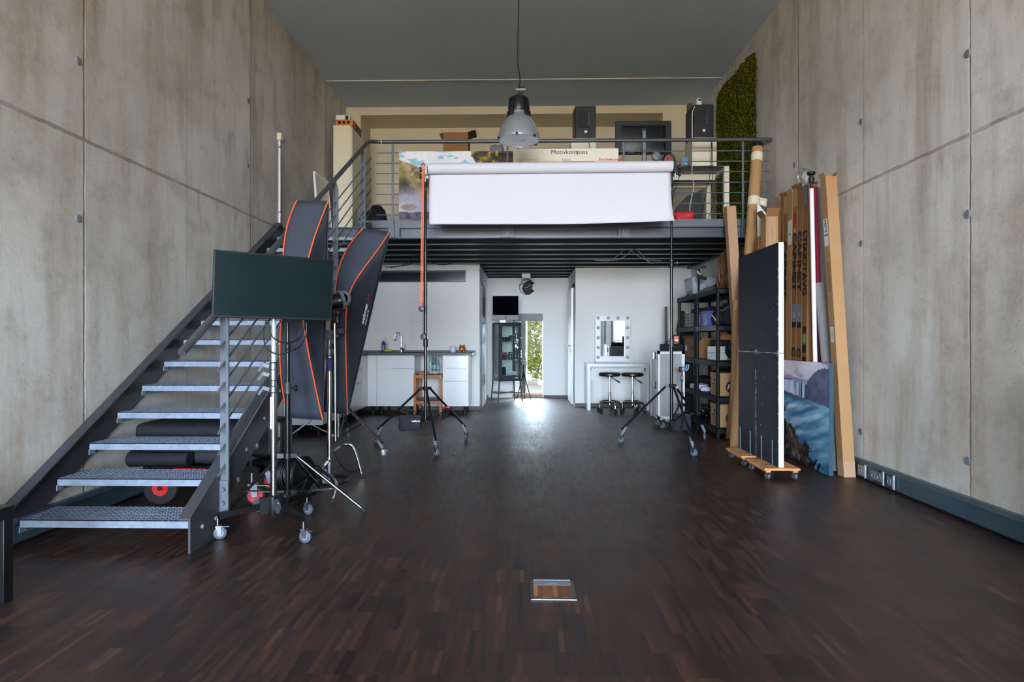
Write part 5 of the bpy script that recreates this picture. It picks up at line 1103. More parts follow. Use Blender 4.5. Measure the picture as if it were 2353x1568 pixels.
dolly('front wooden slatted dolly under the white edge of the foam boards', 1.955, 2.245, yA-.03, yA+.40, (y1751, y1776)); dolly('rear wooden slatted dolly under the far half of the foam boards', 1.955, 2.245, yM+.02, yM+.45, (y1702, y1725))
# waterfall canvas leaning against the rolls
yC0 = fl(1905,1095).y; xC0 = fl(1905,1095).x
p0 = Vector((xC0, yC0, .004)); yC1 = yC0+.98; top = at(1906, 835, yC0); sh = Vector((top.x-p0.x+.0, 0, top.z-p0.z))
far0 = Vector((xC0-.03, yC1, .004))
canvas('waterfall_canvas', 'blue waterfall and river canvas print leaning at the foot of the cardboard rolls', far0, p0-far0, sh, (.036,0,0), 96, 84, art_falls, M('canvas_edge', (40,66,86), .6, 0, .35, 8))
# helper: leaning long carton or roll
def lean_box(label, cb, ct, w, d, mat, flaps=True, name='long_carton', rz=0.0):
    """bottom / top centre of the long axis, w across X, d along Y"""
    cb, ct = Vector(cb), Vector(ct); t = thing(name, label, 'carton', (cb.x, cb.y, 0), 'long cartons leaning on the right wall')
    q = [Vector((a*w/2, b*d/2, 0)) for a, b in ((-1,-1),(1,-1),(1,1),(-1,1))]
    MB().hexa([cb+k for k in q], [ct+k for k in q]).build('box_body', mat, t, bevel=.003)
    ax = (ct-cb).normalized()
    def strip(f0, f1, side, m, wd=.8, nm='tape', s0=-1):
        a, b = cb.lerp(ct, f0), cb.lerp(ct, f1)
        if side == 'x':   # face towards the room
            v = [a+Vector((-w/2-.0012, -d/2*wd, 0)), a+Vector((-w/2-.0012, d/2*wd, 0)), b+Vector((-w/2-.0012, d/2*wd, 0)), b+Vector((-w/2-.0012, -d/2*wd, 0))]
        else:
            v = [a+Vector((-w/2*wd, -d/2-.0012, 0)), a+Vector((w/2*wd, -d/2-.0012, 0)), b+Vector((w/2*wd, -d/2-.0012, 0)), b+Vector((-w/2*wd, -d/2-.0012, 0))]
        return MB().add(v, [(0,1,2,3)]).build(nm, m, t, smooth=False)
    t_ = {'t': t, 'strip': strip, 'ax': ax, 'cb': cb, 'ct': ct, 'w': w, 'd': d}
    if flaps:
        for s_, fl_ in ((-1, .035), (1, .045)): MB().hexa([ct+q[0 if s_ < 0 else 1], ct+q[3 if s_ < 0 else 2], ct+q[3 if s_ < 0 else 2]+Vector((s_*.004,0,0)), ct+q[0 if s_ < 0 else 1]+Vector((s_*.004,0,0))], [p+Vector((s_*.012, 0, fl_)) for p in (ct+q[0 if s_ < 0 else 1], ct+q[3 if s_ < 0 else 2], ct+q[3 if s_ < 0 else 2]+Vector((s_*.004,0,0)), ct+q[0 if s_ < 0 else 1]+Vector((s_*.004,0,0)))]).build('flap', mat, t, smooth=False)
    return t_
def face_text(B, txt, f, size, mat, flip=False, xs=1.0, bold=.004, sh=0):
    """writing running along the room-side face of a leaning carton, f = start as a fraction of the height"""
    o = B['cb'].lerp(B['ct'], f)+Vector((-B['w']/2-.0016, 0, 0))
    ux = -B['ax'] if not flip else B['ax']; uy = Vector((0,-1,0)) if not flip else Vector((0,1,0))
    o = o-uy*size*.36
    return lettering(txt, size, o, ux, uy, B['t'], mat, xs=xs, bold=bold, shear=sh)
# tallest carton nearest to the camera
yb0 = fl(1945,1098).y; tb_ = at(1910, 405, yb0+.30)
B1 = lean_box('tallest pale carton leaning on the right wall nearest to the camera', (fl(1953,1098).x, yb0+.05, .002), (tb_.x, tb_.y+.05, tb_.z), .097, .10, CARD1)
B1['strip'](.965, 1.0, 'y', TAPE, .55); B1['strip'](.0, .05, 'y', CARD3, .98, 'end_tape'); B1['strip'](.0, .05, 'x', CARD3, .98, 'end_tape')
B1['strip'](.76, .855, 'x', LABELW, .75, 'shipping_label'); B1['strip'](.435, .485, 'x', LABELW, .5, 'barcode_label')
face_text(B1, 'HQT.5', .852, .04, INK, bold=.001); face_text(B1, '1', .805, .07, INK, bold=.003); face_text(B1, 'Ceramic blue', .60, .05, M('pencil_writing', (120,70,44), .7), flip=True, bold=0, sh=.2)
for k in range(5): B1['strip'](.441+.008*k, .445+.008*k, 'x', INK, .22, 'barcode_bar')
# (u at mid height, top row, dY lean, X) each long carton in the stack, from right to left
XT = 2.70
def stack(label, u0, u1, vtop, mat, Xt, Xb, dy=.10, w=.13, **k):
    a, b = atX(u0, 500, Xt), atX(u1, 500, Xt); yc, d = (a.y+b.y)/2, abs(a.y-b.y)-.004; top = at((u0+u1)/2, vtop, yc)
    return lean_box(label, (Xb+w/2, yc-dy, .002), (Xt+w/2, yc+.0, top.z), w, d, mat, **k)
b1 = stack('long carton with dark printed strokes directly behind the bare white tube', 1846, 1857, 426, CARD2, 2.68, 2.61, w=.09, flaps=False)
b2 = stack('long carton with large CABINET lettering and a red label near its top', 1822, 1833, 434, CARD2, 2.68, 2.61)
b2b = stack('long carton with large CABINET lettering right of the one with the red label', 1833.5, 1845, 430, CARD2, 2.68, 2.61)
b3 = stack('narrow long carton with white shipping label left of the red labelled one', 1811, 1821.5, 444, CARD1, 2.68, 2.61)
b4 = stack('long carton with CABINET lettering half hidden by the white foam edge', 1801, 1810.5, 450, CARD2, 2.68, 2.61)
b5 = stack('plain brown carton with small rotated print beside the half hidden CABINET one', 1793.5, 1800.5, 452, CARD2, 2.68, 2.61)
b6 = stack('plain tan carton with taped top furthest left in the tight row', 1783, 1793, 462, CARD1, 2.68, 2.61)
for B, f_ in ((b2, .835), (b2b, .835), (b4, .82)): face_text(B, 'CABINET', f_, .105, INK, xs=1.36, bold=.006)
for B in (b2, b2b): face_text(B, 'C', .405, .105, INK, xs=1.2, bold=.006)
face_text(b1, 'LTIAIOTAVG', .835, .115, INK, xs=.95, bold=.006); b1['strip'](.46, .485, 'x', INK, .8, 'printed_block'); b1['strip'](.425, .455, 'x', M('green_label', (74,170,110), .5), .6, 'label'); b1['strip'](.39, .42, 'x', INK, .8, 'printed_block'); b1['strip'](.30, .355, 'x', LABELB, .85, 'label'); b1['strip'](.355,.375,'x', INK, .85, 'printed_block'); b1['strip'](.325,.345,'x', LABELW, .5, 'barcode_label')
b1['strip'](.93, 1.0, 'x', LABELB, .55, 'label')
for B in (b2, b2b): B['strip'](.50, .565, 'x', LABELB, .85, 'label'); B['strip'](.48, .50, 'x', INK, .85, 'printed_block'); B['strip'](.515, .535, 'x', LABELW, .5, 'barcode_label')
b2['strip'](.855, .905, 'x', CRIM, .4, 'fragile_label'); b2['strip'](.83, .848, 'x', M('pink_label', (206,150,160), .6), .4, 'label'); b2['strip'](.93, .998, 'x', CARD3, .7, 'tape')
b3['strip'](.80, .895, 'x', LABELW, .9, 'shipping_label'); b6['strip'](.90, .95, 'x', TAPE, .5); b4['strip'](.93, .998, 'x', TAPE, .8); b5['strip'](.0, .001, 'x', TAPE, .2)
face_text(b5, 'LASTOLITE', .86, .035, INK, bold=.0005); face_text(b3, '1', .845, .05, INK, bold=.003)
# rolls
def roll(label, cb, ct, r, mat, cat='roll', cap=None, name='paper_roll', n=24):
    cb, ct = Vector(cb), Vector(ct); t = thing(name, label, cat, cb); L = (ct-cb).length
    MB().lathe([(r*.7,0),(r,0),(r,L),(r*.7,L),(r*.7,L-.05),(0,L-.05)], cb, ct-cb, n).build('tube', mat, t)
    if cap: MB().lathe([(r*1.03,-.035),(r*1.05,.0),(r*1.05,.012),(0,.012)], ct, ct-cb, n).build('end_cap', cap, t)
    return t
yw_ = 5.42
def lroll(label, u0, u1, vtop, X, r, mat, ubot, vbot, Xb=None, **k):
    if Xb:
        top = atX((u0+u1)/2, vtop, X); return roll(label, (Xb[0], Xb[1], .004), top, r, mat, **k)
    top = atX((u0+u1)/2, vtop, X); low = atX(ubot, vbot, X); d = (top-low).normalized(); base = low-d*((low.z-.004)/d.z); return roll(label, (X, base.y, base.z), top, r, mat, **k)
t = lroll('slim white aluminium tube with a black handle on top among the cartons', 1860, 1869.5, 434, 2.65, .0195, WHITETUBE, 1873, 828, name='tube_pole')
tp = atX(1864.7, 434, 2.65); MB().lathe([(.010,0),(.010,.05),(.024,.055),(.026,.10),(.018,.105),(.018,.125),(.036,.135),(.036,.155),(.02,.16),(0,.16)], tp, (0,0.05,1), 20).build('black_handle', BLACK, t)
lroll('crimson paper roll with black band between the white tube and the grey roll', 1868, 1879, 430, 2.735, .0165, CRIM, 1885.5, 828)
tp = atX(1878, 590, 2.735); MB().lathe([(.0175,-.03),(.0175,.03)], tp, (0,.11,1), 20).build('band', BLACK, COL.objects[-2].parent if COL.objects[-2].parent else COL.objects[-1].parent)
lroll('long mid grey paper roll beside the tallest carton', 1873, 1888, 425, 2.795, .024, GREYPAPER, 1908, 828, Xb=(2.74, 5.45))
lroll('short grey paper roll standing in front of the crimson one', 1870, 1897, 652, 2.715, .0455, GREYPAPER, 1893, 828, Xb=(2.715, 5.35))
# brown tube and the cartons at the left of the boards
tt = at(1741, 334, 6.95); tl_ = at(1723, 588, 6.70); dd = (tt-tl_).normalized(); bb = tl_-dd*((tl_.z-.004)/dd.z)
bt_ = roll('fat brown cardboard tube with black cap leaning on the mezzanine rail end', bb, tt, .062, CARD1, cap=BLACK, name='cardboard_tube')
for f, h in ((.955, .05), (.80, .05)):
    c_ = bb.lerp(tt, f); MB().lathe([(.0632,-h),(.0632,h)], c_, dd, 24).build('paper_tape', CREAMP, bt_)
c_ = bb.lerp(tt, .80); MB().add([c_+Vector((.05,-.04,.04)), c_+Vector((.13,-.05,.02)), c_+Vector((.12,-.05,-.07)), c_+Vector((.05,-.04,-.04))], [(0,1,2,3)]).build('loose_label', CREAMP, bt_, solid=.002)
bl_ = lean_box('slim tan carton leaning against the mezzanine edge left of the black boards', (2.48, 6.93, .002), (at(1677,475,6.95).x, 6.95, at(1677,475,6.95).z), .105, .10, CARD3, flaps=False)
c3 = [fl(1663,1006), fl(1668,1012)]
lean_box('thin brown carton slat leaning beside the shelf corner', (c3[0].x+.02, c3[0].y-.09, .002), (2.352, 6.873, .88), .05, .018, CARD2, flaps=False, name='flat_carton'); lean_box('second thin carton slat with grey foot beside the shelf corner', (c3[1].x+.09, c3[1].y-.11, .002), (2.405, 6.862, .90), .05, .018, CARD3, flaps=False, name='flat_carton')
ob = at(1768, 500, 6.25); B7 = lean_box('opened carton with raised flaps leaning left of the tight carton row', (2.40, 6.05, .002), (ob.x, 6.25, ob.z), .125, .14, CARD1, flaps=False)
ct_ = B7['ct']
for a in ((-.0625,-.07,.0625,-.07,0,-.03,.075),(-.0625,-.07,-.0625,.07,-.045,0,.06),(.0625,-.07,.0625,.07,.035,.0,.085)):
    p, q = ct_+Vector((a[0],a[1],0)), ct_+Vector((a[2],a[3],0)); MB().add([p, q, q+Vector((a[4],a[5],a[6])), p+Vector((a[4],a[5],a[6]))], [(0,1,2,3)]).build('flap', CARD2, B7['t'], smooth=False, solid=.003)
B7['strip'](.88, .995, 'y', CARD3, .6); B7['strip'](.0, .95, 'y', CARD3, .3, 'seam_tape')
# recycling mark
cm = B7['cb'].lerp(B7['ct'], .86)+Vector((.045,-.0716,0)); mb = MB()
for k in range(3):
    a = math.pi/2+k*2.094; p = cm+Vector((math.cos(a)*.02,0,math.sin(a)*.02)); q = cm+Vector((math.cos(a+1.5)*.02,0,math.sin(a+1.5)*.02)); mb.bar(p, q, .0016, .006, (0,1,0))
mb.build('recycling_mark', INK, B7['t'], smooth=False)
ob2 = at(1747, 545, 6.42); B8 = lean_box('dark brown carton with white tape between the brown tube and the opened carton', (2.34, 6.20, .002), (ob2.x, 6.42, ob2.z), .075, .10, CARD2, flaps=False); B8['strip'](.80, .90, 'y', LABELW, .98, 'white_tape'); B8['strip'](.62, .76, 'y', LABELW, .98, 'white_tape')
p = at(1750, 470, 6.5); t = thing('rolled_sheet', 'pale grey rolled paper sheet sticking up beside the brown tube', 'paper', (2.42, 6.5, 0)); MB().hexa([(p.x-.03,6.50,1.6),(p.x+.03,6.50,1.6),(p.x+.03,6.52,1.6),(p.x-.03,6.52,1.6)], [(p.x-.03,6.54,p.z+.03),(p.x+.07,6.54,p.z-.10),(p.x+.07,6.56,p.z-.10),(p.x-.03,6.56,p.z+.03)]).build('sheet', LABELW, t, smooth=False); MB().tube([(p.x,6.51,0.003),(p.x,6.51,1.62)], .03, 12).build('sheet_roll', LABELW, t)
pb_ = at(1839, 412, 5.95); tag(lump('plastic_bag', glass_mat('clear_film', (.9,.92,.95), 1.45, .25), 'x', 'packaging', (2.72, 5.99, pb_.z-.05), .09, .12, .16, 31), 'clear crumpled plastic film behind the carton row top', 'packaging')

rb_ = fl(1685, 1018); rt_ = at(1693, 690, 6.79)
roll('brown cardboard roll standing in front of the slim tan carton beside the rear dolly', (rb_.x, rb_.y, .003), (rt_.x, 6.79, rt_.z), .044, CARD1, name='cardboard_tube')
# ------------------------------------------------------------------ black shelves with equipment
XS0, XS1 = 2.245, 2.735; YS = fl(1655,1006).y
levels = [.105, .475, .895, 1.315, 1.75]
def shelf_unit(label, y0, y1):
    t = thing('storage_shelf', label, 'shelf', ((XS0+XS1)/2, (y0+y1)/2, 0), 'black plastic shelving')
    for z in levels:
        mb = MB(); mb.box(XS0, XS1, y0, y1, z-.012, z); h = .062; mb.box(XS0, XS0+.012, y0, y1, z-h, z); mb.box(XS1-.012, XS1, y0, y1, z-h, z); mb.box(XS0, XS1, y0, y0+.012, z-h, z); mb.box(XS0, XS1, y1-.012, y1, z-h, z)
        for k in range(1, 8): y = y0+(y1-y0)*k/8; mb.box(XS0+.02, XS1-.02, y-.004, y+.004, z-.03, z-.011)
        mb.build('shelf_board', SHELFB, t, bevel=.003)
    for x in (XS0+.026, XS1-.026):
        for y in (y0+.026, y1-.026):
            mb = MB()
            zs = [0]+levels
            for a, b in zip(zs, zs[1:]):
                a2 = a+.0 if a == 0 else a+.001; n = max(2, int((b-.062-a2)/.03)); pr = []
                for i in range(n+1): pr += [(.0235 if i % 2 else .0215, (b-.062-a2)*i/n)]
                mb.lathe(pr, (x, y, a2), (0,0,1), 14)
            mb.build('post', SHELFB, t)
    return t
shelf_unit('black plastic shelf unit nearest to the leaning cartons, with the archive boxes', YS, YS+.91); shelf_unit('black plastic shelf unit standing further back towards the vanity wall', YS+.925, YS+1.83)
levels = [z+.002 for z in levels]
def archive(label, x, y, z, lid=True):
    t = thing('archive_box', label, 'box', (x, y, z), 'archive boxes on the near shelf'); w, d, h = .36, .30, .27
    MB().box(x, x+w, y, y+d, z, z+h).build('box_body', CARDB, t, bevel=.003)
    if lid: MB().box(x-.006, x+w+.006, y-.006, y+d+.006, z+h-.055, z+h+.003).build('lid', CARDB, t, bevel=.002)
    xf = x-.0008
    MB().lathe([(0,.0),(.020,.0),(.020,.001),(0,.001)], (xf, y+d*.5, z+h*.68), (-1,0,0), 16).build('grip_hole', INK, t)
    lettering('ARCHIV', .022, (xf, y+d*.85, z+h*.46), (0,-1,0), (0,0,1), t, INK)
    mb = MB()
    for k in range(6): mb.box(xf-.0004, xf, y+.05, y+d-.05, z+.03+.015*k, z+.032+.015*k)
    mb.build('printed_lines', INK, t, smooth=False)
    yf = y-.0068 if False else y-.0008
    mb = MB().lathe([(0,0),(.075,0),(.075,.001),(0,.001)], (x+.16, yf, z+h*.40), (0,-1,0), 28); mb.build('logo_disc', INK, t)
    lettering('Re', .085, (x+.098, yf-.0014, z+h*.31), (1,0,0), (0,0,1), t, LABELW, shear=.2, bold=.002)
    return t
archive('upper archive box with lid on the second lowest board of the near shelf', XS0+.045, YS+.065, levels[1])
archive('lower archive box on the bottom board of the near shelf', XS0+.045, YS+.065, levels[0])
def place(u, v, X): return atX(u, v, X)
# level 3 (.895): white boxes, cable reel, open carton, small orange box
t = carton('white_carton', 'lower white box of the pair on the middle board of the near shelf', (XS0+.17, YS+.42, levels[2]), .22, .28, .085, PLASTICW, tape=False)
t = carton('white_carton', 'upper white box of the pair on the middle board of the near shelf', (XS0+.17, YS+.42, levels[2]+.086), .22, .28, .082, PLASTICW, tape=False)
lump('black_cloth', BAGM, 'dark folded cloth lying on the two white boxes', 'cloth', (XS0+.18, YS+.43, levels[2]+.170), .22, .24, .075, 7)
t = thing('cable_reel', 'black handheld cable reel with blue tape on the middle shelf board', 'cable reel', (XS0+.30, YS+.10, levels[2])); MB().lathe([(.03,-.05),(.115,-.05),(.12,-.044),(.10,-.035),(.10,.035),(.12,.044),(.115,.05),(.03,.05)], (XS0+.27, YS+.12, levels[2]+.125), (-.75,-.66,0), 26).build('drum', BLACK, t)
MB().cbox((XS0+.235, YS+.078, levels[2]+.16), .07, .004, .055, .72).build('tape_strip', BLUETAPE, t, smooth=False)
MB().tube(spline([(XS0+.16,YS+.10,levels[2]+.022),(XS0+.30,YS+.03,levels[2]+.022),(XS0+.20,YS+.04,levels[2]+.1),(XS0+.18,YS+.08,levels[2]+.20),(XS0+.25,YS+.07,levels[2]+.27)], 5), .006, 8).build('frame', NICKEL, t)
t = carton('orange_carton', 'small orange and grey carton behind the cable reel', (XS0+.32, YS+.66, levels[2]), .16, .14, .32, ORB, tape=False)
oc = thing('brown_carton', 'open brown carton with dark print on the middle board of the far shelf', 'box', (XS0+.24, YS+1.25, levels[2])); MB().box(XS0+.03, XS0+.42, YS+.98, YS+1.55, levels[2], levels[2]+.27).build('box_body', CARD2, oc, bevel=.004)
MB().add([(XS0+.03,YS+.98,levels[2]+.27),(XS0+.03,YS+1.55,levels[2]+.27),(XS0+.0,YS+1.55,levels[2]+.30),(XS0+.0,YS+.98,levels[2]+.30)], [(0,1,2,3)]).build('flap', CARD2, oc, smooth=False, solid=.003)
MB().add([(XS0+.0292,YS+1.08,levels[2]+.16),(XS0+.0292,YS+1.18,levels[2]+.13),(XS0+.0292,YS+1.04,levels[2]+.08),(XS0+.0292,YS+1.12,levels[2]+.12),(XS0+.0292,YS+1.05,levels[2]+.15)], [(0,1,2,3,4)]).build('printed_mark', INK, oc, smooth=False, solid=.0006)
MB().box(XS0+.028, XS0+.0298, YS+1.40, YS+1.49, levels[2]+.09, levels[2]+.17).build('paper_label', LABELW, oc, smooth=False)
# level 4 (1.315): wire basket, blue crate, camera bags
wb = thing('wire_basket', 'white wire basket with papers on the upper board of the far shelf', 'basket', (XS0+.2, YS+1.4, levels[3])); x0, x1, y0, y1, z0, z1 = XS0+.04, XS0+.36, YS+1.10, YS+1.60, levels[3], levels[3]+.19
for k in range(5):
    z = z0+.006+(z1-z0-.01)*k/4; MB().tube([(x0,y0,z),(x1,y0,z),(x1,y1,z),(x0,y1,z)], .0045, 6, closed=True).build('hoop', BLACKM, wb)
mb = MB()
for k in range(9): y = y0+(y1-y0)*k/8; mb.tube([(x0-.002,y,z0),(x0-.002,y,z1)], .0035, 6)
mb.tube([(x1,y0,z0),(x1,y0,z1)], .004, 6); mb.tube([(x1,y1,z0),(x1,y1,z1)], .004, 6); mb.build('upright_wires', BLACKM, wb)
MB().box(x0+.012, x1-.012, y0+.012, y1-.012, z0+.004, z1-.01).build('liner', PLASTICW, wb, bevel=.01)
lump('packed_gear', BAGM, 'black gear heaped on the wire basket', 'equipment', (x0+.15, y0+.2, z1+.001), .22, .26, .07, 41); t = tag(MB().cbox((x0+.15, y0+.42, z1+.05), .14, .12, .09, .3).build('white_container', FROST, bevel=.02), 'small white container on top of the wire basket', 'container')
bc_ = thing('blue_crate', 'blue plastic crate on the upper board between both shelf units', 'crate', (XS0+.25, YS+.78, levels[3])); MB().box(XS0+.05, XS0+.42, YS+.50, YS+.835, levels[3], levels[3]+.185).build('box_body', BLUEB, bc_, bevel=.008); MB().box(XS0+.04, XS0+.43, YS+.49, YS+.845, levels[3]+.165, levels[3]+.192).build('rim', BLUEB, bc_, bevel=.004)
lump('folded_fabric', BAGM, 'black fabric bundle lying on the blue crate', 'cloth', (XS0+.22, YS+.68, levels[3]+.193), .28, .26, .06, 44)
t = lump('camera_bag', NYLON, 'dark camera bag with pale straps on the upper board of the near shelf', 'bag', (XS0+.20, YS+.365, levels[3]), .24, .22, .20, 45)
MB().tube(spline([(XS0+.06,YS+.46,levels[3]+.10),(XS0+.05,YS+.36,levels[3]+.13),(XS0+.06,YS+.27,levels[3]+.09),(XS0+.07,YS+.24,levels[3]+.05)], 5), .007, 6).build('strap', LABELW, t); 
t = lump('shoulder_bag', NYLON, 'black shoulder bag with green piping at the near end of the upper board', 'bag', (XS0+.27, YS+.15, levels[3]), .30, .15, .27, 46)
MB().tube(spline([(XS0+.24,YS+.045,levels[3]+.26),(XS0+.30,YS+.045,levels[3]+.20),(XS0+.36,YS+.04,levels[3]+.09)], 5), .005, 6).build('green_piping', M('green_cord', (70,170,140), .6), t); MB().tube(spline([(XS0+.10,YS+.20,levels[3]+.22),(XS0+.09,YS+.12,levels[3]+.17),(XS0+.12,YS+.06,levels[3]+.19),(XS0+.16,YS+.05,levels[3]+.22)], 5), .005, 6).build('green_piping', bpy.data.materials['green_cord'], t)
cable('black charger cable dangling from the upper shelf board', [(XS0-.012,YS+.58,levels[3]+.03),(XS0-.014,YS+.62,levels[3]-.02),(XS0-.014,YS+.60,levels[3]-.10),(XS0-.015,YS+.63,levels[3]-.145)], .004, CABLEB); o = COL.objects[-1]
MB().ball((XS0-.015,YS+.63,levels[3]-.16), .022, 10).build('plug', RUBBER, o)
# level 2 (.475) dark bags, white cloth
lump('black_bag', BAGM, 'large dark bag behind the archive box on the second board', 'bag', (XS0+.29, YS+.62, levels[1]), .28, .40, .30, 47)
lump('white_cloth', PAPERW, 'crumpled white cloth on the second board of the far shelf', 'cloth', (XS0+.12, YS+1.12, levels[1]), .20, .34, .075, 48); lump('pale_cloth', M('pale_lilac_cloth', (196,196,224), .8), 'lilac white cloth lying beside the dark bag on the second board', 'cloth', (XS0+.09, YS+.88-.14, levels[1]+.0), .12, .10, .06, 49)
lump('dark_jacket', BAGM, 'dark bundled jacket at the rear of the second board', 'cloth', (XS0+.30, YS+1.50, levels[1]), .26, .4, .16, 50)
# level 1: black stands lying, brown box
t = carton('brown_carton', 'brown carton at the back of the bottom board', (XS0+.30, YS+.70, levels[0]), .20, .32, .24, CARD2, tape=False)
for k in range(7):
    y = YS+.95+.01*k; x = XS0+.06+.045*k; t = tag(MB().tube([(x, YS+.97+.03*(k%2), levels[0]+.018+.034*(k%3)), (x+.02, YS+1.70, levels[0]+.018+.034*(k%3))], .013, 8).build('light_stand', BLACKM), 'folded black light stand lying on the bottom board of the far shelf', 'stand', 'folded stands on the bottom board'); MB().tube([(x,YS+1.02,levels[0]+.018+.034*(k%3)),(x,YS+1.05,levels[0]+.018+.034*(k%3))], .015, 8).build('collar', NICKEL, t)
# top board: reflector panels, clear box, small stand, wig head
for k in range(5):
    z = levels[4]+.004+.019*k; r_ = .2*math.sin(k*1.7)
    t = thing('reflector_board', ('bottom','second','third','fourth','topmost')[k]+' dark flat panel in the pile on top of the near shelf', 'panel', (XS0+.22, YS+.60, z), 'flat panels on the shelf top'); MB().cbox((XS0+.22+.01*k, YS+.58-.02*k, z+.007), .34, .56-.05*k, .014, r_*.25).build('sheet', BLACK if k < 4 else GREYP, t, smooth=False); MB().cbox((XS0+.22+.01*k-.172, YS+.58-.02*k, z+.007), .006, .56-.05*k, .015, r_*.25).build('edge_strip', SILVER if k > 2 else STEELD, t, smooth=False)
t = thing('clear_storage_box', 'translucent plastic storage box at the rear of the shelf top', 'container', (XS0+.20, YS+1.35, levels[4])); MB().hexa([(XS0+.05,YS+1.15,levels[4]),(XS0+.35,YS+1.15,levels[4]),(XS0+.35,YS+1.55,levels[4]),(XS0+.05,YS+1.55,levels[4])], [(XS0+.02,YS+1.12,levels[4]+.25),(XS0+.38,YS+1.12,levels[4]+.25),(XS0+.38,YS+1.58,levels[4]+.25),(XS0+.02,YS+1.58,levels[4]+.25)]).build('tub', FROST, t, bevel=.03); 
for y in (YS+1.25, YS+1.40): MB().box(XS0+.03, XS0+.045, y-.02, y+.02, levels[4]+.02, levels[4]+.07).build('latch', BLACK, t)
gs = thing('camera_rig', 'small black camera support with cross bar standing on the shelf top', 'camera stand', (at(1599,640,7.95).x, 7.95, levels[4]+.02)); gx = gs.location.x; gz = lambda v: at(1599, v, 7.95).z
gx = max(gx, XS0+.03)
zt0 = levels[4]+.10
MB().tube([(gx,8.0,levels[4]),(gx,8.0,gz(618))], .014, 10).build('column', BLACKM, gs); MB().bar((gx-.09,8.0,gz(614)),(gx+.10,8.0,gz(612)),.03,.035,(0,0,1)).build('cross_bar', BLACK, gs, bevel=.004); MB().lathe([(.02,0),(.024,.01),(.024,.10),(.018,.13)], (gx-.03,7.98,gz(634)), (.85,-.2,-.3), 14).build('microphone', RUBBER, gs); MB().bar((gx-.02,8.0,gz(622)),(gx+.02,7.99,gz(634)),.02,.02).build('bracket', BLACK, gs)
wg = thing('wig_head', 'mannequin head with long wavy brown wig behind the slim tan carton', 'mannequin', (2.30, YS+.12, levels[4])); wx, wy, wz = at(1683,600,YS+.12).x, YS+.14, levels[4]+.001
zt7 = at(1683,562,wy).z
MB().lathe([(0,0),(.07,0),(.065,.02),(.05,.05),(.055,.11),(.075,.16),(.088,.23),(.085,.30),(.06,.35),(0,.37)], (wx,wy,wz), n=24).build('head', SKIN, wg)
mb = MB(); rr_ = random.Random(8)
for i in range(64):
    a = rr_.uniform(0, 2*math.pi); ph = rr_.uniform(0,6); q = []
    for j in range(13):
        s = j/12; r = (.03+.10*min(1, s*3.2))*(1+.03*math.sin(ph)); L = zt7-wz-.015
        z = wz+L-(L)*max(0, (s-.0))*1.0; w = .018*math.sin(s*11+ph)
        r2 = r if s > .12 else r*math.sqrt(s/.12)
        if math.sin(a) < -.55 and s > .25: r2 *= 1.0
        q.append(Vector((wx+math.cos(a)*(r2+.02*s)+w, wy+math.sin(a)*(r2*.8+.02*s)+w*.5, max(wz+.004, z))))
    mb.tube(q, [.004]+[.013]*10+[.009,.004], 6)
mb.build('wig', HAIR, wg)
# ------------------------------------------------------------------ grey flight case, poles and picture by the vanity
YQ = fl(1540,968,.10).y; qx0, qx1 = at(1510,900,YQ).x, at(1573.5,900,YQ).x; qz0, qz1 = .12, at(1540,807,YQ).z
fc = thing('flight_case', 'tall grey flight case with white edges on casters right of the vanity desk', 'case', ((qx0+qx1)/2, YQ+.2, 0)); dq = .42
MB().box(qx0+.005, qx1-.005, YQ+.005, YQ+dq-.005, qz0+.005, qz1-.005).build('body', GREYCASE, fc, smooth=False)
EDGE = M('worn_white_edging', (206,208,206), .5, 0, .12, 12)
w = .038
for b in ((qx0,qx1,YQ,YQ+.006,qz1-w,qz1),(qx0,qx1,YQ,YQ+.006,qz0,qz0+w),(qx0,qx0+w,YQ,YQ+.006,qz0,qz1),(qx1-w,qx1,YQ,YQ+.006,qz0,qz1),(qx0,qx0+.006,YQ,YQ+w,qz0,qz1),(qx0,qx0+.006,YQ+dq-w,YQ+dq,qz0,qz1),(qx0,qx1,YQ,YQ+dq,qz1-.006,qz1)): MB().box(*b).build('edging', EDGE, fc, smooth=False)
for z in (qz1-.05, qz0+.45): MB().box(qx0-.014, qx0, YQ+.10, YQ+.20, z-.06, z+.03).build('latch', STEELD, fc, bevel=.004)
lettering('schau', .055, (at(1549,851,YQ).x, YQ+.0035, at(1549,853,YQ).z), (1,0,0), (0,0,1), fc, ORANGEC, bold=.001)
for x, y in ((qx0+.07,YQ+.06),(qx1-.07,YQ+.06),(qx0+.07,YQ+dq-.06),(qx1-.07,YQ+dq-.06)): caster(fc, x, y, qz0, .045, -1.1, wheel=SOCK)
mb = MB(); bgx = at(1517,800,YQ+.15).x, at(1568,800,YQ+.15).x
bg = thing('roll_bag', 'black ribbed roll bag lying on the grey flight case', 'bag', ((bgx[0]+bgx[1])/2, YQ+.15, qz1)); pr = []
for i in range(15): pr += [(.046 if i % 2 else .040, (bgx[1]-bgx[0])*i/14)]
MB().lathe([(0,0)]+pr+[(0,bgx[1]-bgx[0])], (bgx[0],YQ+.15,qz1+.047), (1,0,0), 18).build('roll', BAGM, bg); MB().tube(spline([(bgx[0]+.05,YQ+.13,qz1+.085),(bgx[0]+.09,YQ+.11,qz1+.12),(bgx[1]-.1,YQ+.11,qz1+.12),(bgx[1]-.05,YQ+.13,qz1+.085)],5), .006, 6).build('handle', NYLON, bg)
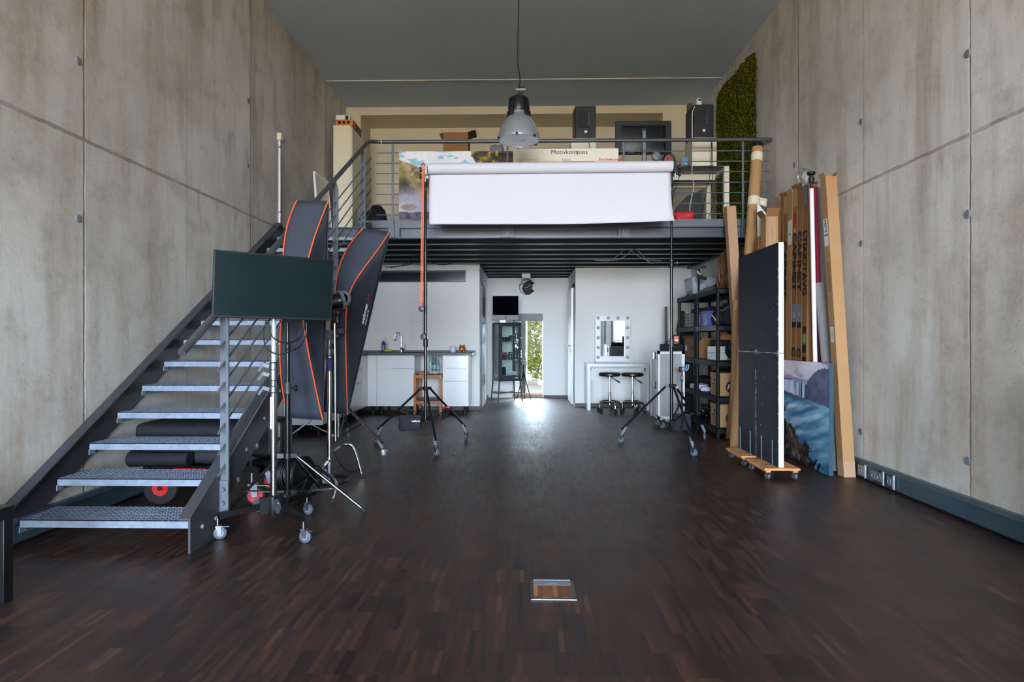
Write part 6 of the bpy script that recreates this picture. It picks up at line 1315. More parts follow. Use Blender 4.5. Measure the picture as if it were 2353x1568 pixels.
t = thing('orange_gadget', 'small orange and black device standing on the flight case beside the stand pole', 'equipment', (at(1554,785,YQ+.30).x, YQ+.32, qz1)); x = at(1554,785,YQ+.3).x; MB().box(x-.05, x+.05, YQ+.29, YQ+.36, qz1, qz1+.21).build('body', BLACK, t, bevel=.01); MB().box(x-.03, x+.02, YQ+.285, YQ+.29, qz1+.09, qz1+.19).build('orange_face', ORANGEC, t, smooth=False); MB().box(x-.03, x+.02, YQ+.282, YQ+.285, qz1+.12, qz1+.15).build('white_stripe', LABELW, t, smooth=False)
px = at(1530.5, 800, 10.0).x; t = thing('black_tube', 'tall black tube standing upright behind the grey flight case', 'tube', (px, 10.0, 0)); MB().tube([(px,10.0,.002),(px,10.0,at(1530,707,10.0).z)], .021, 14).build('tube', BLACKM, t); MB().tube([(px,10.0,at(1530,707,10.0).z),(px,10.0,at(1530,705,10.0).z)], .023, 14).build('cap', BLACK, t)
a, b = at(1537,763,10.2), at(1592,707,10.2); pc = thing('portrait_picture', 'pale framed picture of a dark seated figure leaning behind the shelves', 'picture', ((a.x+b.x)/2, 10.3, 0))
def art_fig(s, t_):
    hd = math.hypot((s-.62)*1.0, (t_-.78)*1.3) < .13; body = abs(s-.60-.10*(1-t_)) < .16+.30*(.7-t_) and t_ < .70
    n = fbm(s*7, t_*7, 77); 
    return lerp((34,34,36), (96,94,92), n*1.4-.35) if hd or body else lerp((222,218,198), (232,228,212), n)
zb_ = .30
MB().box(a.x-.02, b.x+.10, 10.28, 10.30, 0.002, b.z+.02).build('panel', CREAMB, pc, smooth=False); printed('printed_face', pc, (a.x,10.279,a.z), (b.x-a.x,0,0), (0,0,b.z-a.z), 40, 40, art_fig)
t = tag(MB().box(at(1555,790,9.6).x, at(1592,790,9.6).x, 9.55, 9.62, .3, at(1570,762,9.6).z).build('dark_board', BLACK, bevel=.02), 'dark rounded board standing behind the flight case and far shelf', 'board'); t.location.z = 0; 
for v in t.data.vertices:
    if v.co.z < .01: v.co.z = 0
    elif True: v.co.z += .3
# ------------------------------------------------------------------ kitchen
YC = 9.27; kz0, kz1 = .126, at(1000,817,YC).z; wt1 = kz1+.036
kx0, kx1, kx2, kx3, kx4 = at(866,900,YC).x, at(952,900,YC).x, at(1017,900,YC).x, at(1076,900,YC).x, at(1085,812,YC).x
LX = -2.405
def cabinet(name, label, x0, x1, y0, y1, fronts, dark=None, group='white kitchen base units'):
    t = thing(name, label, 'cabinet', ((x0+x1)/2, (y0+y1)/2, 0), group)
    MB().box(x0, x1, y0+.02, y1, kz0, kz1-.001).build('carcass', WHITEP, t, smooth=False)
    for nm, a, b, h0, h1 in fronts:
        f = MB().box(x0+.0015, x1-.0015, y0, y0+.019, kz0+(kz1-kz0)*a+.0015, kz0+(kz1-kz0)*b-.0015).build(nm, WHITEP, t, bevel=.0015)
        w = x1-x0; zt = kz0+(kz1-kz0)*b; MB().box(x0+w*h0, x0+w*h1, y0-.006, y0+.002, zt-.014, zt-.004).build('handle', SILVER, f, bevel=.003)
    for x in (x0+.06, x1-.06):
        for y in (y0+.06, y1-.08): MB().lathe([(.024,0),(.024,.01),(.016,.016),(.016,kz0-.02),(.024,kz0)], (x,y,0), n=14).build('leg', BLACK, t)
    return t
cabinet('sink_cabinet', 'white sink base unit with one wide door left of the wooden trolley', kx0, kx1, YC, YK-.01, (('door',0,.75,.42,.97),('front_panel',.755,1,.0,.001)))
cabinet('drawer_cabinet', 'white three drawer unit at the right end of the worktop', kx2, kx3, YC, YK-.01, (('drawer',0,.50,.1,.9),('drawer',.502,.75,.1,.9),('drawer',.752,1,.1,.9)))
cabinet('corner_cabinet', 'narrow white corner filler unit left of the sink unit', LX, kx0-.002, YC, YK-.01, (('panel',0,1,.0,.001),))
# left run along the wall, fronts face right
lr = thing('side_cabinets', 'white row of kitchen units along the left wall behind the softboxes', 'cabinet', (-2.63, 8.2, 0), 'white kitchen base units'); y0 = 7.22
MB().box(XL+.01, LX-.02, y0, YC-.0, kz0, kz1-.001).build('carcass', WHITEP, lr, smooth=False)
ys = [y0, 7.80, 8.40, 8.98, YC-.002]
for i in range(4):
    sp = ((0,.5),(.502,.75),(.752,1)) if i in (0, 2) else ((0,.75),(.752,1)) if i == 1 else ((0,1),)
    for a, b in sp:
        f = MB().box(LX-.019, LX, ys[i]+.0015, ys[i+1]-.0015, kz0+(kz1-kz0)*a+.0015, kz0+(kz1-kz0)*b-.0015).build('door' if b-a > .6 else 'drawer', WHITEP, lr, bevel=.0015)
        if i < 3: zt = kz0+(kz1-kz0)*b; MB().box(LX-.002, LX+.008, ys[i]+.08, ys[i+1]-.08, zt-.020, zt-.003).build('handle', SILVER, f, bevel=.003)
for y in (y0+.08, 7.80, 8.4, 8.98):
    for x in (XL+.13, LX-.08): MB().lathe([(.024,0),(.024,.01),(.016,.016),(.016,kz0-.02),(.024,kz0)], (x,y,0), n=14).build('leg', BLACK, lr)
wk = thing('worktop', 'dark grey laminate kitchen worktop with low upstand', 'worktop', (-1.7, 9.55, kz1)); mb = MB()
mb.box(XL+.01, kx4-.0, YC-.025, YK-.005, kz1, wt1); mb.box(XL+.01, LX+.02, y0-.01, YC-.024, kz1, wt1); mb.build('slab', WORKTOP, wk, bevel=.003); MB().box(XL+.01, kx4, YK-.022, YK-.003, wt1, wt1+.03).build('upstand', WORKTOP, wk, bevel=.002)
sx0, sx1 = at(905,805,9.5).x, at(975,805,9.5).x; snk = thing('sink', 'dark inset sink in the worktop below the tap', 'sink', ((sx0+sx1)/2, 9.55, wt1)); MB().lathe([(.20,.0015),(.22,.004),(.225,.0012)], ((sx0+sx1)/2+.05, 9.57, wt1), n=32).build('rim', STEELD, snk); MB().lathe([(0,.0020),(.20,.0020)], ((sx0+sx1)/2+.05, 9.57, wt1), n=32).build('basin', BLACK, snk)
# tap
fx = at(922,800,9.76).x; wt1 += .0012; tp = thing('kitchen_tap', 'tall chrome gooseneck tap at the sink', 'tap', (fx, 9.76, wt1)); z0 = wt1; zt = at(918,765,9.76).z
MB().lathe([(.026,0),(.026,.008),(.020,.012),(.020,.07),(.014,.08)], (fx,9.76,z0), n=18).build('base', CHROME, tp); R = .048
MB().tube([(fx,9.76,z0+.07),(fx,9.76,zt-R)]+[Vector((fx-R+R*math.cos(a),9.74,zt-R+R*math.sin(a))) for a in [math.pi*i/12 for i in range(13)]]+[(fx-2*R-.003,9.74,zt-R-.055)], .011, 12).build('spout', CHROME, tp); MB().tube([(fx-2*R-.003,9.74,zt-R-.05),(fx-2*R-.004,9.74,zt-R-.085)], .014, 12).build('nozzle', NICKEL, tp)
MB().tube([(fx,9.76,z0+.05),(fx+.06,9.74,z0+.05)], .016, 12).build('lever_base', CHROME, tp); MB().tube([(fx+.055,9.74,z0+.05),(fx+.075,9.73,z0+.135)], .006, 8).build('lever', CHROME, tp)
# soap, sponge, dish
p = at(881,800,9.70); sb = thing('soap_bottle', 'purple dish soap pump bottle on the worktop corner', 'bottle', (p.x, 9.70, wt1)); MB().lathe([(0,0),(.030,0),(.032,.01),(.032,.12),(.026,.145),(.012,.16),(.012,.17)], (p.x,9.70,wt1+.012), n=18).build('bottle', PURPLE, sb); MB().cbox((p.x+.004,9.667,wt1+.075), .036, .003, .07).build('label', M('pink_violet_label', (176,110,170), .5), sb, smooth=False); mb = MB(); mb.tube([(p.x,9.70,wt1+.18),(p.x,9.70,wt1+.215)], .006, 8); mb.bar((p.x-.005,9.70,wt1+.215),(p.x+.04,9.695,wt1+.218),.016,.012); mb.build('pump', PLASTICW, sb)
MB().lathe([(.011,0),(.011,.02)], (p.x,9.70,wt1+.165), n=12).build('collar', BLACK, sb)
tag(MB().box(p.x-.06, p.x+.16, 9.60, 9.78, wt1+.001, wt1+.011).build('dish_tray', BLACK, bevel=.004), 'flat dark tray under the soap bottle and sponge', 'tray')
q = at(889,803,9.64); tag(MB().cbox((q.x+.02,9.635,wt1+.030), .12, .06, .032, .15).build('sponge', GREEN, bevel=.008), 'lime green sponge beside the purple soap bottle', 'sponge')
p = at(1041,806,9.62); wt1 += .0012; vz = thing('white_vase', 'small rounded white vase near the right end of the worktop', 'vase', (p.x, 9.62, wt1)); MB().lathe([(0,0),(.038,0),(.044,.01),(.050,.05),(.046,.08),(.034,.095),(.026,.092),(.036,.078),(.04,.05),(.036,.012),(0,.008)], (p.x,9.62,wt1), n=24).build('body', PLASTICW, vz)
p = at(1062,806,9.60); wt1 += .0012; pg = thing('piggy_bank', 'round brown glazed piggy bank at the right end of the worktop', 'piggy bank', (p.x, 9.60, wt1)); MB().ball((p.x,9.60,wt1+.062), .052, 22, (1,1.1,.95)).build('body', CERAM, pg)
for sx_ in (-1,1):
    MB().lathe([(.016,0),(.010,.018),(.003,.030),(0,.032)], (p.x+sx_*.026,9.585,wt1+.098), (sx_*.35,-.1,1), 10).build('ear', CERAM, pg)
    for y in (9.57,9.63): MB().lathe([(.014,0),(.014,.02),(.012,.026)], (p.x+sx_*.028,y,wt1), n=12).build('foot', CERAM, pg)
    MB().ball((p.x+sx_*.018,9.546,wt1+.075), .0045, 8).build('eye', INK, pg)
MB().lathe([(.018,0),(.018,.014),(.015,.018),(0,.018)], (p.x,9.552,wt1+.058), (0,-1,0), 16).build('snout', CERAM, pg)
# wooden trolley
tx0, tx1 = at(951,900,9.22).x, at(1015.5,900,9.22).x; ty0, ty1 = 9.20, 9.68; tz1 = at(980,862,ty0).z
tl = thing('wooden_trolley', 'oiled wooden kitchen trolley standing in the gap below the worktop', 'trolley', ((tx0+tx1)/2, 9.45, 0))
for x in (tx0, tx1-.038):
    for y in (ty0, ty1-.038):
        l = MB().box(x, x+.038, y, y+.038, .0 if y == ty0 else .05, tz1+.005).build('leg', OAK, tl, bevel=.002)
        for z in (tz1-.03, .20): MB().lathe([(0,.002),(.007,.002),(.008,0)], (x+.019,y,z), (0,-1,0), 10).build('bolt', NICKEL, l)
        if y != ty0: MB().lathe([(.008,-.012),(.026,-.012),(.026,.012),(.008,.012)], (x+.019,y+.019,.026), (1,0,0), 16).build('wheel', BLACK, l)
for z0_, nm in ((tz1-.052,'top_rail'),(.168,'lower_rail')):
    for b in ((tx0+.038,tx1-.038,ty0+.006,ty0+.024),(tx0+.038,tx1-.038,ty1-.024,ty1-.006)): MB().box(b[0], b[1], b[2], b[3], z0_, z0_+.05).build(nm, OAK, tl, bevel=.002)
    for x in (tx0+.008, tx1-.026): MB().box(x, x+.018, ty0+.038, ty1-.038, z0_, z0_+.05).build('side_rail', OAK, tl, bevel=.002)
MB().box(tx0+.03, tx1-.03, ty0+.03, ty1-.03, .20, .212).build('lower_shelf', STEELD, tl, bevel=.002); MB().box(tx0+.03, tx1-.03, ty0+.03, ty1-.03, tz1-.03, tz1-.012).build('top_board', OAK, tl, bevel=.002)
tag(MB().box(tx0+.05, tx0+.19, 9.36, 9.55, tz1-.011, tz1+.04).build('wooden_tray', OAK, bevel=.004), 'small wooden tray on the kitchen trolley', 'tray'); tag(MB().box(tx0+.04, tx1-.06, 9.28, 9.62, .213, .235).build('folded_cloth', STEELD, bevel=.008), 'dark grey folded cloth on the lower trolley shelf', 'cloth')
PET = glass_mat('bottle_plastic', (.86,.93,.95), 1.4, .08)
for i, (dx, dy, hh) in enumerate(((.235,.14,.30),(.30,.12,.29),(.27,.22,.31),(.335,.20,.27))):
    x, y = tx0+dx, ty0+dy
    bt_ = thing('plastic_bottle', 'empty clear plastic water bottle standing on the wooden trolley', 'bottle', (x,y,tz1-.011), 'empty water bottles on the trolley'); MB().lathe([(0,0),(.030,0),(.033,.01),(.030,.06),(.033,.12),(.030,hh*.6),(.024,hh*.78),(.012,hh*.9),(.012,hh)], (x,y,tz1-.0115), n=18).build('bottle', PET, bt_); MB().lathe([(.0335,hh*.35),(.0335,hh*.55)], (x,y,tz1-.0115), n=18).build('label', M('teal_label', (150,186,190), .5) if 'teal_label' not in bpy.data.materials else bpy.data.materials['teal_label'], bt_); MB().lathe([(.014,hh-.002),(.014,hh+.018),(0,hh+.018)], (x,y,tz1-.0115), n=12).build('cap', SILVER, bt_)
# ------------------------------------------------------------------ entry: glass cabinet, computer, clock
gY = 11.05; G0 = at(1133,900,gY).x; gx0, gx1 = at(1146,850,gY).x, at(1197,850,gY).x; gd = .36; gz0, gz1 = at(1160,876,gY).z, at(1160,742,gY).z
gx0 = at(1146.5,850,gY).x; gx1 = gx0+.435; gd = .38
gc = thing('glass_cabinet', 'dark metal glass display cabinet on splayed legs in the entry recess', 'display cabinet', ((gx0+gx1)/2, gY+gd/2, 0)); f = .03
rot = 0.0; mb = MB()
for x in (gx0, gx1-f):
    for y in (gY, gY+gd-f): mb.box(x, x+f, y, y+f, gz0, gz1)
for z in (gz0, gz1-f):
    mb.box(gx0, gx1, gY, gY+f, z, z+f); mb.box(gx0, gx1, gY+gd-f, gY+gd, z, z+f); mb.box(gx0, gx0+f, gY, gY+gd, z, z+f); mb.box(gx1-f, gx1, gY, gY+gd, z, z+f)
mb.box(gx0, gx1, gY, gY+gd, gz0-.01, gz0+.012); mb.box(gx0, gx1, gY, gY+gd, gz1-.012, gz1+.006); mb.build('frame', GREENCAB, gc, bevel=.004)
dr_ = MB(); fw = .045
for b in ((gx0+.015,gx1-.015,gz0+.02,gz0+.02+fw*1.5),(gx0+.015,gx1-.015,gz1-.02-fw,gz1-.02),(gx0+.015,gx0+.015+fw,gz0+.02,gz1-.02),(gx1-.015-fw,gx1-.015,gz0+.02,gz1-.02)): dr_.box(b[0], b[1], gY-.014, gY-.001, b[2], b[3])
dd_ = dr_.build('door', GREENCAB, gc, bevel=.003); MB().box(gx0+.05, gx1-.05, gY-.009, gY-.006, gz0+.08, gz1-.06).build('door_pane', CABGLASS, dd_, smooth=False)
kx_ = gx0+.04; kk = MB(); kk.lathe([(.010,0),(.012,.012),(0,.016)], (kx_,gY-.014,at(1150,813,gY).z), (0,-1,0), 12); kk.box(kx_-.006, kx_+.006, gY-.022, gY-.018, at(1150,820,gY).z, at(1150,813,gY).z); kk.build('key', NICKEL, dd_)
for nm, b in (('side_pane',(gx0+.012,gx0+.016,gY+f,gY+gd-f,gz0+f,gz1-f)),('side_pane',(gx1-.016,gx1-.012,gY+f,gY+gd-f,gz0+f,gz1-f))): MB().box(*b).build(nm, CABGLASS, gc, smooth=False)
MB().box(gx0+f, gx1-f, gY+gd-.016, gY+gd-.012, gz0+f, gz1-f).build('rear_pane', CABGLASS, gc, smooth=False)
shz = [at(1160,v,gY).z for v in (786,828,864)]
for z in shz: MB().box(gx0+.02, gx1-.02, gY+.02, gY+gd-.03, z-.006, z).build('glass_shelf', CABGLASS, gc, smooth=False)
for sx_, x in ((-1,gx0+.015),(1,gx1-.015)):
    for y, sy_ in ((gY+.015,-1),(gY+gd-.015,1)): MB().tube([(x,y,gz0),(x+sx_*.035,y+sy_*.015,.005)], [.016,.011], 10).build('leg', GREENCAB, gc)
mb = MB(); zc_ = at(1160,905,gY).z; mb.bar((gx0-.012,gY+.005,zc_),(gx1+.012,gY+gd-.005,zc_+.0),.02,.02); mb.bar((gx1+.012,gY+.005,zc_+.003),(gx0-.012,gY+gd-.005,zc_+.003),.02,.016); mb.bar((gx0-.014,gY,zc_),(gx0-.014,gY+gd,zc_),.016,.02); mb.build('cross_brace', GREENCAB, gc)
lettering('Nikon', .024, (gx1-.13, gY-.0145, gz0+.045), (1,0,0), (0,0,1), gc, WHITEI, bold=.001, shear=.15)
# things on the glass shelves
shz = [q+.0015 for q in shz]
z = shz[0]; gm = .05
for k, (fx_, hh, rr_) in enumerate(((.20,.10,.026),(.34,.085,.030),(.48,.09,.028),(.62,.12,.030),(.80,.15,.036))):
    x = gx0+(gx1-gx0)*fx_; t = thing('camera_lens', ('leftmost','second','third','fourth','tallest rightmost')[k]+' black camera lens on the top glass shelf', 'lens', (x,gY+.13,z), 'lenses on the top glass shelf'); MB().lathe([(0,0),(rr_*.9,0),(rr_,hh*.15),(rr_*.85,hh*.4),(rr_,hh*.55),(rr_,hh),(rr_*.7,hh-.004),(0,hh-.01)], (x,gY+.13,z), n=18).build('barrel', BLACK, t); MB().lathe([(rr_*1.01,hh*.2),(rr_*1.01,hh*.24)], (x,gY+.13,z), n=18).build('metal_ring', NICKEL, t)
lump('camera_pouch', BAGM, 'rounded black camera pouch at the left of the top glass shelf', 'pouch', (gx0+.085,gY+.24,z), .085, .085, .14, 71)
z = shz[1]; x = gx0+(gx1-gx0)*.32; t = thing('leather_case', 'maroon leather camera case on the middle glass shelf', 'case', (x,gY+.12,z)); MB().box(x-.045,x+.045,gY+.08,gY+.16,z,z+.135).build('case_body', M('maroon_leather', (92,40,36), .5), t, bevel=.01); MB().tube(spline([(x+.046,gY+.12,z+.10),(x+.075,gY+.11,z+.06),(x+.046,gY+.12,z+.01)],5), .005, 6).build('strap', BLACK, t); lettering('Yashica', .016, (x-.03,gY+.0795,z+.10), (1,0,0), (0,0,1), t, WHITEI)
x = gx0+(gx1-gx0)*.62; t = thing('twin_lens_camera', 'old black and silver twin lens camera on the middle glass shelf', 'camera', (x,gY+.12,z)); MB().box(x-.04,x+.04,gY+.08,gY+.16,z,z+.13).build('body', BLACK, t, bevel=.005); MB().box(x-.028,x+.028,gY+.075,gY+.08,z+.01,z+.12).build('front_plate', SILVER, t, bevel=.002); MB().box(x-.038,x+.03,gY+.085,gY+.15,z+.13,z+.145).build('hood', NICKEL, t)
for dz in (.035,.088): MB().lathe([(.023,0),(.023,.012),(.015,.012),(.012,.004),(0,.004)], (x,gY+.075,z+dz), (0,-1,0), 18).build('lens', BLACK, t)
MB().lathe([(.012,0),(.012,.012),(0,.012)], (x+.04,gY+.12,z+.05), (1,0,0), 12).build('wind_knob', NICKEL, t)
cable('thin dark cable loop on the left of the middle glass shelf', [(gx0+.075+.028*math.cos(a),gY+.22+.04*math.sin(a),z+.020+.012*math.sin(a)) for a in [2*math.pi*i/12 for i in range(12)]], .003, CABLEB)
z = shz[2]; t = tag(MB().box(gx0+.06,gx1-.06,gY+.08,gY+.28,z,z+.06).build('storage_tray', FROST, bevel=.006), 'translucent storage tray on the lowest glass shelf', 'tray'); lump('dark_pouch', BAGM, 'dark round pouch standing in front of the tray on the lowest glass shelf', 'pouch', (gx0+.11,gY+.05,z), .08, .05, .15, 72)
tag(MB().box(gx0+.065,gx1-.06,gY+.06,gY+.28,gz0+.014,gz0+.055).build('black_box', BLACK, bevel=.004), 'flat black box on the cabinet floor behind the lettering', 'box'); tag(MB().box(gx0+.034,gx0+.056,gY+.16,gY+.26,gz0+.014,gz0+.080).build('brown_book', M('brown_cover', (92,60,52), .6)), 'upright brown book at the left of the cabinet floor', 'book')
# turn the cabinet with what stands in it
piv = Vector((gx0, gY, 0)); th_ = math.radians(22); R2 = Matrix.Rotation(th_, 3, 'Z')
for o in [o for o in COL.objects if o.parent is None and o.get('category') and (o is gc or (gx0-.02 < o.location.x < gx1+.02 and gY-.02 < o.location.y < gY+gd+.02 and o.location.z > gz0))]:
    o.location = piv+R2@(o.location-piv); o.rotation_euler.z += th_
# computer on the cabinet
ca_, cb_ = at(1131,737,11.25), at(1191.5,680,11.25); cY = 11.25; im = thing('desktop_computer', 'silver all in one computer with black screen on the glass cabinet', 'computer', ((ca_.x+cb_.x)/2, cY, gz1+.006))
MB().box(ca_.x, cb_.x, cY, cY+.035, at(1160,736,cY).z, cb_.z).build('housing', GREYP, im, bevel=.008); MB().box(ca_.x+.012, cb_.x-.006, cY-.003, cY+.001, at(1160,724.5,cY).z, cb_.z-.008).build('screen', SCREENB, im, smooth=False); xm = (ca_.x+cb_.x)/2
mb = MB(); mb.ball((xm+.006,cY-.001,at(1160,731,cY).z), .013, 14, (1,.15,1.05)); mb.ball((xm+.012,cY-.001,at(1160,731,cY).z+.018), .005, 8, (.6,.2,1)); mb.build('front_mark', INK, im)
MB().hexa([(xm-.10,cY-.05,gz1+.0065),(xm+.0,cY-.05,gz1+.0065),(xm+.0,cY+.12,gz1+.0065),(xm-.10,cY+.12,gz1+.0065)], [(xm-.10,cY-.05,gz1+.013),(xm+.0,cY-.05,gz1+.013),(xm+.0,cY+.12,gz1+.013),(xm-.10,cY+.12,gz1+.013)]).build('stand_foot', ALU, im); MB().box(xm-.10, xm+.0, cY+.035, cY+.05, gz1+.012, at(1160,720,cY).z).build('stand_neck', ALU, im)
tag(MB().box(at(1182,735,11.2).x, at(1190,735,11.2).x+.01, 11.15, 11.24, gz1+.007, gz1+.045).build('black_gadget', BLACK, bevel=.004), 'small black device on the cabinet beside the computer foot', 'device')
# clock
ck = at(1211,660,YE-.02); R = 17.5*YE/FPX; cl = thing('wall_clock', 'black cut disc wall clock with ring and motif above the narrow window', 'clock', (ck.x, YE-.02, ck.z-R)); cY = YE-.022
MB().tube([Vector((ck.x+R*math.cos(a),cY,ck.z+R*math.sin(a))) for a in [math.radians(62+i*(238/40)) for i in range(41)]], .0055, 6).build('ring', INK, cl)
def disc(pts, nm, m, dy=0): return MB().prism([Vector((ck.x+R*x, cY-.006+dy, ck.z+R*z)) for x, z in pts], (0,.008,0)).build(nm, m, cl, smooth=False)
disc([(-.42,.52),(.18,.82),(.50,.92),(.72,.70),(.98,.62),(.88,.40),(.70,.30),(.74,.02),(.62,-.22),(.80,-.38),(1.0,-.42),(.72,-.72),(.35,-.94),(-.10,-.99),(-.30,-.80),(-.62,-.10)], 'face_disc', INK); disc([(-.62,-.10),(-.30,-.80),(-.38,-.82),(-.72,-.12)], 'edge_bar', INK); disc([(-.98,.25),(-.5,.62),(-.45,.55),(-.95,.17)], 'spoke', INK)
mb = MB()
for k in range(12): a = k*math.pi/6; d = Vector((math.cos(a),0,math.sin(a))); c0_ = Vector((ck.x+R*.12, cY-.0075, ck.z-R*.02)); mb.bar(c0_+d*R*.36, c0_+d*R*.46, .004, .002, (0,1,0))
mb.build('hour_marks', WHITEI, cl, smooth=False); c0_ = Vector((ck.x+R*.12, cY-.010, ck.z-R*.02))
MB().bar(c0_, c0_+Vector((-.30*R,0,-.02*R)), .008, .002, (0,1,0)).build('hour_hand', WHITEI, cl, smooth=False); MB().bar(c0_, c0_+Vector((.30*R,0,.32*R)), .006, .002, (0,1,0)).build('minute_hand', WHITEI, cl, smooth=False)
# card strip below the window, small tripod
tag(MB().box(wx0-.02, wx1-.005, YE-.05, YE-.012, .002, wz0+.005).build('flat_carton', CARD3, bevel=.003), 'long flat pale carton lying below the narrow back window', 'box')
tq = at(1203,860,11.6); tpd = thing('camera_tripod', 'small black camera tripod in front of the narrow back window', 'tripod', (tq.x, 11.6, 0)); tz = at(1203,856,11.6).z
for dx, dy in ((-.13,.02),(.14,-.02),(.02,.2)): MB().tube([(tq.x,11.6,tz),(tq.x+dx,11.6+dy,.003)], [.012,.007], 8).build('leg', BLACKM, tpd)
MB().tube([(tq.x,11.6,tz-.1),(tq.x,11.6,tz+.13)], .011, 8).build('column', BLACKM, tpd); MB().cbox((tq.x+.01,11.6,tz+.17), .10, .07, .075).build('camera_head', BLACK, tpd, bevel=.008); MB().bar((tq.x-.08,11.6,tz+.225),(tq.x+.06,11.58,tz+.205),.02,.02).build('pan_handle', M('pink_grip', (190,120,120), .6), tpd)
# ------------------------------------------------------------------ vanity desk, lit mirror, stools
vY = 9.88; vx0, vx1 = at(1350,900,vY).x, 2.02; vz = at(1400,836,vY).z; vd = thing('vanity_desk', 'white panel leg dressing desk against the vanity wall', 'desk', ((vx0+vx1)/2, vY+.24, 0))
MB().box(vx0, vx1, vY, YM-.03, vz-.050, vz).build('table_top', WHITEP, vd, bevel=.002); MB().box(vx0, vx0+.05, vY, YM-.005, 0, vz-.051).build('side_panel', WHITEP, vd, bevel=.002); MB().box(vx1-.05, vx1, vY, YM-.005, 0, vz-.051).build('side_panel', WHITEP, vd, bevel=.002); MB().box(vx0+.05, vx1-.05, YM-.05, YM-.03, vz-.30, vz-.051).build('rear_panel', WHITEP, vd, smooth=False)
MB().box(vx0-.0, vx1, vY+.002, YM-.031, vz+.001, vz+.007).build('glass_top', CABGLASS, vd, smooth=False)
for x in (vx0+.058, vx1-.065): MB().box(x-.006, x+.008, vY+.06, vY+.10, vz-.13, vz-.07).build('bracket', BLACK, vd)
mY = 10.27; ma, mb_ = at(1368,833,mY), at(1448,726,mY); mr_ = thing('lit_mirror', 'white framed makeup mirror with round bulbs standing on the vanity desk', 'mirror', ((ma.x+mb_.x)/2, mY, vz+.007)); mz0, mz1 = vz+.007, mb_.z
ix0, ix1, iz0, iz1 = at(1380,800,mY).x, at(1435,800,mY).x, at(1400,819,mY).z, at(1400,738,mY).z
fr = MB()
for b in ((ma.x,ix0,mz0,mz1),(ix1,mb_.x,mz0,mz1),(ix0,ix1,mz0,iz0),(ix0,ix1,iz1,mz1)): fr.box(b[0], b[1], mY, mY+.05, b[2], b[3])
fr.build('frame', WHITEP, mr_, smooth=False); MB().box(ix0, ix1, mY+.012, mY+.016, iz0, iz1).build('mirror_glass', MIRROR, mr_, smooth=False); MB().box(ma.x, mb_.x, mY-.05, mY+.05, mz0+.001, mz0+.02).build('base', WHITEP, mr_, bevel=.003)
BULB = screen_mat('unlit_bulb', (196,198,200), .15)
us = [(1374.5,v) for v in (731,753.5,776.5,799,821.5)]+[(1442.5,v) for v in (731,753.5,776.5,799,821.5)]+[(1397.5,731),(1420,731)]
for u, v in us:
    p = at(u, v, mY); b = MB().ball((p.x, mY-.018, p.z), .021, 14).build('bulb', BULB, mr_); MB().lathe([(.027,0),(.027,.006),(.018,.012)], (p.x, mY, p.z), (0,-1,0), 16).build('bulb_ring', GREYP, b)
o1 = tag(MB().cbox((at(1450,733,YM-.01).x, YM-.012, at(1450,733,YM).z), .05, .022, .07).build('wall_switch', PLASTICW, bevel=.004), 'white plug socket on the wall beside the lit mirror', 'outlet')
cable('thin white cable running down the wall from the mirror socket', [at(u, v, YM-.012) for u, v in ((1450,738),(1449,770),(1451,785),(1457,815),(1458,834),(1459,860),(1462,875),(1455,890),(1447,880),(1443,868),(1446,840))], .0035, CABLEW)
def stool(x, y, z, label, ang, a2):
    t = thing('rolling_stool', label, 'stool', (0,0,0), 'black rolling stools', world=False)
    MB().lathe([(0,z-.005),(.10,z-.004),(.155,z-.008),(.172,z-.024),(.174,z-.045),(.160,z-.062),(.10,z-.066),(0,z-.066)], n=36).build('seat', LEATHER, t)
    c = MB(); c.lathe([(.05,z-.085),(.05,z-.066)], n=16); c.lathe([(.014,.30),(.014,z-.08)], n=14); c.build('gas_column', CHROME, t); MB().lathe([(.024,.11),(.024,.29),(.018,.31)], n=16).build('lower_column', CHROME, t)
    MB().tube([(.155*math.cos(a),.155*math.sin(a),.165) for a in [2*math.pi*i/32 for i in range(32)]], .011, 8, closed=True).build('foot_ring', CHROME, t)
    L = MB(); d = Vector((math.cos(a2),math.sin(a2),0)); L.tube([d*.03+Vector((0,0,z-.085)), d*.16+Vector((0,0,z-.16))], .006, 8); l = L.build('lever', CHROME, t); MB().tube([d*.10+Vector((0,0,z-.125)), d*.165+Vector((0,0,z-.163))], .012, 8).build('grip', BLACK, l)
    for k in range(5):
        a = ang+k*2*math.pi/5; d = Vector((math.cos(a),math.sin(a),0))
        MB().tube(spline([d*.02+Vector((0,0,.14)), d*.13+Vector((0,0,.15)), d*.175+Vector((0,0,.125)), d*.182+Vector((0,0,.06))], 5), .011, 8).build('leg', CHROME, t)
        n = Vector((-d.y,d.x,0)); c = d*.195; cs_ = MB(); cs_.ball(Vector((c.x,c.y,.046)), .022, 10); cs_ = cs_.build('caster', RUBBER, t)
        for q in (-1,1): MB().lathe([(.006,-.008),(.024,-.009),(.026,-.003),(.026,.006),(.020,.010)], Vector((c.x,c.y,.027))+n*q*.016, n*q, 16).build('wheel', RUBBER, cs_)
    t.location = (x, y, 0); return t
s0 = at(1401,945,9.68); zs_ = at(1401,856,9.62).z
st = stool(s0.x, 9.68, zs_, 'left one of the two black round rolling stools at the vanity desk', -math.pi/2+.35, -.4)
s1_ = at(1453,945,9.64).x; dup(st, (s1_, 9.64, 0), -.28, 'right black rolling stool with its lever sticking out to the right')
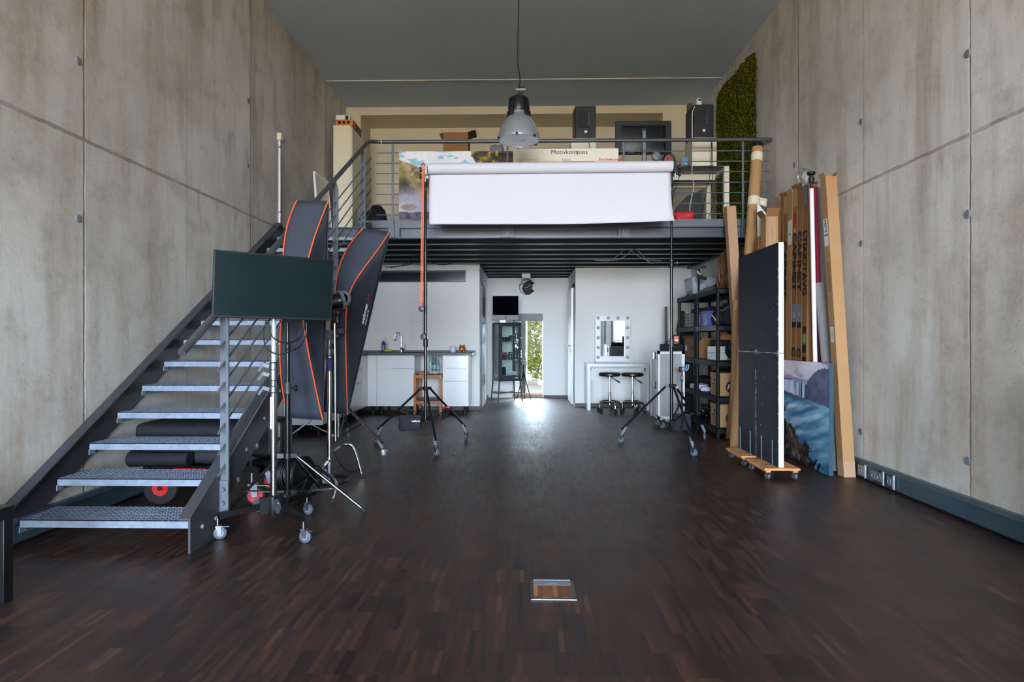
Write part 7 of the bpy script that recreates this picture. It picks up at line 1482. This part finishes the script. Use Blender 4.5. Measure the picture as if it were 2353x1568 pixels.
# ------------------------------------------------------------------ floor box
fb0, fb1 = fl(1220,1378,.004), fl(1325,1378,.004); fyb = fl(1221,1331,.004).y; fbx = thing('floor_box', 'square steel framed floor box with wooden lid set in the parquet', 'floor outlet', ((fb0.x+fb1.x)/2, (fb0.y+fyb)/2, 0)); x0, x1, y0, y1 = fb0.x, fb1.x, fb0.y, fyb; w = .013
mb = MB()
for b in ((x0,x1,y0,y0+w),(x0,x1,y1-w,y1),(x0,x0+w,y0,y1),(x1-w,x1,y0,y1)): mb.box(b[0], b[1], b[2], b[3], -.0, .005)
mb.build('frame', NICKEL, fbx, smooth=False, bevel=.001); yl = y0+(y1-y0)*.70
MB().box(x0+w, x1-w, y0+w, yl, .0002, .0022).build('wooden_lid', PARQ2, fbx, smooth=False); MB().box(x0+w, x1-w, yl, y1-w, .0002, .0030).build('cable_flap', GREYP, fbx, smooth=False)
xm = (x0+x1)/2; MB().box(xm-.03, xm+.03, yl+.012, yl+.022, .003, .0042).build('pull_handle', SOCK, fbx, smooth=False); MB().lathe([(.010,0),(.010,.0016),(0,.0016)], (xm,yl+.024,.003), n=14).build('finger_hole', SOCK, fbx)

# ------------------------------------------------------------------ beside the camera, seen in the lit mirror
bk = thing('black_cloth', 'black cloth on a stand near the front window, seen only in the lit mirror', 'cloth', (2.62, -.9, 0))
MB().grid(lambda a, b: Vector((2.66+.05*math.sin(a*26)*(1-b*.6), -2.3+2.6*a, .04+2.3*b)), 80, 6).build('drape', NYLON, bk, solid=.004); MB().tube([(2.66,-2.35,2.36),(2.66,.35,2.36)], .015, 10).build('cross_bar', NICKEL, bk)
for y in (-2.32, .32): MB().tube([(2.70,y,.0),(2.70,y,2.4)], .016, 10).build('pole', NICKEL, bk)
tag(MB().box(2.60, 2.80, .50, .56, .003, 2.0).build('white_board', FOAMW, bevel=.004), 'white foam board by the front window, seen only in the lit mirror', 'board')
eq = thing('equipment_case', 'dark equipment case against the right wall, seen only in the lit mirror', 'case', (2.6, 2.2, 0)); MB().box(2.46, 2.75, 1.85, 2.65, .003, .98).build('body', BLACK, eq, bevel=.01); MB().box(2.455, 2.461, 1.95, 2.30, .55, .60).build('handle', NICKEL, eq)
